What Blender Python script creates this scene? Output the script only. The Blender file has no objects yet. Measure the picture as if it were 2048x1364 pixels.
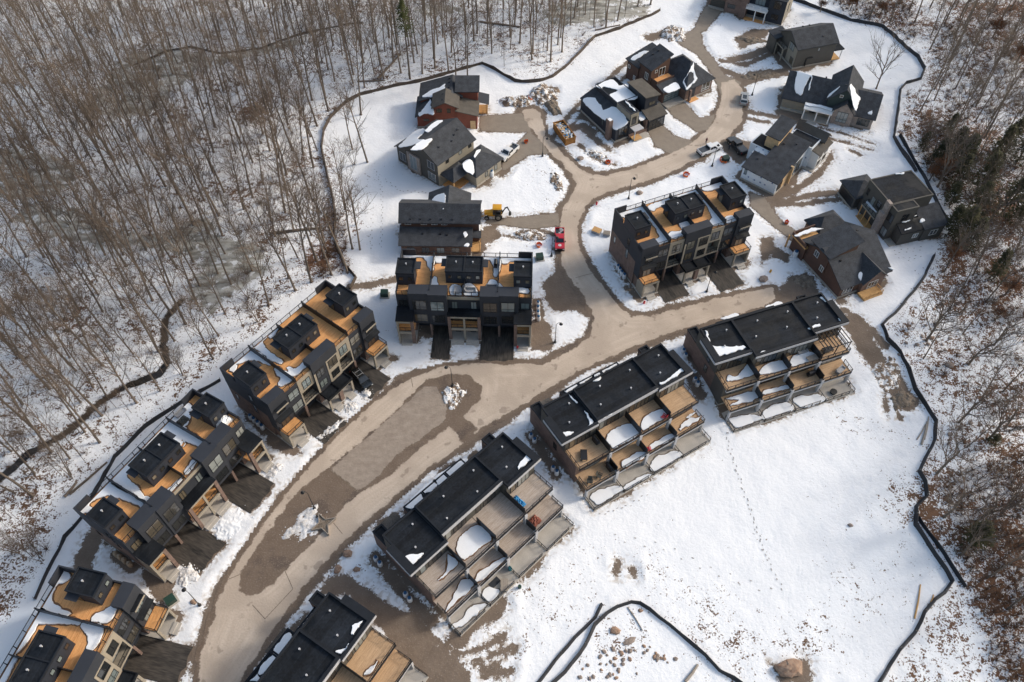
import bpy, math, random
import numpy as np
from mathutils import Vector, Matrix
from mathutils.geometry import tessellate_polygon
R=math.radians
scene=bpy.context.scene
COL=scene.collection
# ---------------------------------------------------------------- camera, sky, sun, exposure
CAM_H=118.0; PITCH=52.6; FPX=1593.0
cam=bpy.data.cameras.new('camera'); cam.sensor_width=36; cam.lens=28.0; cam.clip_start=1; cam.clip_end=4000
co=bpy.data.objects.new('camera',cam); COL.objects.link(co)
co.location=(0,0,CAM_H); co.rotation_euler=(R(90-PITCH),0,0)
scene.camera=co
SUN_EL=29.0; SUN_DIR=(0.945,0.327)          # horizontal direction towards the sun
w=bpy.data.worlds.new('World'); scene.world=w; w.use_nodes=True
nt=w.node_tree; bg=nt.nodes['Background']
sky=nt.nodes.new('ShaderNodeTexSky'); sky.sky_type='NISHITA'; sky.sun_disc=False
sky.sun_elevation=R(SUN_EL); sky.sun_rotation=math.atan2(SUN_DIR[0],SUN_DIR[1])
sky.air_density=1.5; sky.dust_density=5.0; sky.ozone_density=1.2; sky.altitude=200
hs=nt.nodes.new('ShaderNodeHueSaturation'); hs.inputs['Saturation'].default_value=1.0
nt.links.new(sky.outputs[0],hs.inputs['Color']); nt.links.new(hs.outputs[0],bg.inputs['Color'])
bg.inputs['Strength'].default_value=0.15
sl=bpy.data.lights.new('sun','SUN'); sl.energy=1.5; sl.angle=R(7.0); sl.color=(1.0,0.965,0.91)
so=bpy.data.objects.new('sun',sl); COL.objects.link(so)
d=Vector((SUN_DIR[0]*math.cos(R(SUN_EL)),SUN_DIR[1]*math.cos(R(SUN_EL)),math.sin(R(SUN_EL))))
so.rotation_euler=d.to_track_quat('Z','Y').to_euler(); so.location=(150,50,120)
vs=scene.view_settings; vs.view_transform='Standard'; vs.look='None'; vs.gamma=1; vs.exposure=0.4; vs.use_curve_mapping=False
scene.cycles.max_bounces=4; scene.cycles.diffuse_bounces=2; scene.cycles.glossy_bounces=2

# ---------------------------------------------------------------- helpers
cp,sp=math.cos(R(PITCH)),math.sin(R(PITCH))
def G0(px,py,z=0.0):
    """ground plan position of a spot in the survey picture, at height z"""
    a=(px-1024)/FPX; b=-(py-682)/FPX
    dx,dy,dz=a, cp+b*sp, -sp+b*cp
    t=(z-CAM_H)/dz
    return dx*t, dy*t
# terrain: level building plateau, falling about a metre and a half behind the walk-out row
ROWLINE=[(-75,-45),(-30,25),(-7,50),(17,71),(47,86),(72,94),(100,104),(140,116),(190,130)]
def _dline(x,y):
    x=np.asarray(x,float); y=np.asarray(y,float)
    best=np.full(x.shape,1e9); sgn=np.zeros(x.shape)
    for (ax,ay),(bx,by) in zip(ROWLINE[:-1],ROWLINE[1:]):
        ex,ey=bx-ax,by-ay; L=math.hypot(ex,ey)
        t=np.clip(((x-ax)*ex+(y-ay)*ey)/L**2,0,1)
        dx,dy=x-(ax+t*ex),y-(ay+t*ey); dd=np.hypot(dx,dy)
        s=(ex*(y-ay)-ey*(x-ax))/L
        m=dd<best; best=np.where(m,dd,best); sgn=np.where(m,-s,sgn)
    return np.where(sgn>0,best,-best)
def hz(x,y):
    d=_dline(x,y); t=np.clip(d/7.0,0,1); s=t*t*(3-2*t)
    return -1.15*s-0.035*np.clip(d-8,0,45)
def G(px,py,dz=0.0):
    z=0.0
    for _ in range(4):
        x,y=G0(px,py,z+dz); z=float(hz(x,y))
    return x,y,z
def zoom(o,s,pts): return [(o[0]+x/s,o[1]+y/s) for x,y in pts]

class MB:
    def __init__(s): s.v=[];s.f=[];s.m=[]
    def add(s,vs,fs,mi=0):
        k=len(s.v); s.v+= [tuple(p) for p in vs]
        for f in fs: s.f.append(tuple(k+i for i in f)); s.m.append(mi)
        return s
    def box(s,x0,x1,y0,y1,z0,z1,mi=0):
        if x0>x1:x0,x1=x1,x0
        if y0>y1:y0,y1=y1,y0
        if z0>z1:z0,z1=z1,z0
        v=[(x0,y0,z0),(x1,y0,z0),(x1,y1,z0),(x0,y1,z0),(x0,y0,z1),(x1,y0,z1),(x1,y1,z1),(x0,y1,z1)]
        return s.add(v,[(3,2,1,0),(4,5,6,7),(0,1,5,4),(1,2,6,5),(2,3,7,6),(3,0,4,7)],mi)
    def ext(s,poly,vec,mi=0):
        n=len(poly); v=[tuple(p) for p in poly]+[(p[0]+vec[0],p[1]+vec[1],p[2]+vec[2]) for p in poly]
        f=[tuple(range(n-1,-1,-1)),tuple(range(n,2*n))]+[(i,(i+1)%n,n+(i+1)%n,n+i) for i in range(n)]
        return s.add(v,f,mi)
    def prism(s,xy,z0,z1,mi=0):
        a=sum(xy[i][0]*xy[(i+1)%len(xy)][1]-xy[(i+1)%len(xy)][0]*xy[i][1] for i in range(len(xy)))
        if a<0: xy=xy[::-1]
        return s.ext([(x,y,z0) for x,y in xy],(0,0,z1-z0),mi)
    def tube(s,pts,rad,n=6,mi=0,cap=True):
        pts=[Vector(p) for p in pts]; rings=[]; k=len(s.v)
        if not hasattr(rad,'__len__'): rad=[rad]*len(pts)
        for i,p in enumerate(pts):
            t=(pts[min(i+1,len(pts)-1)]-pts[max(i-1,0)])
            if t.length<1e-6: t=Vector((0,0,1))
            t.normalize(); a=t.orthogonal().normalized() if abs(t.z)>.9 else t.cross(Vector((0,0,1))).normalized()
            if abs(t.z)>.9: a=Vector((1,0,0))-t*t.x; a.normalize()
            b=t.cross(a)
            for j in range(n):
                q=p+(a*math.cos(2*math.pi*j/n)+b*math.sin(2*math.pi*j/n))*rad[i]; s.v.append(tuple(q))
        for i in range(len(pts)-1):
            for j in range(n):
                s.f.append((k+i*n+j,k+i*n+(j+1)%n,k+(i+1)*n+(j+1)%n,k+(i+1)*n+j)); s.m.append(mi)
        if cap:
            s.f.append(tuple(k+j for j in range(n-1,-1,-1))); s.m.append(mi)
            e=k+(len(pts)-1)*n; s.f.append(tuple(e+j for j in range(n))); s.m.append(mi)
        return s
    def cyl(s,x,y,z0,z1,r,n=12,mi=0): return s.tube([(x,y,z0),(x,y,z1)],r,n,mi)
    def lathe(s,x,y,prof,n=12,mi=0):
        return s.tube([(x,y,z) for z,r in prof],[r for z,r in prof],n,mi)
    def mesh(s,name,mats,smooth=False):
        me=bpy.data.meshes.new(name); me.from_pydata(s.v,[],s.f)
        if not isinstance(mats,(list,tuple)): mats=[mats]
        for m in mats: me.materials.append(M[m])
        if len(mats)>1: me.polygons.foreach_set('material_index',s.m)
        if smooth: me.polygons.foreach_set('use_smooth',[True]*len(s.f))
        me.update(); return me
    def build(s,name,mats,parent=None,smooth=False):
        return obj(name,s.mesh(name,mats,smooth),parent)
def obj(name,me,parent=None,loc=None,rz=None):
    o=bpy.data.objects.new(name,me); COL.objects.link(o)
    if parent is not None: o.parent=parent
    if loc is not None: o.location=loc
    if rz is not None: o.rotation_euler=(0,0,rz)
    return o
def tag(o,label=None,cat=None,group=None,kind=None):
    if label: o['label']=label
    if cat: o['category']=cat
    if group: o['group']=group
    if kind: o['kind']=kind
    return o
def thing(name,label,cat,loc=(0,0,0),rz=0.0,group=None):
    o=obj(name,None,None,loc,rz); o.empty_display_size=.5
    return tag(o,label,cat,group)

# ---------------------------------------------------------------- materials
M={}
def nd(nt,t,**k):
    n=nt.nodes.new(t)
    for a,b in k.items(): setattr(n,a,b)
    return n
def mat(name,col,rough=.8,var=.25,scale=1.5,fine=12.0,bump=0.0,bscale=8.0,metal=0.0,spec=.5,stretch=None,rand=0.0,col2=None,coat=0.0):
    m=bpy.data.materials.new(name); m.use_nodes=True; nt=m.node_tree; L=nt.links
    b=nt.nodes['Principled BSDF']; b.inputs['Roughness'].default_value=rough; b.inputs['Metallic'].default_value=metal
    b.inputs['Specular IOR Level'].default_value=spec; b.inputs['Coat Weight'].default_value=coat
    tc=nd(nt,'ShaderNodeTexCoord'); src=tc.outputs['Object']
    if stretch:
        mp=nd(nt,'ShaderNodeMapping'); mp.inputs['Scale'].default_value=stretch; L.new(src,mp.inputs[0]); src=mp.outputs[0]
    n1=nd(nt,'ShaderNodeTexNoise'); n1.inputs['Scale'].default_value=scale; n1.inputs['Detail'].default_value=4; L.new(src,n1.inputs['Vector'])
    n2=nd(nt,'ShaderNodeTexNoise'); n2.inputs['Scale'].default_value=fine; n2.inputs['Detail'].default_value=2; L.new(src,n2.inputs['Vector'])
    ad=nd(nt,'ShaderNodeMath',operation='ADD'); L.new(n1.outputs[0],ad.inputs[0]); L.new(n2.outputs[0],ad.inputs[1])
    last=ad.outputs[0]
    if rand:
        oi=nd(nt,'ShaderNodeObjectInfo'); mu=nd(nt,'ShaderNodeMath',operation='MULTIPLY_ADD'); mu.inputs[1].default_value=rand; 
        L.new(oi.outputs['Random'],mu.inputs[0]); L.new(last,mu.inputs[2]); last=mu.outputs[0]
    mr=nd(nt,'ShaderNodeMapRange'); mr.inputs['From Min'].default_value=.65; mr.inputs['From Max'].default_value=1.35+rand; L.new(last,mr.inputs[0])
    mx=nd(nt,'ShaderNodeMix',data_type='RGBA'); L.new(mr.outputs[0],mx.inputs[0])
    c=col; lo=tuple(v*(1-var) for v in c); hi=tuple(min(1,v*(1+var)) for v in c) if col2 is None else col2
    mx.inputs[6].default_value=(*lo,1); mx.inputs[7].default_value=(*hi,1)
    L.new(mx.outputs[2],b.inputs['Base Color'])
    if bump:
        n3=nd(nt,'ShaderNodeTexNoise'); n3.inputs['Scale'].default_value=bscale; n3.inputs['Detail'].default_value=4; L.new(src,n3.inputs['Vector'])
        bp=nd(nt,'ShaderNodeBump'); bp.inputs['Strength'].default_value=bump; bp.inputs['Distance'].default_value=.1
        L.new(n3.outputs[0],bp.inputs['Height']); L.new(bp.outputs[0],b.inputs['Normal'])
    M[name]=m; return m
mat('charcoal',(.032,.036,.046),.65,.15,.5,20,spec=.3)
mat('rimdark',(.015,.018,.024),.7,.25,.8,10,spec=.2)
mat('navy',(.025,.030,.042),.6,.15,.5,20,spec=.3)
mat('brick',(.17,.115,.095),.9,.35,1.2,14,bump=.3,bscale=14)
mat('stone',(.30,.25,.22),.9,.35,1.0,5,bump=.4,bscale=4)
mat('beige',(.29,.255,.205),.8,.12,.6,10)
mat('greytrim',(.45,.45,.47),.6,.1,.6,10)
mat('white',(.72,.72,.71),.6,.08,.6,10)
mat('taupe',(.075,.07,.062),.75,.15,.6,16)
mat('taupe_light',(.26,.235,.19),.75,.15,.6,16)
mat('redbrown',(.175,.05,.032),.75,.18,.6,16)
mat('brown',(.095,.05,.035),.75,.18,.6,16)
mat('green_siding',(.03,.05,.05),.7,.15,.6,16)
mat('cedar',(.72,.295,.09),.75,.28,1.0,8.0,stretch=(.5,7.0,1.0),col2=(.87,.47,.19))
mat('cedar_y',(.50,.255,.11),.75,.35,1.0,8.0,stretch=(7.0,.5,1.0),col2=(.62,.36,.18))
mat('weathered',(.42,.32,.25),.85,.35,1.0,8.0,stretch=(.5,7.0,1.0),col2=(.54,.47,.41))
mat('deckwood',(.52,.31,.16),.8,.35,1.0,8.0,stretch=(.5,7.0,1.0),col2=(.64,.44,.27))
mat('newwood',(.55,.32,.13),.8,.25,1.0,8.0)
mat('osb',(.52,.36,.2),.85,.25,2.0,12.0)
mat('membrane',(.0105,.0132,.018),.8,.5,.3,3.0,bump=.1,spec=.22)
mat('shingle',(.042,.046,.054),.95,.5,.8,6.0,bump=.3,bscale=10)
mat('shingle_warm',(.085,.076,.066),.95,.3,.7,9.0,bump=.3,bscale=10)
mat('blackmetal',(.012,.012,.014),.4,.2,1,10)
mat('concrete',(.42,.39,.35),.9,.18,.7,9)
mat('foundation',(.36,.33,.29),.9,.18,.7,9)
mat('asphalt',(.016,.0155,.0155),.8,.5,.8,5.0,stretch=(1.0,.16,1.0),col2=(.085,.072,.06))
mat('asphalt_worn',(.08,.07,.062),.9,.4,.5,6.0,col2=(.17,.15,.13))
mat('snow',(.83,.85,.88),.7,.03,1.0,6.0,bump=.25,bscale=3.0)
mat('dirtysnow',(.62,.57,.52),.85,.35,.9,5.0,bump=.4,bscale=4.0,col2=(.86,.86,.87))
mat('mixedsnow',(.20,.135,.09),.95,.3,1.0,4.0,bump=.5,bscale=5.0,col2=(.62,.53,.44))
mat('wetwood',(.16,.075,.03),.6,.3,1.5,8.0)
mat('wetfloor',(.17,.145,.12),.6,.3,1.5,8.0)
mat('dirt',(.10,.07,.048),.95,.45,1.3,7.0,bump=.6,bscale=5.0,col2=(.32,.26,.20))
mat('bark',(.095,.075,.060),.95,.3,1.0,6.0,stretch=(4,4,.6),rand=.7,col2=(.26,.205,.16))
mat('twig',(.12,.09,.07),.95,.3,1.0,6.0,rand=.5,col2=(.20,.155,.122))
mat('brush',(.11,.06,.038),.95,.3,.3,3.0,col2=(.2,.12,.075))
mat('needles',(.022,.030,.012),.9,.4,.6,3.0,rand=.4,col2=(.062,.058,.02))
mat('oakleaf',(.14,.055,.022),.9,.35,.6,3.0,rand=.3,col2=(.26,.11,.05))
mat('fabric_black',(.018,.018,.022),.6,.35,.4,3.0,bump=.4,bscale=2)
mat('rustfence',(.06,.045,.035),.9,.4,.3,2.0,bump=.4,bscale=2)
mat('rock',(.26,.21,.18),.9,.35,1.2,5.0,bump=.6,bscale=4)
mat('rock_red',(.30,.17,.11),.9,.35,1.2,5.0,bump=.6,bscale=4,col2=(.42,.30,.22))
mat('water',(.016,.013,.009),.15,.3,.6,3.0,col2=(.05,.04,.03))
mat('tank_white',(.70,.72,.74),.5,.05,1,8)
mat('tank_tan',(.40,.31,.22),.6,.1,1,8)
mat('tank_blue',(.02,.09,.20),.5,.1,1,8)
mat('teal',(.02,.16,.20),.5,.1,1,8)
mat('red',(.55,.02,.03),.4,.1,1,8,coat=.4)
mat('truck_red',(.50,.012,.025),.3,.05,1,8,coat=.6)
mat('truck_white',(.72,.72,.72),.3,.04,1,8,coat=.6)
mat('truck_dark',(.03,.032,.035),.3,.1,1,8,coat=.6)
mat('silver',(.38,.38,.38),.35,.05,1,8,metal=.3,coat=.5)
mat('carblack',(.010,.012,.013),.2,.1,1,8,coat=.8)
mat('carglass',(.010,.013,.016),.05,.1,1,8,spec=.8)
mat('tyre',(.015,.015,.015),.9,.2,1,8)
mat('rim',(.30,.29,.27),.4,.1,1,8,metal=.7)
mat('lamp_red',(.3,.01,.01),.3,.1,1,8)
mat('lamp_clear',(.6,.6,.58),.2,.1,1,8)
mat('yellow',(.60,.30,.015),.45,.15,1,8)
mat('machine_dark',(.05,.048,.04),.6,.3,1,8)
mat('rust',(.30,.12,.03),.85,.4,.8,6,col2=(.45,.21,.055))
mat('orange',(.75,.14,.02),.6,.1,1,8)
mat('junk',(.5,.5,.5),.8,.5,1.0,3.0,rand=.6)
mat('blue_tarp',(.02,.20,.45),.5,.2,2,8)
mat('darkgreen',(.015,.045,.03),.5,.2,1,8)
mat('grey_plastic',(.30,.30,.31),.6,.2,1,8)
mat('jacket',(.03,.035,.05),.9,.2,3,12)
mat('jacket_red',(.12,.03,.03),.9,.2,3,12)
mat('trousers',(.05,.055,.07),.9,.2,3,12)
mat('skin',(.45,.28,.2),.6,.1,3,12)
mat('timber_grey',(.30,.26,.22),.9,.3,1,8,stretch=(.4,4,4))
def wrapmat():
    m=mat('housewrap',(.62,.66,.70),.6,.06,.6,8)
    nt=m.node_tree; L=nt.links; b=nt.nodes['Principled BSDF']
    tc=nd(nt,'ShaderNodeTexCoord'); v=nd(nt,'ShaderNodeTexVoronoi',feature='F1',distance='CHEBYCHEV'); v.inputs['Scale'].default_value=.75; v.inputs['Randomness'].default_value=.25
    L.new(tc.outputs['Object'],v.inputs['Vector'])
    lt=nd(nt,'ShaderNodeMath',operation='LESS_THAN'); lt.inputs[1].default_value=.13; L.new(v.outputs['Distance'],lt.inputs[0])
    old=b.inputs['Base Color'].links[0].from_socket
    mx=nd(nt,'ShaderNodeMix',data_type='RGBA'); L.new(lt.outputs[0],mx.inputs[0]); L.new(old,mx.inputs[6]); mx.inputs[7].default_value=(.10,.15,.27,1); L.new(mx.outputs[2],b.inputs['Base Color'])
wrapmat()
def rollroof():
    m=M['membrane']; nt=m.node_tree; L=nt.links; b=nt.nodes['Principled BSDF']
    tc=nd(nt,'ShaderNodeTexCoord'); sx=nd(nt,'ShaderNodeSeparateXYZ'); L.new(tc.outputs['Object'],sx.inputs[0])
    fl=nd(nt,'ShaderNodeMath',operation='FLOOR'); L.new(sx.outputs['Y'],fl.inputs[0])
    wn=nd(nt,'ShaderNodeTexWhiteNoise',noise_dimensions='1D'); L.new(fl.outputs[0],wn.inputs['W'])
    fr=nd(nt,'ShaderNodeMath',operation='FRACT'); L.new(sx.outputs['Y'],fr.inputs[0]); lt=nd(nt,'ShaderNodeMath',operation='LESS_THAN'); L.new(fr.outputs[0],lt.inputs[0]); lt.inputs[1].default_value=.09
    pn=nd(nt,'ShaderNodeTexNoise'); pn.inputs['Scale'].default_value=.22; pn.inputs['Detail'].default_value=5; L.new(tc.outputs['Object'],pn.inputs['Vector'])
    mr=nd(nt,'ShaderNodeMapRange'); L.new(pn.outputs[0],mr.inputs[0]); mr.inputs['From Min'].default_value=.38; mr.inputs['From Max'].default_value=.62; mr.inputs['To Min'].default_value=.62; mr.inputs['To Max'].default_value=1.35
    k=nd(nt,'ShaderNodeMath',operation='MULTIPLY_ADD'); L.new(wn.outputs['Value'],k.inputs[0]); k.inputs[1].default_value=.45; k.inputs[2].default_value=.75
    k2=nd(nt,'ShaderNodeMath',operation='MULTIPLY'); L.new(k.outputs[0],k2.inputs[0]); L.new(mr.outputs[0],k2.inputs[1])
    k3=nd(nt,'ShaderNodeMath',operation='MULTIPLY_ADD'); L.new(lt.outputs[0],k3.inputs[0]); k3.inputs[1].default_value=.35; L.new(k2.outputs[0],k3.inputs[2])
    old=b.inputs['Base Color'].links[0].from_socket
    vm=nd(nt,'ShaderNodeVectorMath',operation='SCALE'); L.new(old,vm.inputs[0]); L.new(k3.outputs[0],vm.inputs['Scale']); L.new(vm.outputs[0],b.inputs['Base Color'])
    r=nd(nt,'ShaderNodeMapRange'); L.new(pn.outputs[0],r.inputs[0]); r.inputs['From Min'].default_value=.38; r.inputs['From Max'].default_value=.5; r.inputs['To Min'].default_value=.45; r.inputs['To Max'].default_value=.85; L.new(r.outputs[0],b.inputs['Roughness'])
rollroof()
def glassmat():
    m=bpy.data.materials.new('glass'); m.use_nodes=True; nt=m.node_tree; b=nt.nodes['Principled BSDF']
    oi=nd(nt,'ShaderNodeObjectInfo'); cr=nd(nt,'ShaderNodeValToRGB'); e=cr.color_ramp.elements
    e[0].position=0; e[0].color=(.012,.015,.018,1); e[1].position=1; e[1].color=(.30,.31,.30,1)  # random pane tones: dark, curtained, and paler ones standing in for sky reflection
    for p,c in ((.45,(.03,.032,.033,1)),(.6,(.14,.115,.08,1)),(.8,(.16,.20,.21,1))):
        q=cr.color_ramp.elements.new(p); q.color=c
    nt.links.new(oi.outputs['Random'],cr.inputs[0]); nt.links.new(cr.outputs[0],b.inputs['Base Color'])
    b.inputs['Roughness'].default_value=.06; b.inputs['Specular IOR Level'].default_value=.9
    M['glass']=m
glassmat()
# ---------------------------------------------------------------- ground, roads (built from outlines surveyed on the ground)
def sdf(poly,X,Y):
    """signed distance to a polygon, negative inside"""
    P=np.array(poly,float); d=np.full(X.shape,1e9); ins=np.zeros(X.shape,bool)
    for i in range(len(P)):
        ax,ay=P[i]; bx,by=P[(i+1)%len(P)]
        ex,ey=bx-ax,by-ay; L2=ex*ex+ey*ey+1e-9
        t=np.clip(((X-ax)*ex+(Y-ay)*ey)/L2,0,1)
        d=np.minimum(d,(X-ax-t*ex)**2+(Y-ay-t*ey)**2)
        c=((ay>Y)!=(by>Y))&(X<(bx-ax)*(Y-ay)/(by-ay+1e-12)+ax); ins^=c
    d=np.sqrt(d); return np.where(ins,-d,d)
def sdl(line,X,Y,wd):
    d=np.full(X.shape,1e9)
    for (ax,ay),(bx,by) in zip(line[:-1],line[1:]):
        ex,ey=bx-ax,by-ay; L2=ex*ex+ey*ey+1e-9
        t=np.clip(((X-ax)*ex+(Y-ay)*ey)/L2,0,1); d=np.minimum(d,(X-ax-t*ex)**2+(Y-ay-t*ey)**2)
    return np.sqrt(d)-wd
def gp(pts): return [G(*p)[:2] for p in pts]
def region(polys,X,Y,lines=()):
    """union of polygons / widths-of-line as one signed distance, only computed near them"""
    out=np.full(X.shape,12.0)
    def part(P,fn):
        a=np.array(P); x0,y0=a.min(0)-12; x1,y1=a.max(0)+12
        m=(X>x0)&(X<x1)&(Y>y0)&(Y<y1)
        if m.any(): out[m]=np.minimum(out[m],fn(X[m],Y[m]))
    for p in polys:
        q=gp(p); part(q,lambda a,b:sdf(q,a,b))
    for p,wd in lines:
        q=gp(p); part(q,lambda a,b:sdl(q,a,b,wd))
    return out
TAN=[(390,1400),(405,1300),(425,1245),(437,1200),(455,1160),(480,1120),(520,1060),(560,1005),(600,955),(650,900),(700,850),(750,803),(800,768),(840,748),(880,735),(940,726),(1009,729),(1050,727),(1087,731),(1106,719),(1140,702),(1180,675),(1189,637),(1178,613),(1169,596),(1148,566),(1131,543),(1125,531),(1121,510),(1122,480),(1120,449),(1126,415),(1144,389),(1153,368),(1144,352),(1123,325),(1098,304),(1076,273),(1054,246),(1043,225),(1048,219),(1070,218),(1081,227),(1086,244),(1091,271),(1132,313),(1157,336),(1186,350),(1211,352),(1260,340),(1300,325),(1340,308),(1380,288),(1398,274),(1417,257),(1430,241),(1432,228),(1440,208),(1444,190),(1443,165),(1470,160),(1486,180),(1486,236),(1472,257),(1458,272),(1441,284),(1396,318),(1380,325),(1340,345),(1300,360),(1260,372),(1214,384),(1186,398),(1170,415),(1158,442),(1154,450),(1156,486),(1165,510),(1184,547),(1213,582),(1239,616),(1262,632),(1300,632),(1350,619),(1400,607),(1450,594),(1500,584),(1546,575),(1550,597),(1526,613),(1442,636),(1340,665),(1300,681),(1250,701),(1200,722),(1150,746),(1100,775),(1060,801),(1010,830),(960,858),(928,885),(897,909),(857,934),(808,977),(743,1032),(688,1082),(640,1135),(600,1185),(560,1240),(520,1300),(480,1360),(455,1400)]
MEDIAN=[(850,760),(786,828),(657,937),(602,977),(558,1032),(508,1104),(479,1148),(480,1182),(494,1191),(518,1189),(545,1169),(582,1131),(642,1070),(676,1026),(719,986),(774,955),(848,891),(900,854),(928,890),(958,858),(925,832),(960,800),(965,770),(940,752),(900,748)]
MEDTAN=[(850,772),(786,830),(660,938),(718,982),(762,948),(775,930),(800,903),(845,876),(893,838),(890,800),(872,775)]
MUD=[[(1131,543),(1110,545),(1090,558),(1083,575),(1092,600),(1106,624),(1150,622),(1185,640),(1200,620),(1160,560)],
 [(655,1150),(700,1148),(760,1195),(820,1235),(880,1295),(930,1325),(950,1370),(850,1385),(760,1260),(700,1195),(640,1185)],
 [(893,1262),(950,1230),(1012,1195),(1020,1215),(985,1245),(950,1262),(930,1300),(905,1290)],
 [(1470,80),(1500,58),(1545,58),(1530,75),(1480,100)],[(1460,165),(1500,142),(1575,136),(1585,150),(1520,162),(1470,180)],
 [(1560,575),(1580,552),(1612,545),(1632,570),(1640,592),(1555,602)],
 [(1540,590),(1620,575),(1640,600),(1560,615)],
 [(545,850),(590,884),(602,908),(570,912),(530,885)],
 [(1440,285),(1462,270),(1500,285),(1510,310),(1480,330),(1455,310)],
 [(1545,385),(1600,368),(1640,335),(1664,300),(1668,318),(1640,355),(1590,392),(1550,398)],
 [(1060,640),(1098,650),(1106,665),(1090,700),(1062,702)],[(960,500),(1000,470),(990,450),(965,452)],
 [(1520,478),(1545,470),(1552,500),(1522,530)],[(1545,490),(1580,510),(1575,525),(1545,515)],
 [(1590,1330),(1600,1315),(1620,1320),(1625,1364),(1560,1364),(1540,1330)],
 [(1170,250),(1220,295),(1228,305),(1210,300),(1160,262)],
 [(1085,170),(1115,175),(1112,200),(1100,215),(1080,200)],
 [(745,1205),(830,1230),(870,1270),(905,1300),(890,1305),(800,1262)]]
GRAV=[[(960,232),(1045,226),(1065,265),(960,263)],[(1003,320),(1058,262),(1088,290),(1100,308),(1058,310),(1003,346)],
 [(1296,262),(1325,250),(1345,270),(1388,283),(1345,310),(1310,292)],[(1330,208),(1362,198),(1398,236),(1432,228),(1417,260),(1395,264),(1345,232)],
 [(1410,12),(1443,22),(1412,60),(1402,64),(1405,90),(1425,115),(1450,150),(1485,165),(1444,195),(1425,150),(1395,110),(1365,92),(1350,80),(1388,58)],
 [(975,440),(1118,426),(1118,452),(1060,458),(970,446)],
 [(1500,385),(1530,395),(1560,440),(1602,470),(1592,487),(1550,455),(1500,412)]]
TRACKL=[([(1515,398),(1560,404),(1640,388),(1692,384)],.9),([(1530,412),(1600,408),(1680,398)],.7),([(1700,645),(1740,700),(1790,770),(1815,800)],2.0),
 ([(205,1050),(180,1090),(165,1130),(158,1170)],1.5),([(700,575),(740,570),(790,560)],.9),([(1490,222),(1560,235),(1590,240)],.8),([(1488,236),(1540,245)],.6),
 ([(1440,120),(1490,130),(1560,100)],.8),([(1640,255),(1690,268),(1748,288)],.35),([(1655,275),(1700,288),(1745,300)],.35),
 ([(1100,285),(1150,215),(1260,120),(1290,100)],.6),([(1120,275),(1190,205),(1255,150)],.5),
 ([(905,1310),(960,1300),(1010,1268)],.55),([(940,1335),(990,1310),(1030,1290),(1025,1310),(960,1340)],.4),([(960,1350),(1000,1345),(1022,1340),(985,1362)],.4),
 ([(960,505),(1000,470),(1060,480)],.25),([(1035,1000),(1030,1040)],.2),([(1060,455),(1115,470)],.6)]
TRACKL+=[([(1076,606),(1079,645)],1.1),([(1080,650),(1090,690)],1.6),([(503,837),(530,862)],.9),([(232,1108),(266,1136)],.9),([(1386,758),(1400,790)],1.2),([(1062,872),(1085,905),(1115,950)],1.0),([(750,1117),(790,1160),(825,1205),(860,1240)],1.0),([(1233,535),(1252,562)],.6),([(1255,575),(1280,600)],.7),([(335,1165),(300,1150),(330,1190)],1.3)]
TRACKL+=[([(1460,120),(1500,112),(1550,90)],1.3),([(1420,130),(1470,150),(1500,160)],1.2),([(1300,75),(1350,62)],1.6),([(1130,262),(1165,250),(1185,262)],1.1),([(1160,290),(1190,318),(1230,330)],.5),([(1480,345),(1540,392),(1560,398)],.6),
 ([(1720,690),(1775,755),(1812,812)],1.0),([(1690,620),(1720,640),(1770,690)],.8),([(1770,790),(1775,830)],.5),([(1795,815),(1800,835)],.4),([(915,1335),(955,1320),(1000,1300),(1012,1262)],.35),([(965,1362),(1010,1320),(1025,1290)],.3),([(985,1364),(1020,1350),(1012,1338),(970,1352)],.3),([(1700,300),(1720,310)],.4),([(1240,1120),(1232,1150)],.5),([(1265,1140),(1267,1150)],.5),([(560,1190),(575,1215)],.3)]
ICE=[[(255,110),(330,95),(420,110),(560,85),(610,70),(600,90),(520,110),(440,130),(400,140),(340,190),(300,230),(220,240),(160,215),(200,170)],
 [(30,300),(100,310),(160,330),(140,380),(60,400),(-60,390),(-60,300)],[(60,400),(160,420),(230,470),(200,500),(100,470),(20,440)],
 [(130,450),(260,470),(340,460),(420,430),(430,470),(520,490),(540,540),(480,580),(420,620),(380,600),(400,520),(330,500),(200,490)],
 [(1080,20),(1180,-10),(1290,10),(1300,32),(1180,48),(1100,52)],[(820,15),(900,10),(930,25),(850,32)]]
LITTER=[[(-200,-80),(1310,-80),(1290,40),(1200,80),(1130,140),(1060,168),(960,130),(830,168),(720,195),(672,235),(660,300),(672,400),(680,470),(712,555),(640,565),(440,730),(140,1000),(100,1130),(0,1250),(-200,1400)],
 [(1585,-80),(1700,40),(1790,72),(1850,130),(1842,165),(1802,178),(1790,270),(1850,360),(1900,440),(1868,520),(1820,600),(1768,655),(1815,740),(1870,850),(1840,945),(1852,1000),(1832,1030),(1870,1110),(1905,1165),(1830,1265),(1760,1364),(1740,1450),(2300,1450),(2300,-80)]]
LEAFY=[[(660,300),(760,335),(745,420),(730,470),(700,540),(660,540),(615,560),(600,500),(640,400)],[(120,610),(170,600),(165,660),(120,700)],[(470,200),(530,190),(540,230),(470,240)],
 [(1830,240),(1960,220),(2048,300),(2048,640),(1960,640),(1880,560),(1890,440)],[(1900,980),(2048,940),(2100,1364),(1990,1364),(1960,1230)],[(1640,0),(1800,0),(1850,70),(1760,50)],[(1880,0),(2080,0),(2080,140),(1960,110)]]
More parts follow.
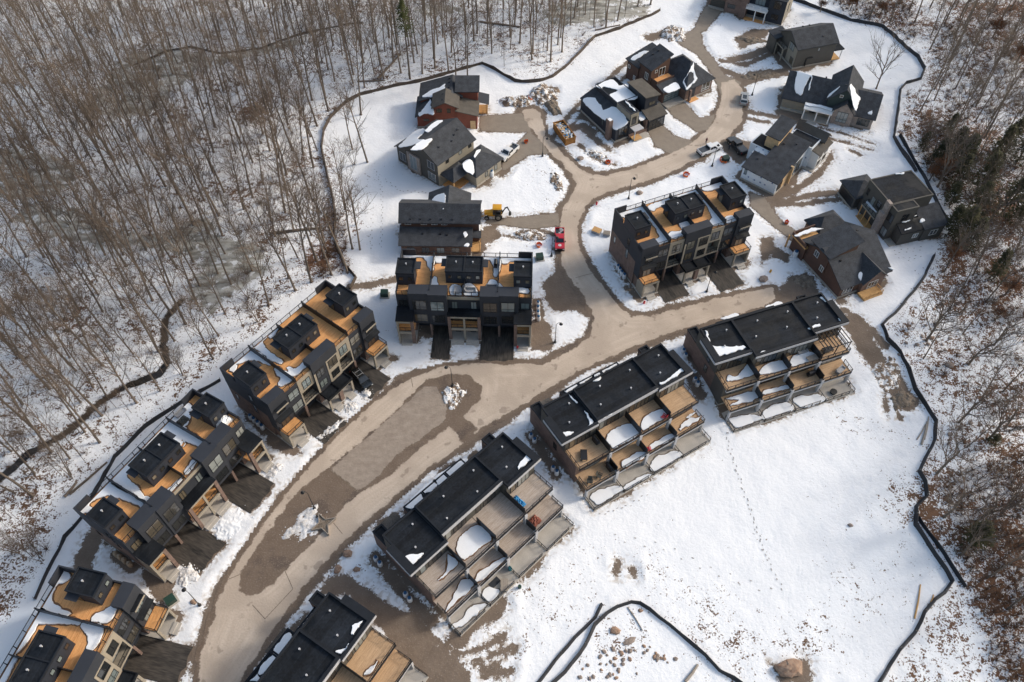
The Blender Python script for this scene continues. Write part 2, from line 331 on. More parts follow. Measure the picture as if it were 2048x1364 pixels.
SPECK=[[(1060,330),(1120,330),(1140,380),(1100,400)],[(1500,60),(1600,40),(1560,130),(1460,150)],[(1180,1090),(1330,1090),(1420,1180),(1180,1200)],[(1700,640),(1800,760),(1830,830),(1740,800)],[(1160,1220),(1700,1230),(1760,1364),(1100,1364)],[(900,1180),(1180,1130),(1260,1180),(1060,1364),(960,1364)],[(1740,920),(1850,950),(1850,1130),(1760,1120)],[(1640,860),(1700,800),(1850,860),(1820,900)],
 [(660,1110),(760,1140),(800,1200),(700,1150)],[(1560,300),(1680,260),(1750,250),(1750,290)],[(960,440),(1110,450),(1100,490),(980,470)],[(1190,300),(1230,320),(1220,345),(1170,330)],[(1060,380),(1110,380),(1110,345),(1080,340)]]
STEP=.46
xs=np.arange(-182,182.01,STEP); ys=np.arange(14,238.01,STEP)
NX,NY=len(xs),len(ys)
XX,YY=np.meshgrid(xs,ys); X=XX.ravel(); Y=YY.ravel()
rng=np.random.RandomState(7)
def fbm(x,y,sc,seed,octv=3):
    """cheap smooth value noise, about -1..1"""
    r=np.random.RandomState(seed); out=np.zeros_like(x); amp=1.0
    for o in range(octv):
        T=r.rand(64,64)*2-1; u=x/sc+37.3*o; v=y/sc+11.7*o
        i=np.floor(u).astype(int); j=np.floor(v).astype(int); fu=u-i; fv=v-j; fu=fu*fu*(3-2*fu); fv=fv*fv*(3-2*fv)
        a=T[i%64,j%64]; b=T[(i+1)%64,j%64]; c=T[i%64,(j+1)%64]; e=T[(i+1)%64,(j+1)%64]
        out+=amp*((a*(1-fu)+b*fu)*(1-fv)+(c*(1-fu)+e*fu)*fv); amp*=.5; sc*=.5
    return out
sd_outer=region([TAN],X,Y); sd_med=region([MEDIAN],X,Y)
sd_tan=np.maximum(sd_outer,-sd_med); sd_mt=region([MEDTAN],X,Y)
sd_grav=region(GRAV,X,Y); sd_mud=np.minimum(region(MUD,X,Y,TRACKL),sd_med)
sd_mud=np.minimum(sd_mud,sd_outer-1.15+fbm(X,Y,7.0,3)*.75); sd_mud=np.minimum(sd_mud,sd_grav-.2)
# cleared ground round the buildings and under the drives
def rect(o,ang,x0,x1,y0,y1):
    a=R(ang); c,s=math.cos(a),math.sin(a); return [(o[0]+x*c-y*s,o[1]+x*s+y*c) for x,y in ((x0,y0),(x1,y0),(x1,y1),(x0,y1))]
def a_org(m,ang): return (m[0]-math.cos(R(ang))*12.12,m[1]-math.sin(R(ang))*12.12)
A_FR={'1':(a_org((-8.62,92.27),-2.0),-2.0,9.9),'3':(a_org((-49.03,56.27),59.7),59.7,9.7),'E':(a_org((35.24,107.76),23.2),23.2,11.2),'2':(a_org((-31.68,78.54),52.9),52.9,11.2),'4':(a_org((-53.13-math.cos(R(77))*6.06,33.84-math.sin(R(77))*6.06),77.0),77.0,11.2)}
B_FR=[((7.75,63.1),31.8),((34.3,78.8),19.8),((-14.4,41.9),44.8),((-18.56-math.cos(R(57.5))*26.75,36.5-math.sin(R(57.5))*26.75),57.5)]
FOOT=[];DRV=[]
for k,(o,an,D_) in A_FR.items():
    FOOT+=[rect(o,an,0,24.24,1.2,D_),rect(o,an,0,3.4,-3,1.2),rect(o,an,20.8,24.24,-3,1.2),rect(o,an,9.2,15.1,-2.4,1.2)]
    for x0,x1,y0 in {'1':((6,9.4,-6.6),(15,21.2,-6.6),(3.2,6,-1.5)),'3':((3.2,9.3,-6.8),(15,21.1,-6.8)),'E':((3.75,9.2,-5.5),(15.1,20.6,-7.5)),'2':((3.75,9.2,-6.4),(15.1,20.6,-6.4)),'4':((15.1,20.6,-7.2),(3.75,9.2,-6.4))}[k]: DRV.append(rect(o,an,x0,x1,y0,1.6))
for o,an in B_FR:
    FOOT+=[rect(o,an,1.1,25.6,-8.6,8.9)]; DRV+=[rect(o,an,2.6,6.6,8,13.2),rect(o,an,15.6,19.6,8,13.2),rect(o,an,7.5,14.5,10,12.3),rect(o,an,20,23.5,9,12)]
NTH=len(FOOT)
for o,an,rs in (((-21.89,153.13),0,((0,13.8,0,10.5),(13.8,16,5,8))),((-7.65,132.57),48,((-5,6,6,18.5),(0,8,0,6.2),(-4.5,0,2.5,6.2))),((-22.37,111.85),-1,((0,15.8,0,12),)),((23.68,146.28),31,((.6,14.3,.8,15),)),((36.61,162.22),33,((-.6,13,-2,13.6),)),((71.71,195.94),-28,((-20.4,0,-.5,9),)),((70.66,176.5),17,((-1,11,0,9),)),((64.6,161.23),-22,((0,21,-2,9.5),(5,11.5,-3.5,0))),((56.68,129.88),-41,((-8.5,0,0,12),(-11,1,7,16),(-5.5,2.6,12,19))),((79.19,115.03),17,((-2.2,9.6,-.2,12),(-3.6,2,12,17.4))),((63.22,100.38),24,((0,11.5,-.5,15),(4.5,11,13,17.6)))):
    for q in rs: FOOT.append(rect(o,an,*q))
def wregion(polys):
    out=np.full(X.shape,12.0)
    for q in polys:
        a=np.array(q); m=(X>a[:,0].min()-12)&(X<a[:,0].max()+12)&(Y>a[:,1].min()-12)&(Y<a[:,1].max()+12)
        if m.any(): out[m]=np.minimum(out[m],sdf(q,X[m],Y[m]))
    return out
sd_drv=wregion(DRV); sd_mud=np.minimum(sd_mud,sd_drv-.05+fbm(X,Y,2.5,21)*.12); sd_mud=np.minimum(sd_mud,wregion(FOOT[:NTH])-.25+fbm(X,Y,5,22)*.75); sd_mud=np.minimum(sd_mud,wregion(FOOT[NTH:])-.45+fbm(X,Y,6,23)*1.5)
litter=np.clip(.5-region(LITTER,X,Y)/3,0,1)
leafy=np.maximum(np.clip(.5-region(LEAFY,X,Y)/5,0,1),.45*np.clip(.5-region(LITTER[1:],X,Y)/6,0,1))
speck=np.maximum(np.clip(.5-region(SPECK,X,Y)/7,0,1),.55*np.clip(.5-region([[(1250,1060),(1450,1130),(1640,1150),(1700,980),(1740,860),(1840,880),(1850,1140),(1740,1364),(1060,1364),(1160,1130)]],X,Y)/9,0,1))
ice=region(ICE,X,Y)
S1=[(-60,1010),(0,955),(60,905),(140,862),(200,805),(250,772),(318,748),(334,725),(326,685),(332,640),(362,602)]
S2=[(270,128),(330,101),(380,92),(440,106),(520,96),(560,80),(600,66),(700,46),(725,44)]
sd_str=region([],X,Y,[(S1,.55),(S2,.25)])
t=np.clip((sd_mud-.1)/1.3,0,1); snowt=t*t*(3-2*t)
lump=fbm(X,Y,3.5,11)
near=np.exp(-np.clip(sd_mud,0,9)/1.6)
Z=hz(X,Y)+snowt*(.10+near*np.clip(.16+lump*.24,0,.45))+fbm(X,Y,16,5)*.25*litter+fbm(X,Y,2.2,6)*.05*snowt
flat=np.clip(1-(-sd_mud)/.6,0,1)
Z-= .30*np.clip(1-np.clip(sd_str+.2,0,2)/2,0,1)*(sd_str<2)
Z+=litter*np.clip(fbm(X,Y,1.6,9),0,1)*.10
def grid_mesh(name,Zv,mask=None,attrs={}):
    me=bpy.data.meshes.new(name)
    i=np.arange(NX*NY).reshape(NY,NX)
    q=np.stack([i[:-1,:-1],i[:-1,1:],i[1:,1:],i[1:,:-1]],-1).reshape(-1,4)
    V=np.stack([X,Y,Zv],1)
    if mask is not None:
        q=q[mask[q].any(1)]; used=np.unique(q); rm=np.full(len(X),-1); rm[used]=np.arange(len(used)); q=rm[q]; V=V[used]
        attrs={k:a[used] for k,a in attrs.items()}
    else:   # wide outskirts so that the ground runs on to the horizon
        n=len(V); zb=-.4
        ex=np.array([(-2500,-2500,-3),(2500,-2500,-3),(2500,3000,-3),(-2500,3000,-3)],float)
        V=np.vstack([V,ex]); c=[0,NX-1,NX*NY-1,NX*(NY-1)]
        q=np.vstack([q,[[n,n+1,c[1],c[0]],[n+1,n+2,c[2],c[1]],[n+2,n+3,c[3],c[2]],[n+3,n,c[0],c[3]]]])
        attrs={k:np.concatenate([a,[a.max() if k!='litter' else 1.0]*4]) for k,a in attrs.items()}
    me.vertices.add(len(V)); me.vertices.foreach_set('co',V.ravel())
    me.loops.add(q.size); me.loops.foreach_set('vertex_index',q.ravel().astype(np.int32))
    me.polygons.add(len(q)); me.polygons.foreach_set('loop_start',np.arange(0,q.size,4,dtype=np.int32)); me.polygons.foreach_set('loop_total',np.full(len(q),4,dtype=np.int32))
    me.polygons.foreach_set('use_smooth',np.ones(len(q),bool))
    me.update(calc_edges=True)
    for k,a in attrs.items():
        at=me.attributes.new(k,'FLOAT','POINT'); at.data.foreach_set('value',a.astype(np.float32))
    return me
class NT:
    """tiny node-graph writer"""
    def __init__(s,name):
        s.m=bpy.data.materials.new(name); s.m.use_nodes=True; s.t=s.m.node_tree; s.b=s.t.nodes['Principled BSDF']; M[name]=s.m
        s.pos=nd(s.t,'ShaderNodeNewGeometry').outputs['Position']
    def link(s,a,i):
        if isinstance(a,(int,float)): i.default_value=a
        elif isinstance(a,tuple): i.default_value=(*a,1) if len(a)==3 else a
        else: s.t.links.new(a,i)
    def attr(s,n): return nd(s.t,'ShaderNodeAttribute',attribute_name=n).outputs['Fac']
    def noise(s,sc,det=3,vec=None,rough=.5):
        k=(sc,det,rough)
        if vec is None:
            if not hasattr(s,'c'): s.c={}
            if k in s.c: return s.c[k]
        n=nd(s.t,'ShaderNodeTexNoise'); n.inputs['Scale'].default_value=sc; n.inputs['Detail'].default_value=det; n.inputs['Roughness'].default_value=rough
        s.t.links.new(vec or s.pos,n.inputs['Vector'])
        if vec is None: s.c[k]=n.outputs[0]
        return n.outputs[0]
    def math(s,op,a,b=0.0,c=0.0):
        n=nd(s.t,'ShaderNodeMath',operation=op); s.link(a,n.inputs[0]); s.link(b,n.inputs[1]); s.link(c,n.inputs[2]); return n.outputs[0]
    def ramp(s,x,a,b):
        n=nd(s.t,'ShaderNodeMapRange',interpolation_type='SMOOTHSTEP'); s.link(x,n.inputs[0]); s.link(a,n.inputs[1]); s.link(b,n.inputs[2]); return n.outputs[0]
    def mix(s,f,a,b):
        n=nd(s.t,'ShaderNodeMix',data_type='RGBA'); s.link(f,n.inputs[0]); s.link(a,n.inputs[6]); s.link(b,n.inputs[7]); return n.outputs[2]
    def vec(s,x,y,z):
        n=nd(s.t,'ShaderNodeCombineXYZ'); s.link(x,n.inputs[0]); s.link(y,n.inputs[1]); s.link(z,n.inputs[2]); return n.outputs[0]
    def scale(s,v,k):
        n=nd(s.t,'ShaderNodeMapping'); n.inputs['Scale'].default_value=k; s.t.links.new(v,n.inputs[0]); return n.outputs[0]
    def bump(s,h,st,dist):
        n=nd(s.t,'ShaderNodeBump'); n.inputs['Strength'].default_value=st; n.inputs['Distance'].default_value=dist; s.t.links.new(h,n.inputs['Height']); s.t.links.new(n.outputs[0],s.b.inputs['Normal'])
def edge(g,sd,big,fine):
    a=g.math('MULTIPLY_ADD',g.noise(.55,3),big,sd); a=g.math('ADD',a,-.5*big)
    a=g.math('MULTIPLY_ADD',g.noise(3.2,3),fine,a); return g.math('ADD',a,-.5*fine)
def ground_material():
    g=NT('ground_snow')
    mud=edge(g,g.attr('mud'),1.9,1.5); lit=g.attr('litter'); leaf=g.attr('leafy'); spk=g.attr('speck')
    c=g.mix(g.noise(.11,3),(.79,.805,.83),(.87,.88,.90))
    big=g.noise(.11,3); mid=g.noise(.75,5,rough=.62); fin=g.noise(3.4,4,rough=.6)
    # twigs, leaves, stones poking through the snow: more of them in the woods
    th=g.math('MULTIPLY_ADD',lit,-.120,.652); th=g.math('MULTIPLY_ADD',spk,-.09,th); th=g.math('MULTIPLY_ADD',leaf,-.065,th)
    th=g.math('MULTIPLY_ADD',g.math('SUBTRACT',big,.5),-.32,th)
    s=g.math('ADD',g.math('MULTIPLY',mid,.45),g.math('MULTIPLY',fin,.55))
    th2=g.math('ADD',th,.035)
    litc=g.mix(g.noise(1.3,3),(.055,.036,.024),(.20,.11,.065)); litc=g.mix(g.math('MULTIPLY',leaf,.5),litc,(.17,.075,.04))
    c=g.mix(g.ramp(s,th,th2),c,litc)
    st=g.noise(9,2,vec=g.scale(g.pos,(1,.35,1))); c=g.mix(g.math('MULTIPLY',g.ramp(st,.62,.7),g.math('MULTIPLY',lit,.4)),c,(.13,.095,.07))
    # flooded hollows under grey-green ice
    ic=edge(g,g.attr('ice'),8.0,3.0); stre=g.noise(.35,5,vec=g.scale(g.pos,(.45,1.6,1)),rough=.65)
    icc=g.mix(g.ramp(stre,.35,.62),(.17,.155,.125),(.46,.45,.41)); icc=g.mix(g.ramp(g.noise(.55,3),.56,.64),icc,(.72,.73,.74))
    c=g.mix(g.math('MULTIPLY',g.ramp(ic,.6,-.6),.95),c,icc)
    wet=g.ramp(edge(g,g.attr('stream'),1.6,1.2),.5,-.1); c=g.mix(wet,c,(.075,.055,.04))
    # dirty rim and bare earth along roads and drives
    rim=g.math('MULTIPLY',g.ramp(mud,1.6,0.0),g.ramp(g.noise(1.6,4),.46,.62)); c=g.mix(g.math('MULTIPLY',rim,.75),c,(.42,.35,.28))
    mc=g.mix(g.noise(.55,3),(.125,.093,.070),(.215,.168,.132)); mc=g.mix(g.ramp(g.noise(6,3),.55,.75),mc,(.26,.21,.17))
    c=g.mix(g.ramp(mud,.12,-.12),c,mc)
    g.link(c,g.b.inputs['Base Color']); g.b.inputs['Roughness'].default_value=.85; g.b.inputs['Specular IOR Level'].default_value=.25
    g.bump(g.noise(1.6,5,rough=.62),.42,.25)
def road_material():
    g=NT('road_dirt'); sd=g.attr('tan')
    t=edge(g,sd,1.5,.55); mt=edge(g,g.attr('mt'),1.0,.6); gv=edge(g,g.attr('grav'),1.2,.8)
    lane=g.noise(1.0,4,vec=g.vec(g.math('MULTIPLY',sd,1.7),g.math('MULTIPLY',g.noise(.03,1),7.0),0.0))
    mc=g.mix(g.noise(.42,4),(.125,.088,.062),(.20,.15,.112)); mc=g.mix(g.ramp(g.noise(.22,3),.52,.66),mc,(.115,.085,.066)); mc=g.mix(g.math('MULTIPLY',g.ramp(g.noise(5,3),.5,.75),.6),mc,(.29,.235,.19))
    gc=g.mix(g.noise(.8,4),(.20,.165,.13),(.30,.25,.20)); c=g.mix(g.ramp(gv,.15,-.15),mc,gc)
    m2=g.mix(g.ramp(g.noise(.7,6,vec=g.scale(g.pos,(1,1.3,1)),rough=.7),.25,.75),(.25,.20,.16),(.36,.30,.245)); c=g.mix(g.ramp(mt,.12,-.12),c,m2)
    tc=g.mix(g.ramp(lane,.25,.75),(.485,.395,.315),(.58,.485,.395)); tc=g.mix(g.ramp(g.noise(.16,3),.40,.62),tc,(.45,.368,.295)); tc=g.mix(g.math('MULTIPLY',g.ramp(g.noise(4,4),.5,.8),.5),tc,(.37,.30,.24))
    pt=g.ramp(g.noise(.42,4),.62,.68); tc=g.mix(g.math('MULTIPLY',pt,.6),tc,(.25,.20,.16))
    c=g.mix(g.ramp(t,.14,-.14),c,tc)
    g.link(c,g.b.inputs['Base Color'])
    g.link(g.ramp(t,.3,-.3),g.b.inputs['Roughness']); rr=g.math('MULTIPLY_ADD',g.ramp(t,.3,-.3),.25,.65); g.link(rr,g.b.inputs['Roughness']); g.b.inputs['Specular IOR Level'].default_value=.3
    g.bump(g.noise(3.2,3),.35,.12)
def heap_material():
    g=NT('mixedsnow'); n=g.math('ADD',g.math('MULTIPLY',g.noise(.9,3),.5),g.math('MULTIPLY',g.noise(2.6,5,rough=.65),.5))
    d=g.mix(g.noise(3.4,3),(.10,.068,.045),(.27,.20,.145)); c=g.mix(g.ramp(n,.49,.53),d,(.80,.79,.78)); g.link(c,g.b.inputs['Base Color']); g.b.inputs['Roughness'].default_value=.9; g.bump(g.noise(4.5,4),.5,.15)
ground_material(); road_material(); heap_material()
road_mask=(np.minimum(sd_outer-.9,sd_grav-.1)<0)|(sd_med<.3)
Zg=np.where(road_mask,np.minimum(Z,hz(X,Y)+.01),Z)
og=obj('ground',grid_mesh('ground',Zg,None,{'mud':sd_mud,'litter':litter,'leafy':leafy,'speck':speck,'ice':ice,'stream':sd_str})); og.data.materials.append(M['ground_snow']); tag(og,'snow covered ground of the building site and the woods around it',None,None,'structure')
inner=np.minimum(sd_outer-.55,sd_grav+.3)
rm2=(inner<0)|(sd_med<.2)
orr=obj('road',grid_mesh('road',np.maximum(Zg,hz(X,Y)+.012)+.03,rm2,{'tan':sd_tan,'mt':sd_mt,'grav':sd_grav})); orr.data.materials.append(M['road_dirt']); tag(orr,'dusty tan packed dirt road with wet brown edges and gravel drives',None,None,'structure')
def gz(x,y):
    """height of the finished ground"""
    i=int(round((x-xs[0])/STEP)); j=int(round((y-ys[0])/STEP))
    if 0<=i<NX and 0<=j<NY: return float(max(Zg[j*NX+i],hz(x,y)))
    return float(hz(x,y))
def GP(px,py):
    x,y,z=G(px,py); return (x,y,gz(x,y))
def ribbon(name,line,wd,mat_,lift,label,seed):
    P=[G(*p) for p in line]; r=random.Random(seed); mb=MB(); pts=[]
    for a,b in zip(P[:-1],P[1:]):
        n=max(1,int(math.hypot(b[0]-a[0],b[1]-a[1])/1.2))
        pts+=[(a[0]+(b[0]-a[0])*k/n,a[1]+(b[1]-a[1])*k/n) for k in range(n)]
    pts.append(P[-1][:2]); vs=[]
    for k,(x,y) in enumerate(pts):
        q=pts[min(k+1,len(pts)-1)]; p=pts[max(k-1,0)]; tx,ty=q[0]-p[0],q[1]-p[1]; L=math.hypot(tx,ty)+1e-6
        for s in (-1,1):
            ww=wd*(1+r.uniform(-.35,.35)); vs.append((x-ty/L*s*ww,y+tx/L*s*ww,float(hz(x,y))+lift))
    fs=[(2*k,2*k+1,2*k+3,2*k+2) for k in range(len(pts)-1)]
    mb.add(vs,fs); o=mb.build(name,mat_); return tag(o,label,None,None,'structure')
ribbon('stream',S1,.7,'water',-.10,'dark narrow stream winding through the snowy woods',1)
ribbon('stream',S2,.3,'water',-.10,'thin dark watercourse along the far edge of the frozen swamp',2)
# ---------------------------------------------------------------- building kit
FACE={'-y':0.0,'+x':R(90),'+y':R(180),'-x':R(-90)}
_wc={}
def win(par,face,a,p,z,w,h,cols=2,rows=1,frame='blackmetal',name='window'):
    k=(round(w,2),round(h,2),cols,rows,frame)
    if k not in _wc:
        f=MB(); t=.07
        f.box(-w/2-t,w/2+t,-.06,.02,-t,0); f.box(-w/2-t,w/2+t,-.06,.02,h,h+t); f.box(-w/2-t,-w/2,-.06,.02,0,h); f.box(w/2,w/2+t,-.06,.02,0,h)
        for i in range(1,cols): x=-w/2+w*i/cols; f.box(x-.04,x+.04,-.055,-.018,0,h)
        for j in range(1,rows):
            zz=h*j/rows if rows>2 else h*.28
            for i in range(cols): f.box(-w/2+w*i/cols+.045,-w/2+w*(i+1)/cols-.045,-.05,-.018,zz-.03,zz+.03)
        g=MB(); g.box(-w/2,w/2,-.02,.015,0,h)
        _wc[k]=(f.mesh('window',frame),g.mesh('pane','glass'))
    fm,gm=_wc[k]
    loc={'-y':(a,p,z),'+y':(a,p,z),'+x':(p,a,z),'-x':(p,a,z)}[face]
    o=obj(name,fm,par,loc,FACE[face]); obj('pane',gm,o); return o
def wall(par,x0,x1,y0,y1,z0,z1,m,name='wall'):
    b=MB(); b.box(x0,x1,y0,y1,z0,z1); return b.build(name,m,par)
def flatvol(par,x0,x1,y0,y1,z0,z1,wm,rm='membrane',rim=.3,cap=None,wallname='wall'):
    wall(par,x0,x1,y0,y1,z0,z1-.02,wm,wallname)
    b=MB(); b.box(x0+.02,x1-.02,y0+.02,y1-.02,z1-.02,z1+.05)
    t=.22; c=MB()
    c.box(x0-.04,x1+.04,y0-.04,y0+t,z1,z1+rim); c.box(x0-.04,x1+.04,y1-t,y1+.04,z1,z1+rim)
    c.box(x0-.04,x0+t,y0+t,y1-t,z1,z1+rim); c.box(x1-t,x1+.04,y0+t,y1-t,z1,z1+rim)
    r=b.build('roof',rm,par); c.build('parapet',cap or wm,r); return r
def roofslab(par,poly,th,m,name='roof'):
    b=MB(); b.ext([(x,y,z-th) for x,y,z in poly],(0,0,th)); return b.build(name,m,par)
def shedvol(par,x0,x1,y0,y1,z0,za,zb,axis,wm,rm='shingle',ov=.45,fascia=None):
    zt=(lambda x,y:za+(zb-za)*(x-x0)/(x1-x0)) if axis=='x' else (lambda x,y:za+(zb-za)*(y-y0)/(y1-y0))
    c=[(x0,y0),(x1,y0),(x1,y1),(x0,y1)]
    b=MB(); b.add([(x,y,z0) for x,y in c]+[(x,y,zt(x,y)-.02) for x,y in c],[(3,2,1,0),(4,5,6,7),(0,1,5,4),(1,2,6,5),(2,3,7,6),(3,0,4,7)])
    b.build('wall',wm,par)
    c=[(x0-ov,y0-ov),(x1+ov,y0-ov),(x1+ov,y1+ov),(x0-ov,y1+ov)]
    roofslab(par,[(x,y,zt(x,y)+.2) for x,y in c],.2,rm)
    return zt
def gabvol(par,x0,x1,y0,y1,z0,ze,zr,axis,wm,rm='shingle',ov=.45,rf=.5,ze1=None,gm=None):
    ze1=ze if ze1 is None else ze1
    if axis=='x':
        yr=y0+(y1-y0)*rf
        prof=[(y0,z0),(y1,z0),(y1,ze1),(yr,zr),(y0,ze)]
        b=MB(); b.ext([(x0,y,z-.02) for y,z in prof],(x1-x0,0,0)); b.build('wall',wm,par)
        s0=(zr-ze)/(yr-y0); s1=(zr-ze1)/(y1-yr); r=MB()
        r.ext([(x0-ov,y0-ov,ze-ov*s0),(x0-ov,yr,zr),(x0-ov,yr,zr+.2),(x0-ov,y0-ov,ze-ov*s0+.2)],(x1-x0+2*ov,0,0))
        r.ext([(x0-ov,yr,zr),(x0-ov,y1+ov,ze1-ov*s1),(x0-ov,y1+ov,ze1-ov*s1+.2),(x0-ov,yr,zr+.2)],(x1-x0+2*ov,0,0))
        r.build('roof',rm,par)
        return lambda x,y:(ze+(y-y0)*s0 if y<yr else zr-(y-yr)*s1)
    xr=x0+(x1-x0)*rf
    prof=[(x0,z0),(x1,z0),(x1,ze1),(xr,zr),(x0,ze)]
    b=MB(); b.ext([(x,y0,z-.02) for x,z in prof],(0,y1-y0,0)); b.build('wall',wm,par)
    s0=(zr-ze)/(xr-x0); s1=(zr-ze1)/(x1-xr); r=MB()
    r.ext([(x0-ov,y0-ov,ze-ov*s0),(xr,y0-ov,zr),(xr,y0-ov,zr+.2),(x0-ov,y0-ov,ze-ov*s0+.2)],(0,y1-y0+2*ov,0))
    r.ext([(xr,y0-ov,zr),(x1+ov,y0-ov,ze1-ov*s1),(x1+ov,y0-ov,ze1-ov*s1+.2),(xr,y0-ov,zr+.2)],(0,y1-y0+2*ov,0))
    r.build('roof',rm,par)
    return lambda x,y:(ze+(x-x0)*s0 if x<xr else zr-(x-xr)*s1)
def hipvol(par,x0,x1,y0,y1,z0,ze,zr,wm,rm='shingle',ov=.45,wallz=True):
    if wallz: wall(par,x0,x1,y0,y1,z0,ze-.02,wm)
    a,b_,c,d_=x0-ov,x1+ov,y0-ov,y1+ov; wx,wy=b_-a,d_-c
    r=MB()
    if wx>=wy: p,q=(a+wy/2,(c+d_)/2,zr),(b_-wy/2,(c+d_)/2,zr)
    else: p,q=((a+b_)/2,c+wx/2,zr),((a+b_)/2,d_-wx/2,zr)
    v=[(a,c,ze),(b_,c,ze),(b_,d_,ze),(a,d_,ze),(a,c,ze+.2),(b_,c,ze+.2),(b_,d_,ze+.2),(a,d_,ze+.2),p,q]
    if wx>=wy: f=[(4,5,9,8),(5,6,9),(6,7,8,9),(7,4,8)]
    else: f=[(4,5,8),(5,6,9,8),(6,7,9),(7,4,8,9)]
    r.add(v,f+[(3,2,1,0),(0,1,5,4),(1,2,6,5),(2,3,7,6),(3,0,4,7)]); r.build('roof',rm,par)
def rail(par,pts,h=1.05,post=1.6,name='railing',m='blackmetal',t=.045):
    b=MB()
    for p,q in zip(pts[:-1],pts[1:]):
        L=math.dist(p,q); n=max(1,round(L/post)); ux,uy=(q[0]-p[0])/L,(q[1]-p[1])/L
        def bar(za,zb,w):
            nx,ny=-uy*w,ux*w
            b.ext([(p[0]+nx,p[1]+ny,p[2]+za),(q[0]+nx,q[1]+ny,q[2]+za),(q[0]-nx,q[1]-ny,q[2]+za),(p[0]-nx,p[1]-ny,p[2]+za)],(0,0,zb-za))
        bar(h-.06,h,t); bar(.08,.13,t*.7)
        for i in range(n+1):
            x,y,z=[p[k]+(q[k]-p[k])*i/n for k in range(3)]; b.box(x-t,x+t,y-t,y+t,z,z+h)
        for i in range(int(L/.14)):
            x,y,z=[p[k]+(q[k]-p[k])*(i+.5)/int(L/.14) for k in range(3)]; b.box(x-.008,x+.008,y-.008,y+.008,z+.1,z+h-.05)
    return b.build(name,m,par)
def garage(par,face,a,p,w,h,m='taupe',panels=4,glazed=False,z=0.0):
    b=MB(); n=panels
    for i in range(n): b.box(-w/2,w/2,-.05,.02,h*i/n+.015,h*(i+1)/n-.015)
    if glazed:
        b=MB(); b.box(-w/2,w/2,-.03,.02,0,h)
        c=MB()
        for i in range(n+1): c.box(-w/2,w/2,-.07,-.02,h*i/n-.03,h*i/n+.03)
        for i in range(5): x=-w/2+w*i/4; c.box(x-.03,x+.03,-.066,-.02,0,h)
    loc={'-y':(a,p,z),'+y':(a,p,z),'+x':(p,a,z),'-x':(p,a,z)}[face]
    o=b.build('garage_door','glass' if glazed else m,par); o.location=loc; o.rotation_euler=(0,0,FACE[face])
    if glazed: q=c.build('door_frame','charcoal',o)
    return o
def local_of(root,px,py,z):
    x,y=G0(px,py,z+root.location.z); a=root.rotation_euler.z; dx,dy=x-root.location.x,y-root.location.y
    return dx*math.cos(a)+dy*math.sin(a),-dx*math.sin(a)+dy*math.cos(a)
dz_=10.3+.04
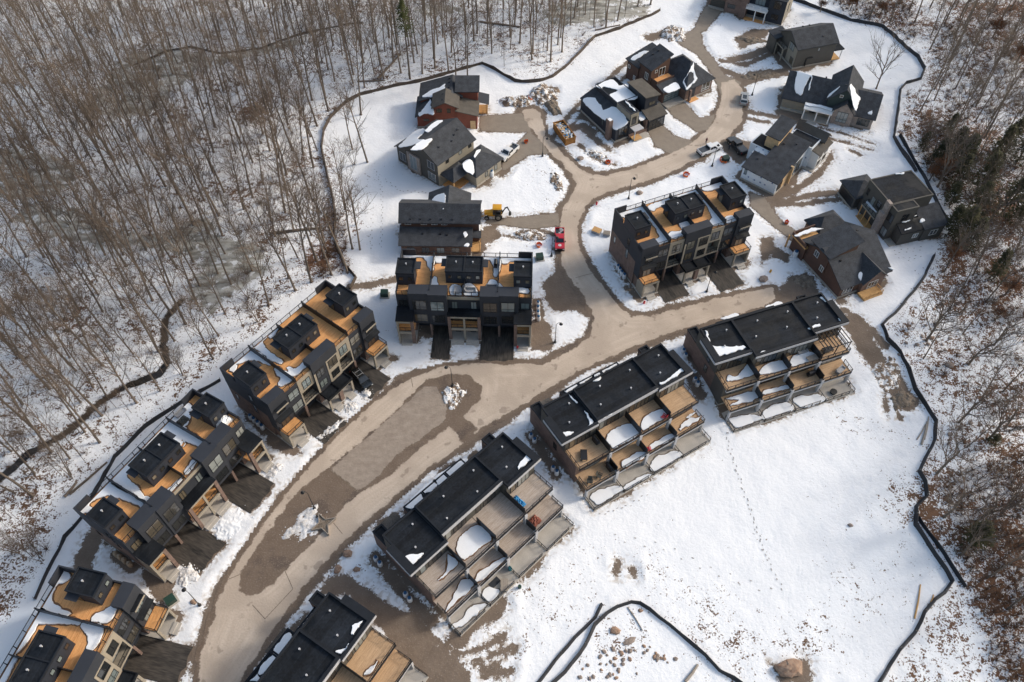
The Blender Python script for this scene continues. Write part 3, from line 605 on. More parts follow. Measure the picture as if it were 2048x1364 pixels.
def snow_on(root,zm,patches,label,thick=.14):
    """drifts left on roofs and decks: patches = [(height or height function, outline)]"""
    b=MB(); rr=random.Random(len(label))
    for zf,poly in patches:
        f=zf if callable(zf) else (lambda x,y,k=zf:k)
        P=[]
        for (px,py) in zoom(*zm,poly):
            z=f(0,0) if not callable(zf) else 5.0
            for _ in range(8 if callable(zf) else 1): x,y=local_of(root,px,py,z+thick*.5); z=f(x,y)
            P.append((x,y))
        a=sum(P[i][0]*P[(i+1)%len(P)][1]-P[(i+1)%len(P)][0]*P[i][1] for i in range(len(P)))
        if a<0: P=P[::-1]
        # smooth closed outline with small melt scallops
        Q=[]; n=len(P)
        for i in range(n):
            p0,p1,p2,p3=[Vector(P[(i+k)%n]) for k in (-1,0,1,2)]
            L=(p2-p1).length; m=max(1,int(L/.24))
            for k in range(m):
                t=k/m; q=.5*((2*p1)+(-p0+p2)*t+(2*p0-5*p1+4*p2-p3)*t*t+(-p0+3*p1-3*p2+p3)*t**3) if n>3 else p1.lerp(p2,t)
                Q.append((q.x+rr.uniform(-.05,.05)+.16*float(fbm(np.array([q.x]),np.array([q.y]),.9,31,2)[0]),q.y+rr.uniform(-.05,.05)+.16*float(fbm(np.array([q.x+50]),np.array([q.y]),.9,32,2)[0])))
        n=len(Q)
        if zf==dz_:      # the drifts on the high roof decks run a little wider
            Q=[(Q[i][0]+(Q[(i+1)%n][1]-Q[i-1][1])/(math.dist(Q[(i+1)%n],Q[i-1])+1e-6)*.28,Q[i][1]-(Q[(i+1)%n][0]-Q[i-1][0])/(math.dist(Q[(i+1)%n],Q[i-1])+1e-6)*.28) for i in range(n)]
            Q=[(min(max(x,.25),23.98),min(max(y,.25),root['deck_depth']-.3)) for x,y in Q]
        inn=[]
        for i in range(n):
            p,q=Vector(Q[i-1]),Vector(Q[(i+1)%n]); t=(q-p); t=t/(t.length+1e-6); inn.append((Q[i][0]-t.y*.06,Q[i][1]+t.x*.06))
        vs=[(x,y,f(x,y)+.01) for x,y in Q]+[(x,y,f(x,y)+thick) for x,y in inn]
        mi=1 if zf in (dz_,5.04,1.99) else (2 if zf==-.97 else 0)
        if mi:
            out=[]
            for i in range(n):
                p_,q_=Vector(Q[i-1]),Vector(Q[(i+1)%n]); t=(q_-p_); t=t/(t.length+1e-6); w_=.10+.22*abs(float(fbm(np.array([Q[i][0]]),np.array([Q[i][1]]),1.3,33,2)[0])); out.append((Q[i][0]+t.y*w_,Q[i][1]-t.x*w_))
            W0=[(x,y,f(x,y)+.006) for x,y in out]+[(x,y,f(x,y)+.006) for x,y in Q]
            b.add(W0,[(i,(i+1)%n,n+(i+1)%n,n+i) for i in range(n)],mi)
        tri=tessellate_polygon([[Vector((x,y,0)) for x,y in inn]])
        b.add(vs,[(i,(i+1)%n,n+(i+1)%n,n+i) for i in range(n)]+[tuple(n+i for i in t_) for t_ in tri])
    me=b.mesh('roof_snow',['snow','wetwood','wetfloor']); o=obj('roof_snow',me); o.location=root.location; o.rotation_euler=root.rotation_euler
    return tag(o,label,'snow',None,'stuff')
def vent(par,x,y,z):
    b=MB(); b.cyl(x,y,z,z+.35,.09,8); b.cyl(x,y,z+.3,z+.42,.15,8); return b.build('vent','greytrim',par)
def driveway(root,x0,x1,y0,y1,label,m='asphalt',z=.055):
    """asphalt sheet with ragged end, just above the ground"""
    rr=random.Random(int(x0*10)); b=MB(); n=8
    pts=[(x0,y1),(x1,y1)]+[(x1-(x1-x0)*i/n,y0+rr.uniform(-.25,.35)) for i in range(n+1)]
    b.prism(pts,z-.03,z); o=b.build('driveway',m); o.location=root.location; o.rotation_euler=root.rotation_euler
    return tag(o,label,None,None,'structure')

ZD_=10.3
def deckA(t,W,D,pent,wood,divs=(6.06,18.18)):
    zd=ZD_
    b=MB(); b.box(.12,W-.12,.1,D-.1,zd-.02,zd+.04); b.build('roof_deck',wood,t)
    for x in divs:
        b=MB(); b.box(x-.06,x+.06,.25,D-.2,zd+.04,zd+1.35); 
        for y in (.25,D*.33,D*.66,D-.2): b.box(x-.09,x+.09,y-.09,y+.09,zd+.04,zd+1.5)
        b.build('divider_screen','blackmetal',t)
    for y0,y1 in ((.25,pent[1][2]),(pent[1][3],D-.2)):
        b=MB(); b.box(12.06,12.18,y0,y1,zd+.04,zd+1.35); b.build('divider_screen','blackmetal',t)
    # rear corner parapets, side parapets
    for sx in (0,1):
        b=MB(); X=lambda a:a if not sx else W-a
        b.box(X(0),X(2.6),D-.22,D,zd-.03,zd+1.55); b.box(X(0),X(.22),D-3.4,D-.22,zd-.03,zd+1.55)
        b.box(X(0),X(.2),.0,D-3.4,zd-.03,zd+.75); b.build('parapet','charcoal',t)
    rail(t,[(2.6,D-.1,zd),(W-2.6,D-.1,zd)],1.1,2.2)
    for i,(x0,x1,y0,y1) in enumerate(pent):
        ph=MB(); ph.box(x0,x1,y0,y1,zd,13.25); p=ph.build('stair_penthouse','navy',t)
        r=MB(); r.box(x0+.02,x1-.02,y0+.02,y1-.02,13.22,13.3)
        c=MB(); c.box(x0-.05,x1+.05,y0-.05,y0+.15,13.2,13.5); c.box(x0-.05,x1+.05,y1-.15,y1+.05,13.2,13.5); c.box(x0-.05,x0+.15,y0+.15,y1-.15,13.2,13.5); c.box(x1-.15,x1+.05,y0+.15,y1-.15,13.2,13.5)
        if x1-x0>5: c.box((x0+x1)/2-.1,(x0+x1)/2+.1,y0+.15,y1-.15,13.25,13.45)
        r.build('roof','membrane',p); c.build('parapet','rimdark',p)
        n=4 if x1-x0>5 else 2
        for k in range(n): win(p,'-y',x0+(x1-x0)*(k+.5)/n,y0,zd+1.35,.62,.75,1)
        sides=(('+x',x1),) if i==0 else ((('-x',x0),('+x',x1)) if i==1 else (('-x',x0),))
        for fc,xx in sides:
            d_=MB(); s=1 if fc=='+x' else -1
            d_.box(xx,xx+s*.9,y1-1.9,y1-.1,zd+2.35,zd+2.5); d_.build('door_canopy','charcoal',p)
            q=MB(); q.box(xx+s*.001,xx+s*.05,y1-1.6,y1-.6,zd+.05,zd+2.2); q.build('door','glass',p)
        for k in range(max(1,n//2)): vent(p,x0+(x1-x0)*(k+.6)/(n//2+.2),y0+(y1-y0)*.6,13.3)
def sidewins(t,W,D):
    for fc,xx in (('-x',0.0),('+x',W)):
        win(t,fc,D*.42,xx,4.6,.7,2.2,1,2); win(t,fc,D*.42,xx,8.0,.7,1.6,1); win(t,fc,D*.85,xx,4.2,.6,1.5,1)
def steps(t,x0,x1,y,n=2,z=.0):
    b=MB()
    b.box(x0,x1,y-1.1,y,z,.17); b.box(x0,x1,y-.55,y,.17,.34); b.build('steps','concrete',t)
def rowA(loc,ang,kind,label,D,wood):
    """four-unit street townhouse row with roof decks; kind 1 has two-storey framed porches, kind 2 end balconies"""
    W=24.24; a=R(ang); t=thing('townhouse_row',label,'townhouses',(loc[0]-math.cos(a)*12.12,loc[1]-math.sin(a)*12.12,0),a,'townhouse rows with roof decks')
    zd=ZD_; t['deck_depth']=D
    # brick lower body and dark upper body
    wall(t,0,W,1.5,D,0,6.4,'brick','brick_wall'); wall(t,.003,W-.003,1.5,D-.003,6.4,zd-.03,'charcoal','upper_wall')
    b=MB(); b.box(-.04,W+.04,1.55,D+.04,-.6,.35); b.build('foundation','foundation',t)
    F='charcoal'
    pent=[(0.02,3.3,2.35,6.05),(8.75,15.35,3.1,6.9),(20.94,24.22,2.35,6.05)] if kind==1 else [(0.02,3.4,3.15,7.3),(8.9,15.45,3.85,7.65),(20.84,24.22,3.15,7.3)]
    deckA(t,W,D,pent,wood); sidewins(t,W,D)
    MX=lambda x:W-x
    if kind==2:
        for m in (0,1):
            X=(lambda x:x) if not m else MX
            tw=MB(); tw.box(X(0),X(3.4),-.35,1.49,3.35,11.5); tw.build('end_tower',F,t)
            win(t,'-y',X(1.75),-.35,7.25,1.5,1.75,3); 
            c=MB(); c.box(X(.5),X(3.0),-1.05,-.36,9.15,9.3); c.build('window_canopy','membrane',t)
            c=MB(); c.box(X(.5),X(3.0),-1.12,-1.05,9.02,9.32); c.build('canopy_trim','beige',t)
            c=MB(); c.ext([(X(.15),-.36,6.75),(X(3.25),-.36,6.75),(X(3.25),-1.25,6.35),(X(.15),-1.25,6.35)],(0,0,.12)); c.build('awning','membrane',t)
            win(t,'-y',X(1.75),-.35,3.75,1.6,2.1,2)
            # porch portal with balcony on top
            p=MB(); p.box(X(.1),X(3.6),-2.45,-.36,3.0,3.5); 
            for xx in (.1,3.25): p.box(X(xx),X(xx+.35),-2.45,-2.1,0.2,3.0)
            p.box(X(.1),X(.35),-2.1,-.0,.2,3.0); p.build('porch_frame','beige',t)
            p=MB(); p.box(X(.2),X(3.5),-2.35,-.37,3.5,3.56); p.build('balcony_deck',wood,t)
            rail(t,[(X(.15),-.4,3.5),(X(.15),-2.4,3.5),(X(3.55),-2.4,3.5),(X(3.55),-.4,3.5)],1.05,1.7)
            p=MB(); p.box(X(.0),X(3.7),-2.6,1.49,-.3,.2); p.build('porch_floor','concrete',t); steps(t,min(X(.9),X(2.7)),max(X(.9),X(2.7)),-2.6)
            p=MB(); p.box(X(.3),X(3.4),.2,1.49,.2,3.34); p.build('porch_wall','brick',t)
            p=MB(); p.box(X(1.2),X(2.2),.12,.22,.2,2.4); p.build('door','charcoal',t)
            # dark bay
            p=MB(); p.box(X(3.401),X(6.15),0,1.49,3.35,zd); p.build('wall',F,t)
            for zz in (3.95,7.3): win(t,'-y',X(4.9),0,zz,2.0,1.9,2,2)
            rail(t,[(X(3.45),.12,zd),(X(6.0),.12,zd)],1.1,1.5)
            # pale bay over a recessed balcony
            p=MB(); p.box(X(6.151),X(9.3),-.05,1.49,6.75,zd); p.box(X(6.151),X(9.3),-.05,1.49,3.3,3.65); p.box(X(6.151),X(6.4),-.05,1.49,3.65,6.75); p.build('pale_wall','beige',t)
            win(t,'-y',X(7.8),-.05,7.35,1.6,2.0,2,2); rail(t,[(X(6.45),.05,3.65),(X(9.2),.05,3.65)],1.0,1.4)
            p=MB(); p.box(X(6.4),X(9.3),1.40,1.495,3.66,6.74); p.build('recess_wall','brown',t); win(t,'-y',X(7.8),1.40,3.75,1.9,2.1,2)
            p=MB(); p.box(X(5.95),X(6.35),-.15,.25,0,3.3); p.build('column','brick',t)
            rail(t,[(X(6.2),.12,zd),(X(9.2),.12,zd)],1.1,1.5)
            # garages
            p=MB(); p.box(X(3.72),X(9.25),1.42,1.495,0,3.3); p.build('garage_wall',F,t)
            garage(t,'-y',X(5.0),1.42,2.35,2.35,'charcoal'); garage(t,'-y',X(7.75),1.42,2.35,2.35,'charcoal')
        tw=MB(); tw.box(9.302,14.938,-.35,1.49,3.6,11.9); tw.build('centre_tower',F,t)
        p=MB(); p.box(12.2,14.9,-.42,-.351,3.7,9.6); p.box(9.32,9.7,-.42,-.351,3.7,9.0); p.build('pale_panel','beige',t)
        win(t,'-y',10.75,-.35,7.3,1.6,2.0,2,2); win(t,'-y',13.55,-.42,7.3,1.8,2.0,2,2); win(t,'-y',10.75,-.35,4.5,1.5,1.6,2,2); win(t,'-y',13.55,-.42,4.5,1.6,1.6,2,2)
        for x0,x1 in ((9.25,12.1),(12.14,14.99)):
            p=MB(); p.box(x0,x1,-2.6,-.43,3.35,3.62); r=p.build('porch_roof','membrane',t)
            c=MB(); c.box(x0,x1,-2.66,-2.5,3.3,3.85); c.box(x0,x0+.14,-2.5,-.43,3.3,3.85); c.box(x1-.14,x1,-2.5,-.43,3.3,3.85); c.build('parapet','membrane',r)
        p=MB()
        for x in (9.3,14.55): p.box(x,x+.38,-2.5,-2.1,.2,3.3)
        p.box(9.3,14.93,-2.5,-2.1,2.95,3.3); p.build('porch_frame','beige',t)
        p=MB(); p.box(11.75,12.5,-2.5,-1.9,.2,2.95); p.build('pier','brick',t)
        p=MB(); p.box(9.25,15.0,-2.6,1.49,-.3,.2); p.build('porch_floor','concrete',t)
        p=MB(); p.box(9.3,14.93,.1,1.49,.2,3.59); p.build('porch_wall','brick',t)
        for x in (10.6,13.6):
            steps(t,x-.7,x+.7,-2.6); p=MB(); p.box(x-.5,x+.5,.0,.1,.2,2.4); p.build('door','charcoal',t)
    else:
        for m in (0,1):
            X=(lambda x:x) if not m else MX
            p=MB(); p.box(X(0),X(2.299),0,1.49,3.35,zd); p.build('wall',F,t)
            win(t,'-y',X(1.15),0,7.0,1.4,1.9,2,2); rail(t,[(X(.15),.12,zd),(X(2.2),.12,zd)],1.1,1.2)
            # twin-bay dark tower
            tw=MB(); tw.box(X(2.3),X(5.8),-.75,1.49,3.35,11.6); tw.build('tower',F,t); tw=MB(); tw.box(X(5.801),X(9.2),-.95,1.49,3.35,11.6); tw.build('tower',F,t)
            for xx,yy in ((4.2,-.75),(7.4,-.95)):
                win(t,'-y',X(xx),yy,7.35,2.3,2.4,2,2); win(t,'-y',X(xx),yy,4.05,2.2,1.9,2,2)
            p=MB(); p.box(X(5.65),X(6.05),-.9,-.5,0,3.35); p.build('column','brick',t)
            p=MB(); p.box(X(3.15),X(9.2),1.42,1.495,0,3.34); p.build('garage_wall',F,t)
            garage(t,'-y',X(4.55),1.42,2.4,2.35,'charcoal'); garage(t,'-y',X(7.55),1.42,2.4,2.35,'charcoal')
            # end porch: two-storey pale frame under a lean-to
            p=MB(); p.ext([(X(-.12),-.01,7.15),(X(3.12),-.01,7.15),(X(3.12),-3.15,6.62),(X(-.12),-3.15,6.62)],(0,0,.16)); p.build('porch_roof','membrane',t)
            p=MB(); p.box(X(-.05),X(.3),-3.05,-2.7,.2,6.55); p.box(X(.3),X(2.75),-3.05,-2.7,6.0,6.55); p.box(X(.3),X(2.75),-3.05,-2.7,2.95,3.5); p.box(X(-.05),X(.05),-2.7,0,.2,6.6); p.build('porch_frame','beige',t)
            p=MB(); p.box(X(2.5),X(3.05),-3.08,-2.5,.2,6.56); p.build('pier','brick',t)
            p=MB(); p.box(X(.05),X(3.0),-2.69,-.01,3.2,3.45); p.build('balcony_deck',wood,t); rail(t,[(X(.3),-2.8,3.5),(X(2.45),-2.8,3.5)],1.0,1.1)
            p=MB(); p.box(X(-.1),X(3.1),-3.1,1.49,-.3,.2); p.build('porch_floor','concrete',t); steps(t,min(X(.4),X(2.4)),max(X(.4),X(2.4)),-3.1)
            p=MB(); p.box(X(.05),X(3.0),.05,1.49,.2,3.34); p.build('porch_wall','brick',t); win(t,'-y',X(1.5),0,3.55,1.8,2.2,2)
            p=MB(); p.box(X(1.0),X(2.0),-.02,.05,.2,2.4); p.build('door','charcoal',t)
        p=MB(); p.box(9.201,15.039,-.0,1.49,3.35,zd); p.build('wall',F,t)
        p=MB(); p.box(9.21,15.03,-.12,-.001,9.55,zd-.05); p.build('pale_trim','beige',t)
        for x in (10.4,13.85): win(t,'-y',x,0,6.95,.9,1.9,2)
        rail(t,[(9.3,.12,zd),(14.95,.12,zd)],1.1,1.4)
        p=MB(); p.box(9.1,15.1,-1.95,-.01,6.9,7.05); p.build('porch_roof','membrane',t)
        p=MB(); p.box(9.7,14.55,-1.9,-1.55,6.4,6.9); p.box(9.7,14.55,-1.9,-1.55,2.95,3.5); p.box(11.95,12.3,-1.92,-1.5,.2,6.9); p.build('porch_frame','beige',t)
        for x in (9.15,14.55): p=MB(); p.box(x,x+.54,-1.95,-1.4,.2,6.89); p.build('pier','brick',t)
        p=MB(); p.box(9.2,15.0,-1.54,-.01,3.2,3.45); p.build('balcony_deck',wood,t); rail(t,[(9.7,-1.7,3.5),(14.5,-1.7,3.5)],1.0,1.2)
        p=MB(); p.box(9.1,15.1,-2.0,1.49,-.3,.2); p.build('porch_floor','concrete',t); p=MB(); p.box(9.25,15.0,.05,1.49,.2,3.34); p.build('porch_wall','brick',t)
        for x in (10.7,13.5):
            win(t,'-y',x,0,3.55,1.9,2.2,2); steps(t,x-1.2,x+1.2,-2.0); p=MB(); p.box(x-.5,x+.5,-.02,.05,.2,2.4); p.build('door','charcoal',t)
    return t
A1=rowA((-8.62,92.27),-2.0,1,'townhouse row with roof decks facing the camera head-on, below the yellow backhoe',9.9,'cedar')
A3=rowA((-49.03,56.27),59.7,1,'roof deck townhouse row at left with the most snow, below the stream',9.7,'cedar')
AE=rowA((35.24,107.76),23.2,2,'roof deck townhouse row standing alone inside the right bend of the road',11.16,'cedar')
A2=rowA((-31.68,78.54),52.9,2,'roof deck townhouse row with a black car parked in its drive',11.16,'cedar')
_r4=(-58.2,35.15); _a4=R(77.0)
A4=rowA((-53.13-math.cos(_a4)*6.06,33.84-math.sin(_a4)*6.06),77.0,2,'roof deck townhouse row cut off by the bottom left corner',11.16,'cedar')
ZA1=((720,340),3.59);ZA3=((120,760),3.247);ZAE=((1160,330),4.4);ZA2=((420,540),3.59);ZA4=((0,1100),4.655)
dz=dz_
snow_on(AE,ZAE,[(dz,p) for p in ([(345,425),(420,385),(540,355),(600,410),(690,530),(775,640),(695,690),(680,665),(710,640),(700,590),(660,530),(610,470),(575,430),(520,405),(400,430),(385,455)],
 [(850,275),(1010,225),(1060,280),(1270,495),(1190,520),(1060,555),(1045,520),(1130,515),(1170,460),(1150,400),(1100,330),(1020,260),(850,300)],[(615,360),(790,300),(850,290),(750,340),(740,355),(690,360),(650,380),(640,395)],
 [(795,625),(805,595),(880,590),(910,570),(880,520),(930,505),(960,515),(1000,550),(940,600),(820,640)],[(1095,190),(1240,145),(1255,180),(1120,220)],[(1290,460),(1400,460),(1390,470),(1300,505)])],'melting snow on the roof decks of the row inside the road bend')
snow_on(A1,ZA1,[(dz,p) for p in ([(318,600),(525,596),(528,625),(515,720),(500,680),(480,640),(440,620),(400,620),(330,625)],[(545,600),(615,600),(610,640),(565,660),(545,640)],[(540,770),(550,830),(600,862),(510,865),(515,830)],[(890,625),(1000,615),(975,760),(965,690),(940,640),(900,635)],
 [(1015,610),(1230,610),(1225,640),(1090,650),(1035,668),(1020,640)],[(1000,820),(1030,880),(992,880)],[(900,860),(935,800),(975,800),(975,875),(910,875)],[(660,835),(710,835),(715,895),(665,890)],[(755,830),(800,825),(830,860),(830,905),(755,890)],[(440,865),(490,830),(490,865)],[(1120,850),(1195,862),(1195,880),(1150,868)])],'snow drifts curving over the roof decks of the head-on row')
snow_on(A2,ZA2,[(dz,p) for p in ([(180,665),(200,620),(270,558),(300,570),(400,640),(435,675),(340,640),(290,640),(200,665)],[(150,720),(170,685),(185,695),(165,725)],[(468,705),(540,735),(575,770),(565,800),(515,825),(505,800),(515,770)],[(300,535),(340,490),(395,475),(365,510),(375,550),(420,590),(500,645),(510,665),(430,625),(340,560)],[(430,470),(450,420),(490,405),(480,425),(440,480)],[(560,705),(600,720),(650,690),(735,610),(742,620),(690,680),(600,752)])],'thin snow on the roof decks of the row with the black car')
snow_on(A3,ZA3,[(dz,p) for p in ([(130,840),(290,650),(330,660),(590,820),(600,830),(560,870),(545,830),(490,790),(330,745),(260,755),(190,790),(180,820),(210,850),(165,855)],[(320,630),(500,460),(545,470),(440,590),(430,640),(490,690),(540,760),(620,765),(720,700),(780,640),(770,665),(700,740),(600,815),(500,760)],
 [(525,435),(680,270),(960,430),(920,470),(880,530),(830,605),(815,590),(860,540),(900,480),(905,440),(860,400),(790,385),(800,420),(700,370)],[(700,240),(820,160),(850,190),(820,210),(830,250),(790,300)],[(970,400),(1020,390),(1000,415)])],'broad snow drifts on the roof decks of the snowiest left row')
snow_on(A4,ZA4,[(dz,p) for p in ([(345,510),(520,180),(640,240),(600,280),(520,310),(470,400),(480,490),(560,560),(640,590)],[(860,635),(1040,540),(1075,530),(1030,640),(960,670),(930,660)],[(130,940),(330,560),(470,600),(620,650),(740,680),(400,670),(330,700),(220,880)],[(770,690),(940,720),(930,800),(860,920),(760,1060),(830,900),(830,800)],[(0,1080),(80,1000),(140,1010),(50,1190),(-40,1300)])],'snow on the roof decks of the cut off bottom left row')
driveway(A1,6.0,9.4,-6.4,1.4,'dark wet asphalt drive left of the centre porches of the head-on row')
driveway(A1,15.0,21.2,-6.4,1.4,'wide streaked asphalt drive right of the centre porches of the head-on row')
driveway(A3,3.2,9.3,-6.6,1.4,'streaked asphalt drive at the near end of the snowiest left row')
driveway(A3,15.0,21.1,-6.6,1.4,'streaked asphalt drive at the far end of the snowiest left row')
driveway(AE,3.75,9.2,-5.4,1.4,'dark asphalt drive at the near end of the row inside the road bend')
driveway(AE,15.1,20.6,-7.4,1.4,'dark asphalt drive at the far end of the row inside the road bend')
driveway(A2,3.75,9.2,-6.2,1.4,'dark asphalt drive at the near end of the row with the black car')
driveway(A2,15.1,20.6,-6.2,1.4,'asphalt drive with the black car on it')
driveway(A4,15.1,20.6,-7.0,1.4,'muddy asphalt drive of the cut off bottom left row')

# ---------------------------------------------------------------- walk-out rows on the right (rear decks face the camera)
UX=[1.1,7.22,13.35,19.48,25.6]
def rowB(loc,ang,label,wood,roofs,brick_units,dark='charcoal',zgr=-1.05):
    """local x along the row, y towards the street; decks step out towards -y.  roofs=[(first unit,last unit,front y,top z)]"""
    a=R(ang); t=thing('walkout_townhouse_row',label,'townhouses',(loc[0],loc[1],0),a,'walk-out townhouse rows with stepped rear decks')
    ZR=8.45; ZU=5.0; ZM=1.95; ZP=-.98
    b=MB(); b.box(1.02,25.68,-2.95,7.5,-1.9,-.3); b.build('foundation','foundation',t)
    # end walls and street half in brick, upper storey in dark siding
    wall(t,1.1,25.6,0.3,7.4,-.3,4.6,'brick','brick_wall')
    for i in range(4):
        y0=[r for r in roofs if r[0]<=i<=r[1]][0][2]
        wall(t,UX[i]+(.003 if i else 0),UX[i+1]-.003,y0+.35,7.397,4.6,ZR-.05,'taupe','upper_wall')
        # storey under the upper deck
        wall(t,UX[i]+.003,UX[i+1]-.003,-2.9,.299,-.3,ZU-.12,'brick' if i in brick_units else 'taupe','wall')
        c=(UX[i]+UX[i+1])/2
        # glazing: upper storey, middle storey, patio level
        win(t,'-y',c+.6,y0+.35,ZU+.15,2.4,2.1,3); win(t,'-y',c-1.7,y0+.35,ZU+.15,.95,2.1,1)
        win(t,'-y',c+.3,-2.9,ZM+.12,2.9,2.1,3); win(t,'-y',c+.3,-2.9,ZP+.1,2.6,2.1,3)
        # upper deck
        f=MB(); f.box(UX[i]+.05,UX[i+1]-.05,-3.65,y0+.34,ZU-.1,ZU+.03); f.build('upper_deck',wood,t)
        f=MB(); f.box(UX[i]+.02,UX[i+1]-.02,-3.8,-3.65,ZU-.3,ZU+.05); f.build('deck_edge','blackmetal',t)
        if i not in brick_units: f=MB(); f.box(UX[i]+.02,UX[i+1]-.02,-3.78,-3.4,ZU-.62,ZU-.302); f.build('beam','greytrim',t)
        # middle deck on pale beams and columns
        f=MB(); f.box(UX[i]+.05,UX[i+1]-.05,-6.05,-2.91,ZM-.1,ZM+.03); f.build('lower_deck',wood,t)
        f=MB(); f.box(UX[i]+.02,UX[i+1]-.02,-6.2,-6.05,ZM-.2,ZM+.05); f.build('deck_edge','blackmetal',t)
        f=MB(); f.box(UX[i]+.02,UX[i+1]-.02,-6.18,-5.85,ZM-.62,ZM-.202); f.build('beam','greytrim',t)
        rail(t,[(UX[i]+.1,-3.72,ZU),(UX[i+1]-.1,-3.72,ZU)],1.05,1.5); rail(t,[(UX[i]+.1,-6.12,ZM),(UX[i+1]-.1,-6.12,ZM)],1.05,1.5)
        rail(t,[(UX[i]+.1,-8.55,ZP),(UX[i+1]-1.1,-8.55,ZP)],1.0,1.6)
        f=MB(); f.box(UX[i]+.02,UX[i+1]-.02,-8.7,-2.905,ZP-.75,ZP); f.build('patio','concrete',t)
    for i in range(5):
        x=UX[i]; 
        if 0<i<4:
            f=MB(); f.box(x-.05,x+.05,-3.6,.6,ZU+.03,ZU+1.75); f.build('divider_screen','blackmetal',t)
            f=MB(); f.box(x-.05,x+.05,-6.0,-3.85,ZM+.03,ZM+1.8); f.build('divider_screen','blackmetal',t)
            f=MB(); f.box(x-.28,x+.28,-6.3,-5.75,ZP,ZM+.55); f.build('column','greytrim',t)
            f=MB(); f.box(x-.26,x+.26,-3.98,-3.45,ZM+.03,ZU+.02); f.build('column','greytrim',t)
            rail(t,[(x,-6.2,ZP),(x,-8.5,ZP)],1.0,1.2)
        else:
            s=1 if i==0 else -1
            f=MB(); f.box(x+s*.02,x+s*.35,-6.22,-5.8,ZP,ZM-.63); f.build('column','greytrim',t)
            rail(t,[(x+s*.12,.2,ZU),(x+s*.12,-3.7,ZU)],1.05,1.4); rail(t,[(x+s*.12,-3.8,ZM),(x+s*.12,-6.1,ZM)],1.05,1.2); rail(t,[(x+s*.05,-5.6,ZP),(x+s*.05,-8.5,ZP)],1.0,1.2)
            win(t,'-x' if s>0 else '+x',3.0,x,5.0,.8,2.6,1,2); win(t,'-x' if s>0 else '+x',3.0,x,2.0,.8,1.6,1,1)
    for (u0,u1,yf,zt) in roofs:
        x0=UX[u0]-(1.0 if u0==0 else -.004); x1=UX[u1+1]+(1.0 if u1==3 else -.004)
        p=MB(); p.box(max(x0,UX[u0]),min(x1,UX[u1+1]),yf+.02,7.4,ZR-.04,zt-.4); r=p.build('roof','membrane',t)
        c=MB(); c.box(x0,x1,yf,yf+.45,ZR-.25,zt-.05)
        c.box(max(x0,UX[u0]-.05),min(x1,UX[u1+1]+.05),7.15,7.45,ZR,zt)
        if u0==0:
            c.box(x0,UX[0]+.25,yf+.45,5.3,ZR-.25,zt-.05); c.box(UX[0]-.06,UX[0]+.2,5.3,7.15,ZR,zt)
        else: c.box(x0,x0+.2,yf+.45,7.15,ZR,zt)
        if u1==3:
            c.box(UX[4]-.25,x1,yf+.45,5.3,ZR-.25,zt-.05); c.box(UX[4]-.2,UX[4]+.06,5.3,7.15,ZR,zt)
        else: c.box(x1-.2,x1,yf+.45,7.15,ZR,zt)
        c.build('parapet','rimdark',r)
        f=MB(); f.box(x0,x1,yf-.09,yf-.003,ZR-.28,zt-.3); f.build('fascia','greytrim',r)
        if u0==0: f=MB(); f.box(x0-.07,x0-.003,yf,5.3,ZR-.28,zt-.3); f.build('fascia','greytrim',r)
        for k in range(u0,u1+1):
            for (dx,yy) in ((2.2,2.6),(4.2,5.6)): vent(r,UX[k]+dx,yy,zt-.4)
    # street side: end porch boxes and low porch roofs
    for x0,x1 in ((1.1,2.9),(23.8,25.6)): flatvol(t,x0,x1,7.45,10.6,-.2,4.7,'brick','membrane',.3,'rimdark','porch_wall')
    for x0,x1 in ((2.95,7.2),(7.25,10.9),(11.0,15.7),(15.8,19.4),(19.5,23.75)):
        deep=10.9 if 7<x0<16 else 9.7
        flatvol(t,x0,x1,7.45,deep,-.2,3.7,'brick','membrane',.22,'rimdark','porch_wall')
    for x in (4.6,17.6): 
        b=MB(); b.box(x-2.0,x+2.0,8.95,13.0,.02,.06); d_=b.build('driveway','asphalt_worn'); d_.location=t.location; d_.rotation_euler=t.rotation_euler
        tag(d_,'short worn drive on the street side of '+label[:60].split(' with')[0],None,None,'structure')
    return t
BF=rowB((7.75,63.1),31.8,'walk-out townhouse row with a red chair on its upper deck, third down the slope side','deckwood',[(0,0,0,9.0),(1,2,.35,9.25),(3,3,0,9.0)],(0,3))
BG=rowB((34.3,78.8),19.8,'walk-out townhouse row farthest up the slope side, with a pergola on its right deck','deckwood',[(0,0,0,9.0),(1,2,-1.2,9.0),(3,3,0,9.0)],())
BD=rowB((-14.4,41.9),44.8,'walk-out townhouse row with grey weathered decks and red patio chairs','weathered',[(0,0,0,9.0),(1,2,1.3,9.35),(3,3,0,9.0)],(0,3))
_c=R(57.5); BC=rowB((-18.56-math.cos(_c)*26.75,36.5-math.sin(_c)*26.75),57.5,'walk-out townhouse row cut off by the bottom edge of the picture','deckwood',[(0,0,0,9.0),(1,2,.35,9.25),(3,3,0,9.0)],(0,3))
ZF=((1040,670),3.6875);ZDd=((730,840),3.0303);ZG=((1340,570),4.4);ZC=((460,1170),4.655)
rz,uz,mz,pz,fz=8.85,5.04,1.99,-.97,3.76
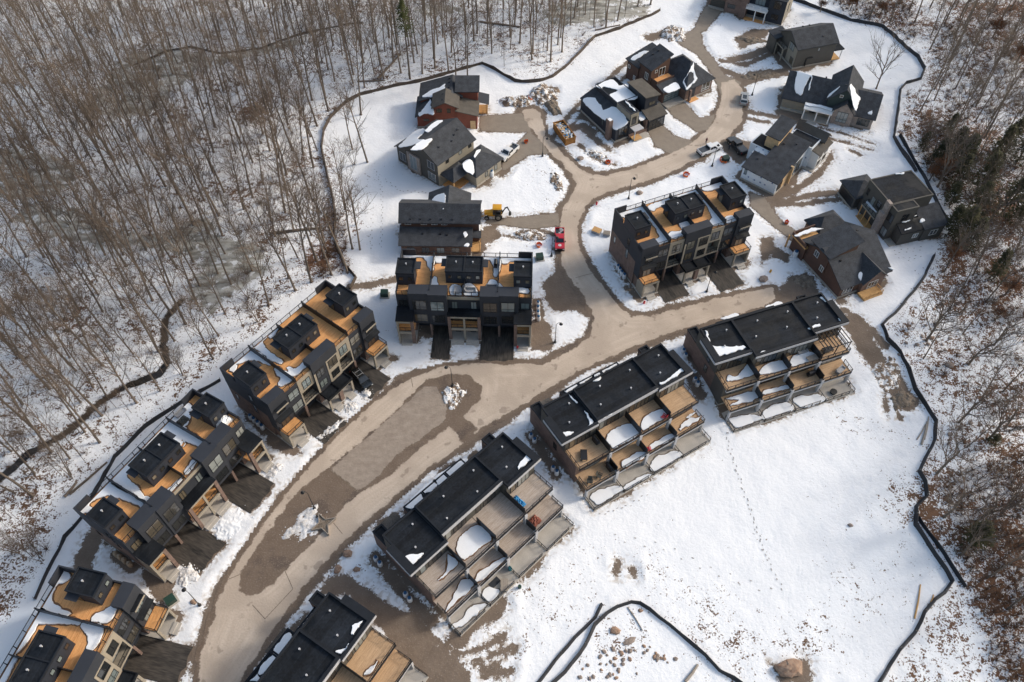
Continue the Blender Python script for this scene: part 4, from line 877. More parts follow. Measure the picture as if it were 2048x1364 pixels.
snow_on(BF,ZF,[(8.62,[(315,715),(380,705),(405,715),(330,755)]),(8.62,[(475,560),(545,640),(490,680),(515,640)]),(rz,[(590,620),(610,600),(685,570),(640,600)]),(8.62,[(1030,350),(1060,345),(1190,240),(1185,215),(1230,245),(1130,320),(1040,370)]),(rz,[(890,445),(985,400),(920,440)]),(8.62,[(360,435),(430,500),(425,510),(375,460)]),(rz,[(530,330),(590,300),(600,320),(560,335)]),
 (uz,[(640,770),(680,700),(770,660),(830,655),(885,720),(710,830),(670,815)]),(uz,[(890,650),(930,600),(990,560),(1060,550),(1075,600),(930,690),(905,700)]),(mz,[(750,950),(780,910),(860,865),(910,860),(940,880),(770,975)]),(mz,[(955,825),(1060,745),(1145,730),(1150,755),(960,850)]),(mz,[(1170,690),(1270,590),(1300,565),(1230,610),(1340,605),(1180,700)]),
 (pz,[(515,1190),(560,1150),(660,1120),(720,1110),(760,1140),(590,1240),(540,1230)]),(pz,[(960,965),(1010,900),(1150,855),(1195,890),(1000,1000)]),(pz,[(770,1110),(940,1020),(950,1045),(790,1140)]),(fz,[(325,415),(515,300),(530,312),(340,427)]),(fz,[(540,295),(730,195),(740,207),(550,307)])],'snow on the stepped decks and roof of the row with the red chair')
snow_on(BD,ZDd,[(8.62,[(235,840),(270,815),(355,805),(270,890)]),(8.62,[(920,290),(985,205),(1020,225),(930,300)]),(fz,[(245,515),(395,370),(440,400),(350,460),(360,480),(300,535)]),(fz,[(415,355),(590,235),(620,255),(470,390)]),(uz,[(550,790),(570,710),(640,650),(700,640),(770,710),(690,780),(600,845)]),(uz,[(445,970),(500,890),(500,810),(565,865),(510,920)]),(mz,[(520,1090),(560,1010),(600,960),(660,1000),(560,1090),(490,1165)]),(mz,[(665,970),(720,900),(840,830),(845,850),(690,980)]),(pz,[(530,1240),(600,1190),(640,1130),(740,1120),(560,1260)]),(pz,[(710,1060),(740,1010),(820,1040),(750,1100)])],'snow on the weathered stepped decks and porch roofs of the grey-decked row')
snow_on(BG,ZG,[(8.62,[(310,400),(340,430),(360,510),(440,545),(660,535),(675,550),(430,625),(400,590),(340,500)]),(8.62,[(775,605),(820,580),(855,590),(790,610)]),(8.62,[(1220,390),(1230,370),(1320,340),(1330,355),(1240,395)]),(8.62,[(1325,110),(1350,105),(1405,155),(1380,155)]),(8.62,[(1480,240),(1500,240),(1545,300),(1490,310)]),(fz,[(840,185),(960,145),(1000,180),(880,215)]),(fz,[(455,280),(580,245),(605,280),(470,300)]),
 (uz,[(500,840),(510,795),(580,800),(660,720),(690,680),(750,780),(510,850)]),(uz,[(800,740),(860,690),(960,665),(1010,670),(1050,730),(810,790)]),(uz,[(1070,640),(1200,580),(1290,640),(1080,710)]),(mz,[(500,1000),(740,930),(790,990),(530,1060),(600,1010)]),(mz,[(825,940),(880,910),(1030,880),(1060,900),(840,960)]),(pz,[(530,1170),(720,1140),(810,1175),(600,1250),(540,1220)]),(pz,[(820,1110),(900,1060),(1020,1030),(1085,1090),(830,1180)]),(pz,[(1080,1000),(1260,965),(1340,970),(1380,1010),(1170,1080)])],'snow on the stepped decks, patios and roof of the pergola row')
snow_on(BC,ZC,[(8.62,[(1125,460),(1150,370),(1240,335),(1180,410),(1150,470)]),(8.62,[(970,625),(1050,600),(1110,545),(1030,650)]),(uz,[(1245,820),(1340,730),(1360,705),(1330,780),(1270,850)]),(fz,[(400,600),(530,445),(580,480),(450,660)]),(fz,[(270,790),(390,650),(430,690),(300,830)]),(fz,[(180,900),(260,820),(290,903)]),(fz,[(620,420),(780,205),(790,218),(660,400)])],'snow on the porch roofs of the bottom edge row')
# pergola on the right-hand upper deck of the top row
b=MB()
for x in (20.0,22.6,25.2):
    for y in (-3.3,-.2): b.box(x-.07,x+.07,y-.07,y+.07,5.03,7.7)
for x in np.arange(20,25.3,.65): b.box(x-.05,x+.05,-3.5,.2,7.7,7.85)
b.box(19.9,25.3,-3.4,-3.25,7.6,7.7); b.box(19.9,25.3,-.3,-.15,7.6,7.7)
o=b.build('pergola','blackmetal'); o.location=BG.location; o.rotation_euler=BG.rotation_euler; tag(o,'black slatted pergola on the right upper deck of the farthest walk-out row','pergola')
# ---------------------------------------------------------------- detached houses
def house(label,loc,ang): return thing('house',label,'house',(loc[0],loc[1],0),R(ang),'detached houses around the upper road')
def base(t,x0,x1,y0,y1,h=.4):
    b=MB(); b.box(x0-.05,x1+.05,y0-.05,y1+.05,-.5,h); b.build('foundation','foundation',t)
def posts(t,pts,z0,z1,m='newwood',r=.09):
    for x,y in pts:
        b=MB(); b.box(x-r,x+r,y-r,y+r,z0,z1); b.build('post',m,t)
def roofvents(t,pts):
    for x,y,z in pts:
        b=MB(); b.box(x-.17,x+.17,y-.17,y+.17,z,z+.22); b.build('roof_vent','blackmetal',t)
# 1 red-brown house at the wood's edge
t=H1=house('red-brown house with several grey roofs at the edge of the woods',(-21.89,153.13),0)
base(t,0,12.8,0,10.5)
z1a=shedvol(t,-.1,3.9,.1,7.0,0,3.3,5.2,'x','redbrown')
gabvol(t,3.9,9.3,-.3,4.4,0,6.0,7.3,'y','redbrown','shingle_warm')
shedvol(t,9.3,13.8,-.5,4.4,0,5.1,3.9,'x','redbrown','shingle_warm')
z1b=gabvol(t,.5,10.0,4.41,10.6,0,4.5,6.7,'y','redbrown',rf=.78,ze1=5.6)
shedvol(t,9.1,13.9,4.8,8.6,0,6.7,7.7,'y','redbrown')
b=MB(); b.box(13.9,16.1,4.9,8.2,.3,.5); b.build('porch_floor','newwood',t)
roofslab(t,[(13.95,4.5,4.0),(16.5,4.5,3.3),(16.5,8.4,3.3),(13.95,8.4,4.0)],.15,'charcoal','porch_roof'); posts(t,[(16.0,5.0),(16.0,8.0)],.5,3.3)
rail(t,[(14.0,5.0,.5),(16.05,5.0,.5),(16.05,8.1,.5)],.9,1.1,'porch_railing','newwood')
for x,z,w_,h_ in ((5.2,4.6,1.1,.9),(7.4,4.5,.7,1.0)): win(t,'-y',x,-.3,z,w_,h_,1)
win(t,'-y',2.0,.1,1.9,1.2,.5,2); b=MB(); b.box(12.2,13.4,-.6,-.5,0,2.4); b.build('temporary_door','osb',t)
win(t,'-x',3.5,-.1,.8,1.6,1.4,2)
roofvents(t,[(6.0,3.0,7.1),(6.0,.8,7.1),(7.2,6.2,6.7),(7.2,8.2,6.7),(7.2,9.7,6.7)])
snow_on(t,((770,130),5.053),[(lambda x,y:z1a(x,y)+.22,[(335,475),(360,475),(440,370),(455,340),(470,420),(488,450),(488,500),(410,490),(350,515)]),(lambda x,y:z1b(min(x,7.7),y)+.22,[(385,310),(480,250),(560,220),(610,190),(600,215),(620,250),(560,275),(480,320),(400,325)])],'snow lying on the red-brown house roofs')
# 2 grey house with garage drive
t=H2=house('grey house with steep asymmetric roof, white pickup in its drive',(-7.65,132.57),48)
base(t,-5,6,6,18.4); base(t,0,8,0,6.2)
z2=gabvol(t,-5.4,5.7,6.2,19.2,0,6.4,9.0,'x','taupe_light',rf=.40,ze1=4.2)
hipvol(t,0,7.9,.1,6.19,0,3.0,5.2,'taupe_light')
hipvol(t,-4.4,.6,2.6,6.1,0,3.0,4.7,'taupe_light',wallz=False); posts(t,[(-4.3,2.7)],.3,3.0)
b=MB(); b.box(-4.6,-.01,2.4,6.1,.1,.35); b.build('porch_floor','cedar',t)
b=MB(); b.ext([(-5.5,6.25,6.3),(-5.5,11.4,8.85),(-5.5,19.1,4.2),(-5.5,19.1,.4),(-5.5,6.25,.4)],(.09,0,0)); b.build('side_wall','taupe',t)  # darker taupe sheet: shade of the side away from the sun, as colour
b=MB(); b.box(-5.8,-5.51,11.6,15.6,.1,5.0); b.build('stone_panel','stone',t)
for y,z,w_,h_,xx in ((8.2,4.0,2.0,1.9,-5.5),(8.2,.9,2.2,1.9,-5.5),(13.6,1.0,2.0,3.6,-5.8),(17.4,1.2,1.8,2.0,-5.5)): win(t,'-x',y,xx,z,w_,h_,2,1,'greytrim')
for x in (-2.5,1.5,4.5): win(t,'-y',x,6.2,4.9,.8,1.2,1)
for x in (3.2,6.2): win(t,'-y',x,.1,1.0,.7,1.3,1)
garage(t,'+x',3.1,7.9,4.6,2.4,'taupe')
shedvol(t,1.2,4.4,13.2,16.2,4.0,7.6,7.0,'y','taupe_light','shingle',.25)
roofvents(t,[(-2.5,8.6,7.7),(1.0,8.2,7.5),(4.0,9.4,8.1),(2.5,8.9,7.9)])
snow_on(t,((770,130),5.053),[(lambda x,y:z2(x,max(y,11.3))+.22,[(135,825),(210,750),(300,670),(395,640),(390,690),(350,720),(340,750),(400,755),(480,745),(380,850),(260,855),(310,800),(220,825)]),(7.45,[(405,655),(530,560),(585,570),(490,650),(515,710),(470,690)]),(lambda x,y:3.2+min(abs(y-.1),abs(6.2-y))*.62+.05,[(785,1010),(810,970),(880,960),(895,1010),(890,1100),(850,1090),(800,1060)]),(lambda x,y:3.2+min(max(y,0),max(7.9-x,0),3.2)*.6,[(905,900),(1000,840),(1020,850),(930,930),(905,940)])],'snow on the left slope of the grey house')
# 3 low house behind the head-on row
t=H3=house('long low dark house with two roof levels beside the yellow backhoe',(-22.37,111.85),-1)
base(t,0,14.2,0,12)
shedvol(t,.1,14.0,.2,4.0,0,3.3,4.3,'y','brown')
gabvol(t,.0,15.6,4.01,10.0,0,6.0,7.9,'x','brown')
gabvol(t,5.4,13.3,7.0,12.4,0,5.7,7.6,'y','taupe')
for x in (1.4,4.6,6.7,8.7): win(t,'-y',x,4.01,5.15,1.1,.45,2,1,'white')
b=MB(); b.box(14.05,15.9,1.2,4.0,.2,.45); b.build('porch_floor','newwood',t); roofslab(t,[(14.06,2.2,3.4),(16.1,2.2,3.4),(16.1,4.0,3.6),(14.06,4.0,3.6)],.2,'shingle','porch_roof'); posts(t,[(15.8,1.4),(15.8,3.8)],.45,3.3)
b=MB(); b.box(15.61,15.68,4.2,9.8,.4,5.6); b.build('wrapped_wall','housewrap',t)
for x in (2,5,8,11): win(t,'-y',x,.2,1.0,1.4,1.4,2)
roofvents(t,[(x,4.3,6.25) for x in (2,4,6,8.2,10.4)]+[(4.4,2.4,4.05),(8.0,2.4,4.05),(9.3,2.2,4.0)])
snow_on(t,((720,340),3.59),[(lambda x,y:5.7+(x-5.4)*.48+.25,[(515,230),(540,190),(600,165),(612,190),(605,275),(560,255)]),(4.15,[(745,545),(760,525),(785,530),(775,548)]),(4.5,[(745,455),(765,442),(770,460),(752,485)])],'snow left on the long low dark house')
# 4 dark modern house
t=H4=house('charcoal modern house with snow roofs, brick chimney and glass garage door',(23.68,146.28),31)
base(t,.6,14.3,1.2,15)
z4=shedvol(t,.7,4.3,1.3,15.4,0,3.3,4.7,'x','charcoal','shingle',.2)
flatvol(t,4.31,9.9,6.3,15.0,0,6.0,'charcoal','membrane',.25)
flatvol(t,4.31,6.6,1.1,6.29,0,6.3,'charcoal','membrane',.25)
b=MB()
for k in range(14): b.box(4.22,4.3,1.15+k*.37,1.15+k*.37+.33,4.3,6.45)
for k in range(6): b.box(4.35+k*.375,4.35+k*.375+.34,1.0,1.08,3.2,6.4)
b.build('slat_cladding','taupe_light',t)
flatvol(t,6.61,9.5,2.0,6.29,0,3.2,'charcoal','membrane',.2)
shedvol(t,9.91,13.6,3.2,9.8,0,7.6,7.1,'x','charcoal','shingle_warm',.35)
shedvol(t,9.6,14.3,.6,3.19,0,3.3,4.1,'y','charcoal','shingle_warm',.35)
garage(t,'-y',11.9,.6,4.3,2.5,panels=4,glazed=True)
b=MB(); b.box(9.0,9.5,.9,1.95,0,3.2); b.box(4.3,9.6,.7,.99,.0,1.0); b.build('brick_pier','brick',t)
b=MB(); b.box(-.35,.65,2.6,3.8,-.2,5.4); b.build('chimney','brick',t); b=MB(); b.box(-.25,.55,2.7,3.7,5.4,5.46); b.build('chimney_cap','snow',t)
win(t,'-y',2.7,1.3,.9,2.2,2.6,3,2); win(t,'-y',5.4,1.0,3.6,1.0,1.9,1); win(t,'-x',6.5,.7,1.6,.3,1.3,1); win(t,'-y',8.0,2.0,.5,1.2,2.4,1); win(t,'-y',12.0,3.2,5.0,1.6,.8,2)
b=MB(); b.box(5.0,9.0,-1.2,.6,0,.3); b.build('porch_floor','concrete',t); b=MB(); b.box(4.6,6.8,-1.0,.6,.3,.55); b.build('entry_deck','newwood',t); posts(t,[(4.8,-.6)],.5,3.0,'greytrim')
roofslab(t,[(4.4,-.9,3.1),(7.0,-.9,3.1),(7.0,.9,3.1),(4.4,.9,3.1)],.2,'greytrim','porch_roof')
snow_on(t,((1140,70),5.684),[(6.1,[(305,570),(470,505),(560,570),(640,560),(775,700),(640,745),(545,770),(450,690),(540,640),(520,620),(450,600),(370,590),(360,610)]),(lambda x,y:z4(x,y)+.22,[(150,725),(280,710),(320,770),(360,810),(380,850),(470,815),(540,840),(660,985),(520,1080),(470,1020),(470,960),(420,940),(390,965),(220,830)]),(6.4,[(625,755),(650,760),(755,860),(740,865)]),(3.3,[(785,880),(830,870),(860,920),(840,965),(790,965)])],'snow on the flat and sloping roofs of the charcoal modern house')
# 5 brown house with balcony
t=H5=house('brown house with dark shed roof, open balcony and glazed garage door',(36.61,162.22),33)
base(t,-.6,13,-2,13.8)
shedvol(t,-.8,4.7,5.0,9.4,0,6.9,8.9,'x','brown')
z5c=shedvol(t,-1.0,6.2,9.41,13.6,0,5.2,6.6,'x','brown')
wall(t,-.6,4.7,.1,4.99,0,3.3,'brown')
z5b=shedvol(t,-.6,4.7,.1,2.5,3.29,3.32,3.9,'y','brown','shingle',.25)
b=MB(); b.box(-.5,4.69,2.9,4.99,3.9,4.0); b.build('balcony_deck','cedar',t); b=MB(); b.box(-.6,4.7,2.76,2.9,3.3,4.7); b.build('balcony_wall','brown',t)
b=MB(); b.box(-.6,-.45,2.9,4.9,3.3,4.7); b.build('balcony_wall','brown',t)
hipvol(t,4.75,13.2,-1.9,9.4,0,3.3,7.2,'brick')
garage(t,'-y',2.1,.1,4.6,2.5,panels=4,glazed=True)
win(t,'-y',2.6,5.0,4.2,1.7,2.1,2,1,'white'); win(t,'-y',.7,5.0,5.6,.6,.6,1,1,'white'); win(t,'-x',6.5,-.8,3.6,1.0,1.6,2,1,'white'); win(t,'-x',10.5,-1.0,1.2,.6,1.0,1,1,'white'); win(t,'-x',12.8,-1.0,3.2,.7,.8,1,1,'white')
win(t,'-y',11.2,-1.9,.9,2.4,2.0,2,2,'white'); b=MB(); b.box(6.2,7.8,-1.98,-1.9,.3,2.9); b.build('entry','charcoal',t); b=MB(); b.box(5.4,8.2,-3.3,-2.0,0,.3); b.build('porch_floor','cedar',t); posts(t,[(5.6,-2.6)],.3,3.3,'brick',.25)
z5h=lambda x,y:3.5+min(max(y+2.35,0),max(13.65-x,0),max(x-4.3,0))*3.7/4.67
roofvents(t,[(2,8.4,8.2),(3.6,8.2,8.7),(7.5,8,5.2),(11.6,3.0,5.1)])
snow_on(t,((1140,70),5.684),[(z5h,[(1285,540),(1330,450),(1390,330),(1405,320),(1415,400),(1440,490),(1455,505),(1330,620),(1300,580)]),(lambda x,y:z5c(x,y)+.22,[(690,265),(800,195),(900,180),(850,215),(770,265),(740,285)]),(lambda x,y:z5b(x,y)+.22,[(1050,610),(1110,580),(1190,535),(1250,600),(1130,655),(1080,640)])],'snow wedge on the brown balcony house roofs')
# 6 house cut by the top edge
t=H6=house('brick and charcoal house with white balcony cut by the top edge',(71.71,195.94),-28)
base(t,-20.4,0,0,9)
flatvol(t,-4.4,-.01,0,9.2,.3,6.6,'charcoal'); wall(t,-.05,.03,.05,9.1,.3,6.5,'taupe_light','side_wall')
flatvol(t,-9.8,-4.41,1.2,9.2,.3,6.6,'navy'); b=MB(); b.box(-9.9,-4.2,-1.5,1.19,3.2,3.5); b.build('balcony_slab','white',t); rail(t,[(-9.8,-1.4,3.5),(-4.3,-1.4,3.5)],1.0,1.8,'balcony_railing','white'); posts(t,[(-7.2,-1.3),(-4.5,-1.3)],.3,3.2,'white',.13)
b=MB(); b.box(-9.9,-4.3,-1.4,1.19,.05,.3); b.build('porch_floor','cedar',t); win(t,'-y',-7.0,1.2,.6,2.0,2.2,2); win(t,'-y',-7,1.2,3.7,2.6,2.2,3)
flatvol(t,-15.8,-9.81,-.4,9.2,.3,6.4,'brick'); b=MB(); b.box(-11.6,-9.85,-.9,-.41,-.2,6.4); b.build('chimney','brick',t); win(t,'-y',-14,-.4,1.7,1.9,1.0,3); win(t,'-y',-14,-.4,4.4,1.9,1.2,3)
flatvol(t,-20.4,-15.81,.7,8.5,.3,3.6,'brick'); garage(t,'-y',-18.1,.7,4.0,2.5,'taupe',z=.0)
for z in (1.4,4.4): win(t,'-y',-2.2,0,z,1.8,1.4 if z<2 else 2.0,3,1)
win(t,'+x',4,.03,2.4,.8,2.2,2)
# 7 plain grey gabled house
t=H7=house('plain dark grey gabled house with orange rear porch near the top',(70.66,176.5),17)
base(t,0,11,0,8.6)
gabvol(t,.1,11.0,.1,8.6,0,5.6,8.0,'x','taupe',ov=.4)
shedvol(t,-1.6,1.5,7.6,11.0,0,4.3,4.9,'x','taupe','shingle',.3)
b=MB(); b.box(-1.2,.09,4.2,7.59,3.1,3.35); b.build('balcony_slab','taupe_light',t); rail(t,[(-1.1,4.25,3.35),(-1.1,7.5,3.35)],1,1.1,'balcony_railing'); posts(t,[(-1.1,4.3),(-1.1,7.4)],0,3.1,'taupe_light',.14)
b=MB(); b.box(11.01,13.5,.1,4.0,.3,.5); b.build('porch_floor','newwood',t); flat=roofslab(t,[(11.02,-.1,3.3),(13.8,-.1,3.3),(13.8,4.2,3.3),(11.02,4.2,3.3)],.25,'membrane','porch_roof'); posts(t,[(13.4,.2),(13.4,3.9)],.5,3.05,'greytrim',.08)
b=MB(); b.box(-.02,.09,.2,4.0,.6,5.4); b.build('pale_wall','taupe_light',t); win(t,'-x',1.4,-.02,.9,1.2,1.6,2); win(t,'-x',2.6,-.02,4.0,1.8,1.6,2)
b=MB(); b.box(3.2,3.5,-.15,.09,.3,2.4); b.box(3.2,5.0,-.15,.09,2.2,2.5); b.build('chimney_flue','blackmetal',t); win(t,'-y',6.2,.1,4.0,.5,.8,1)
roofvents(t,[(6,6.2,7.4),(4,6,7.5),(7.6,1.8,6.7)])
# 8 long house with cross gable
t=H8=house('long dark-roofed house with tall cross gable and white porch columns',(64.6,161.23),-22)
base(t,0,21,-1,9.4)
z8=gabvol(t,.0,12.9,-.4,9.4,0,3.1,6.9,'x','taupe_light')
z8r=gabvol(t,12.91,20.9,-1.2,9.6,0,3.2,6.0,'x','stone')
z8g=gabvol(t,9.9,16.2,-.41,9.2,2.9,5.4,8.5,'y','green_siding',ov=.5)
z8s=gabvol(t,11.7,16.3,-2.0,-.42,0,3.6,6.0,'y','stone',ov=.3)
garage(t,'-y',2.7,-.4,4.6,2.3,'taupe_light')
b=MB(); b.box(5.3,11.6,-3.2,-.42,.05,.35); b.build('porch_floor','concrete',t); roofslab(t,[(5.2,-3.3,3.15),(11.68,-3.3,3.15),(11.68,-.9,3.3),(5.2,-.9,3.3)],.25,'white','porch_roof'); posts(t,[(5.5,-3.0),(8.4,-3.0),(11.3,-3.0)],.35,2.9,'white',.14)
b=MB(); b.box(6.8,9.0,-4.2,-3.2,0,.2); b.build('steps','concrete',t)
win(t,'-y',7.4,-.4,.6,1.2,2.2,1); win(t,'-y',9.8,-.4,.9,1.8,1.5,2); win(t,'-y',14.0,-2.0,.9,2.3,2.6,3,2,'green_siding'); win(t,'-y',18.9,-1.2,.8,2.5,1.6,3,2,'green_siding'); win(t,'-y',12.4,-.41,6.2,.6,.6,1,1,'white')
roofvents(t,[(3,5.5,6.4),(8,5.4,6.6),(18,5.6,5.4),(12.6,1.5,8.2)])
snow_on(t,((1460,130),5.053),[(lambda x,y:z8(x,y)+.22,[(565,320),(600,265),(660,210),(690,180),(760,185),(800,130),(820,115),(820,170),(800,250),(740,345),(690,355)]),(lambda x,y:z8g(max(x,13.1),y)+.22,[(1210,195),(1260,240),(1275,290),(1315,330),(1295,400),(1275,465),(1245,400)]),(lambda x,y:z8g(min(x,13.0),y)+.22,[(975,330),(1030,270),(1115,210),(1090,240),(1010,310)]),(lambda x,y:z8r(x,y)+.22,[(1380,500),(1430,475),(1440,500),(1425,515),(1395,510)]),(3.35,[(770,395),(840,390),(1030,440),(1040,465),(900,425),(800,415)])],'snow patches on the long cross-gabled house')
# 9 unfinished house in white wrap
t=H9=house('unfinished house in pale blue housewrap with raw wood panels',(56.68,129.88),-41)
base(t,-8.4,0,0,12); base(t,-6,2.6,12,18.8)
z9=shedvol(t,-5.6,-.1,.1,12.4,0,3.3,6.4,'y','housewrap','shingle',.35)
shedvol(t,-8.4,-5.61,.1,4.3,0,3.35,4.5,'y','housewrap','shingle',.35)
flatvol(t,-11.0,-5.65,7.0,11.6,0,4.2,'housewrap','membrane',.12); wall(t,-9.2,-5.62,4.32,6.99,0,4.2,'housewrap')
shedvol(t,-8.3,-5.3,8.2,14.0,4.2,7.3,8.5,'y','osb','shingle',.4)
flatvol(t,-5.25,.8,12.41,16.5,0,5.5,'housewrap','membrane',.12)
gabvol(t,-5.2,1.6,16.51,19.0,0,5.6,6.8,'x','osb','shingle_warm',ov=.4)
shedvol(t,.81,2.6,13.0,18.6,0,4.8,4.4,'x','white','shingle_warm',.3)
b=MB(); b.box(-.08,.02,2.5,8.0,.4,3.8); b.box(-.1,.6,5.0,5.4,.3,4.9); b.build('raw_panel','osb',t)
for y,z,h_ in ((1.6,.9,1.8),(7.0,.9,3.2),(9.6,.9,3.0)): win(t,'+x',y,.02,z,1.6,h_,2,2)
for y,z in ((14.2,.9),(14.2,3.0),(16.8,.9),(16.8,2.9)): win(t,'+x',y,2.6,z,1.5,1.3,2,1)
win(t,'-y',-7.6,.1,1.7,.5,1.2,1); b=MB(); b.box(-5.9,-.1,12.3,12.38,5.6,6.35); b.build('wrapped_wall','housewrap',t)
roofvents(t,[(-4.5,9.5,5.8),(-2.2,10.8,6.1),(-6.9,3.2,4.3)])
# 10 dark two-storey house
t=H10=house('dark taupe two-storey house with flat roof and tall stone chimney',(79.19,115.03),17)
base(t,-2,9.6,0,12); base(t,-3.6,2,12,17.4)
flatvol(t,-2.2,7.6,4.2,12.0,0,8.0,'taupe','membrane',.12); flatvol(t,-2.2,2.85,2.0,4.19,0,8.0,'taupe','membrane',.12)
shedvol(t,-.6,4.7,-.1,1.99,0,3.5,4.3,'y','taupe','membrane',.25)
shedvol(t,4.71,9.7,-.3,4.19,0,3.5,5.0,'y','taupe','shingle',.3)
hipvol(t,-3.5,2.2,12.01,17.4,0,3.3,5.2,'taupe')
garage(t,'-x',14.7,-3.5,4.4,2.4,'blackmetal')
b=MB(); b.box(-3.4,-2.21,3.9,5.2,-.2,6.0); b.box(-2.9,-2.21,3.95,5.15,6.0,8.6); b.build('chimney','stone',t)
b=MB(); b.box(-3.6,-2.21,5.3,9.9,3.3,3.6); b.build('balcony_slab','taupe_light',t); rail(t,[(-3.5,5.4,3.6),(-3.5,9.8,3.6),(-2.3,9.8,3.6)],1.0,1.2,'balcony_railing'); posts(t,[(-3.5,6.5),(-3.5,8.2),(-3.5,9.7)],.2,3.3,'newwood')
b=MB(); b.box(-3.8,-2.21,5.4,10.0,.05,.25); b.build('porch_floor','newwood',t)
for z in (.9,4.6): win(t,'-x',2.9,-2.2,z,1.5,1.9,2)
win(t,'-x',7.0,-2.2,4.6,1.2,1.8,1); win(t,'-x',8.8,-2.2,3.7,1.0,2.2,1); win(t,'-x',11,-2.2,4.8,.6,1.6,1); win(t,'-y',3.2,-.1,1.4,1.1,1.0,2,1,'white'); win(t,'-y',7.4,-.3,1.2,1.6,1.3,2,1,'white'); win(t,'-y',.5,2.0,5.0,1.4,1.6,2)
snow_on(t,((1560,330),4.872),[(3.75,[(840,370),(880,345),(950,410),(975,440),(940,465)]),(lambda x,y:3.5+(y+.1)*.38+.25,[(1215,630),(1280,605),(1280,615),(1220,640)]),(lambda x,y:3.5+(y+.1)*.38+.25,[(1360,560),(1390,520),(1415,545),(1380,560)]),(8.15,[(1125,85),(1205,70),(1200,85),(1140,92)]),(lambda x,y:3.5+(y+.1)*.38+.25,[(1190,560),(1290,515),(1330,495),(1250,545)])],'snow on the balcony and low roof of the dark two-storey house')
# 11 brown gabled house
t=H11=house('brown house with big dark roofs and a balcony, beside the mud at the road end',(63.22,100.38),24)
base(t,0,11.6,.2,13)
z11=gabvol(t,.1,11.5,.3,14.6,0,3.1,7.0,'x','brown',ov=.45)
shedvol(t,-.1,6.4,5.4,10.2,2.0,6.7,8.3,'x','brown','shingle',.5)
z11g=gabvol(t,4.7,9.9,-.5,4.2,0,3.2,5.6,'y','brick',ov=.35)
hipvol(t,4.6,11.0,13.6,17.6,0,3.6,5.9,'brown')
b=MB(); b.box(-.6,4.59,11.2,15.4,3.4,3.9); b.build('balcony_deck','newwood',t); wall(t,-.3,4.59,11.3,15.3,0,3.39,'brown'); b=MB(); b.box(-.7,4.59,15.2,15.45,3.9,4.7); b.box(-.7,-.5,11.2,15.2,3.9,4.7); b.build('balcony_wall','brown',t)
for x in (2.0,7.3): win(t,'-y',x,.3 if x<4 else -.5,.8,2.2,1.7,3,2,'white')
win(t,'-y',10.6,.3,.9,1.2,1.6,2,2,'white'); b=MB(); b.box(4.2,8.6,-2.6,-.51,.1,.6); b.build('entry_deck','newwood',t); rail(t,[(4.3,-2.5,.6),(8.5,-2.5,.6),(8.5,-.6,.6)],.9,1.0,'deck_railing','newwood')
win(t,'-x',8.6,-.1,3.9,1.0,1.3,2,1,'white'); win(t,'-x',6.2,-.1,2.1,.9,1.2,2,1,'white'); posts(t,[(-.9,15.8),(1.5,16.2)],0,3.4,'newwood',.14)
roofvents(t,[(9,9,6.9),(8.2,7.9,7.1),(7.2,7.4,7.1),(2,4.5,5.6)])
snow_on(t,((1560,330),4.872),[(lambda x,y:4.75,[(145,680),(290,620),(420,620),(330,645),(180,692)]),(lambda x,y:z11(x,y)+.22,[(760,1080),(790,1040),(805,1080),(785,1125),(770,1110)]),(lambda x,y:z11(x,y)+.22,[(1050,995),(1080,990),(1100,1020),(1080,1020)])],'small snow remnants on the brown road-end house')
# ---------------------------------------------------------------- vehicles
def wheel(par,x,y,r=.39,w=.26,name='wheel'):
    b=MB(); b.tube([(x,y-w/2,r),(x,y+w/2,r)],r,14); o=b.build(name,'tyre',par)
    s=1 if y>0 else -1; c=MB(); c.tube([(x,y+s*(w/2-.02),r),(x,y+s*(w/2+.02),r)],r*.6,10); c.build('rim','rim',o); return o
def prof(b,pts,w0,w1=None,mi=0):
    """side profile (x,z) extruded across the car, optionally narrower (w1) at the top"""
    zs=[p[1] for p in pts]; z0,z1=min(zs),max(zs); w1=w1 or w0
    wd=lambda z:w0+(w1-w0)*(z-z0)/(z1-z0+1e-9)
    n=len(pts); v=[(x,-wd(z),z) for x,z in pts]+[(x,wd(z),z) for x,z in pts]
    b.add(v,[tuple(range(n)),tuple(range(2*n-1,n-1,-1))]+[(i,n+i,n+(i+1)%n,(i+1)%n) for i in range(n)],mi)
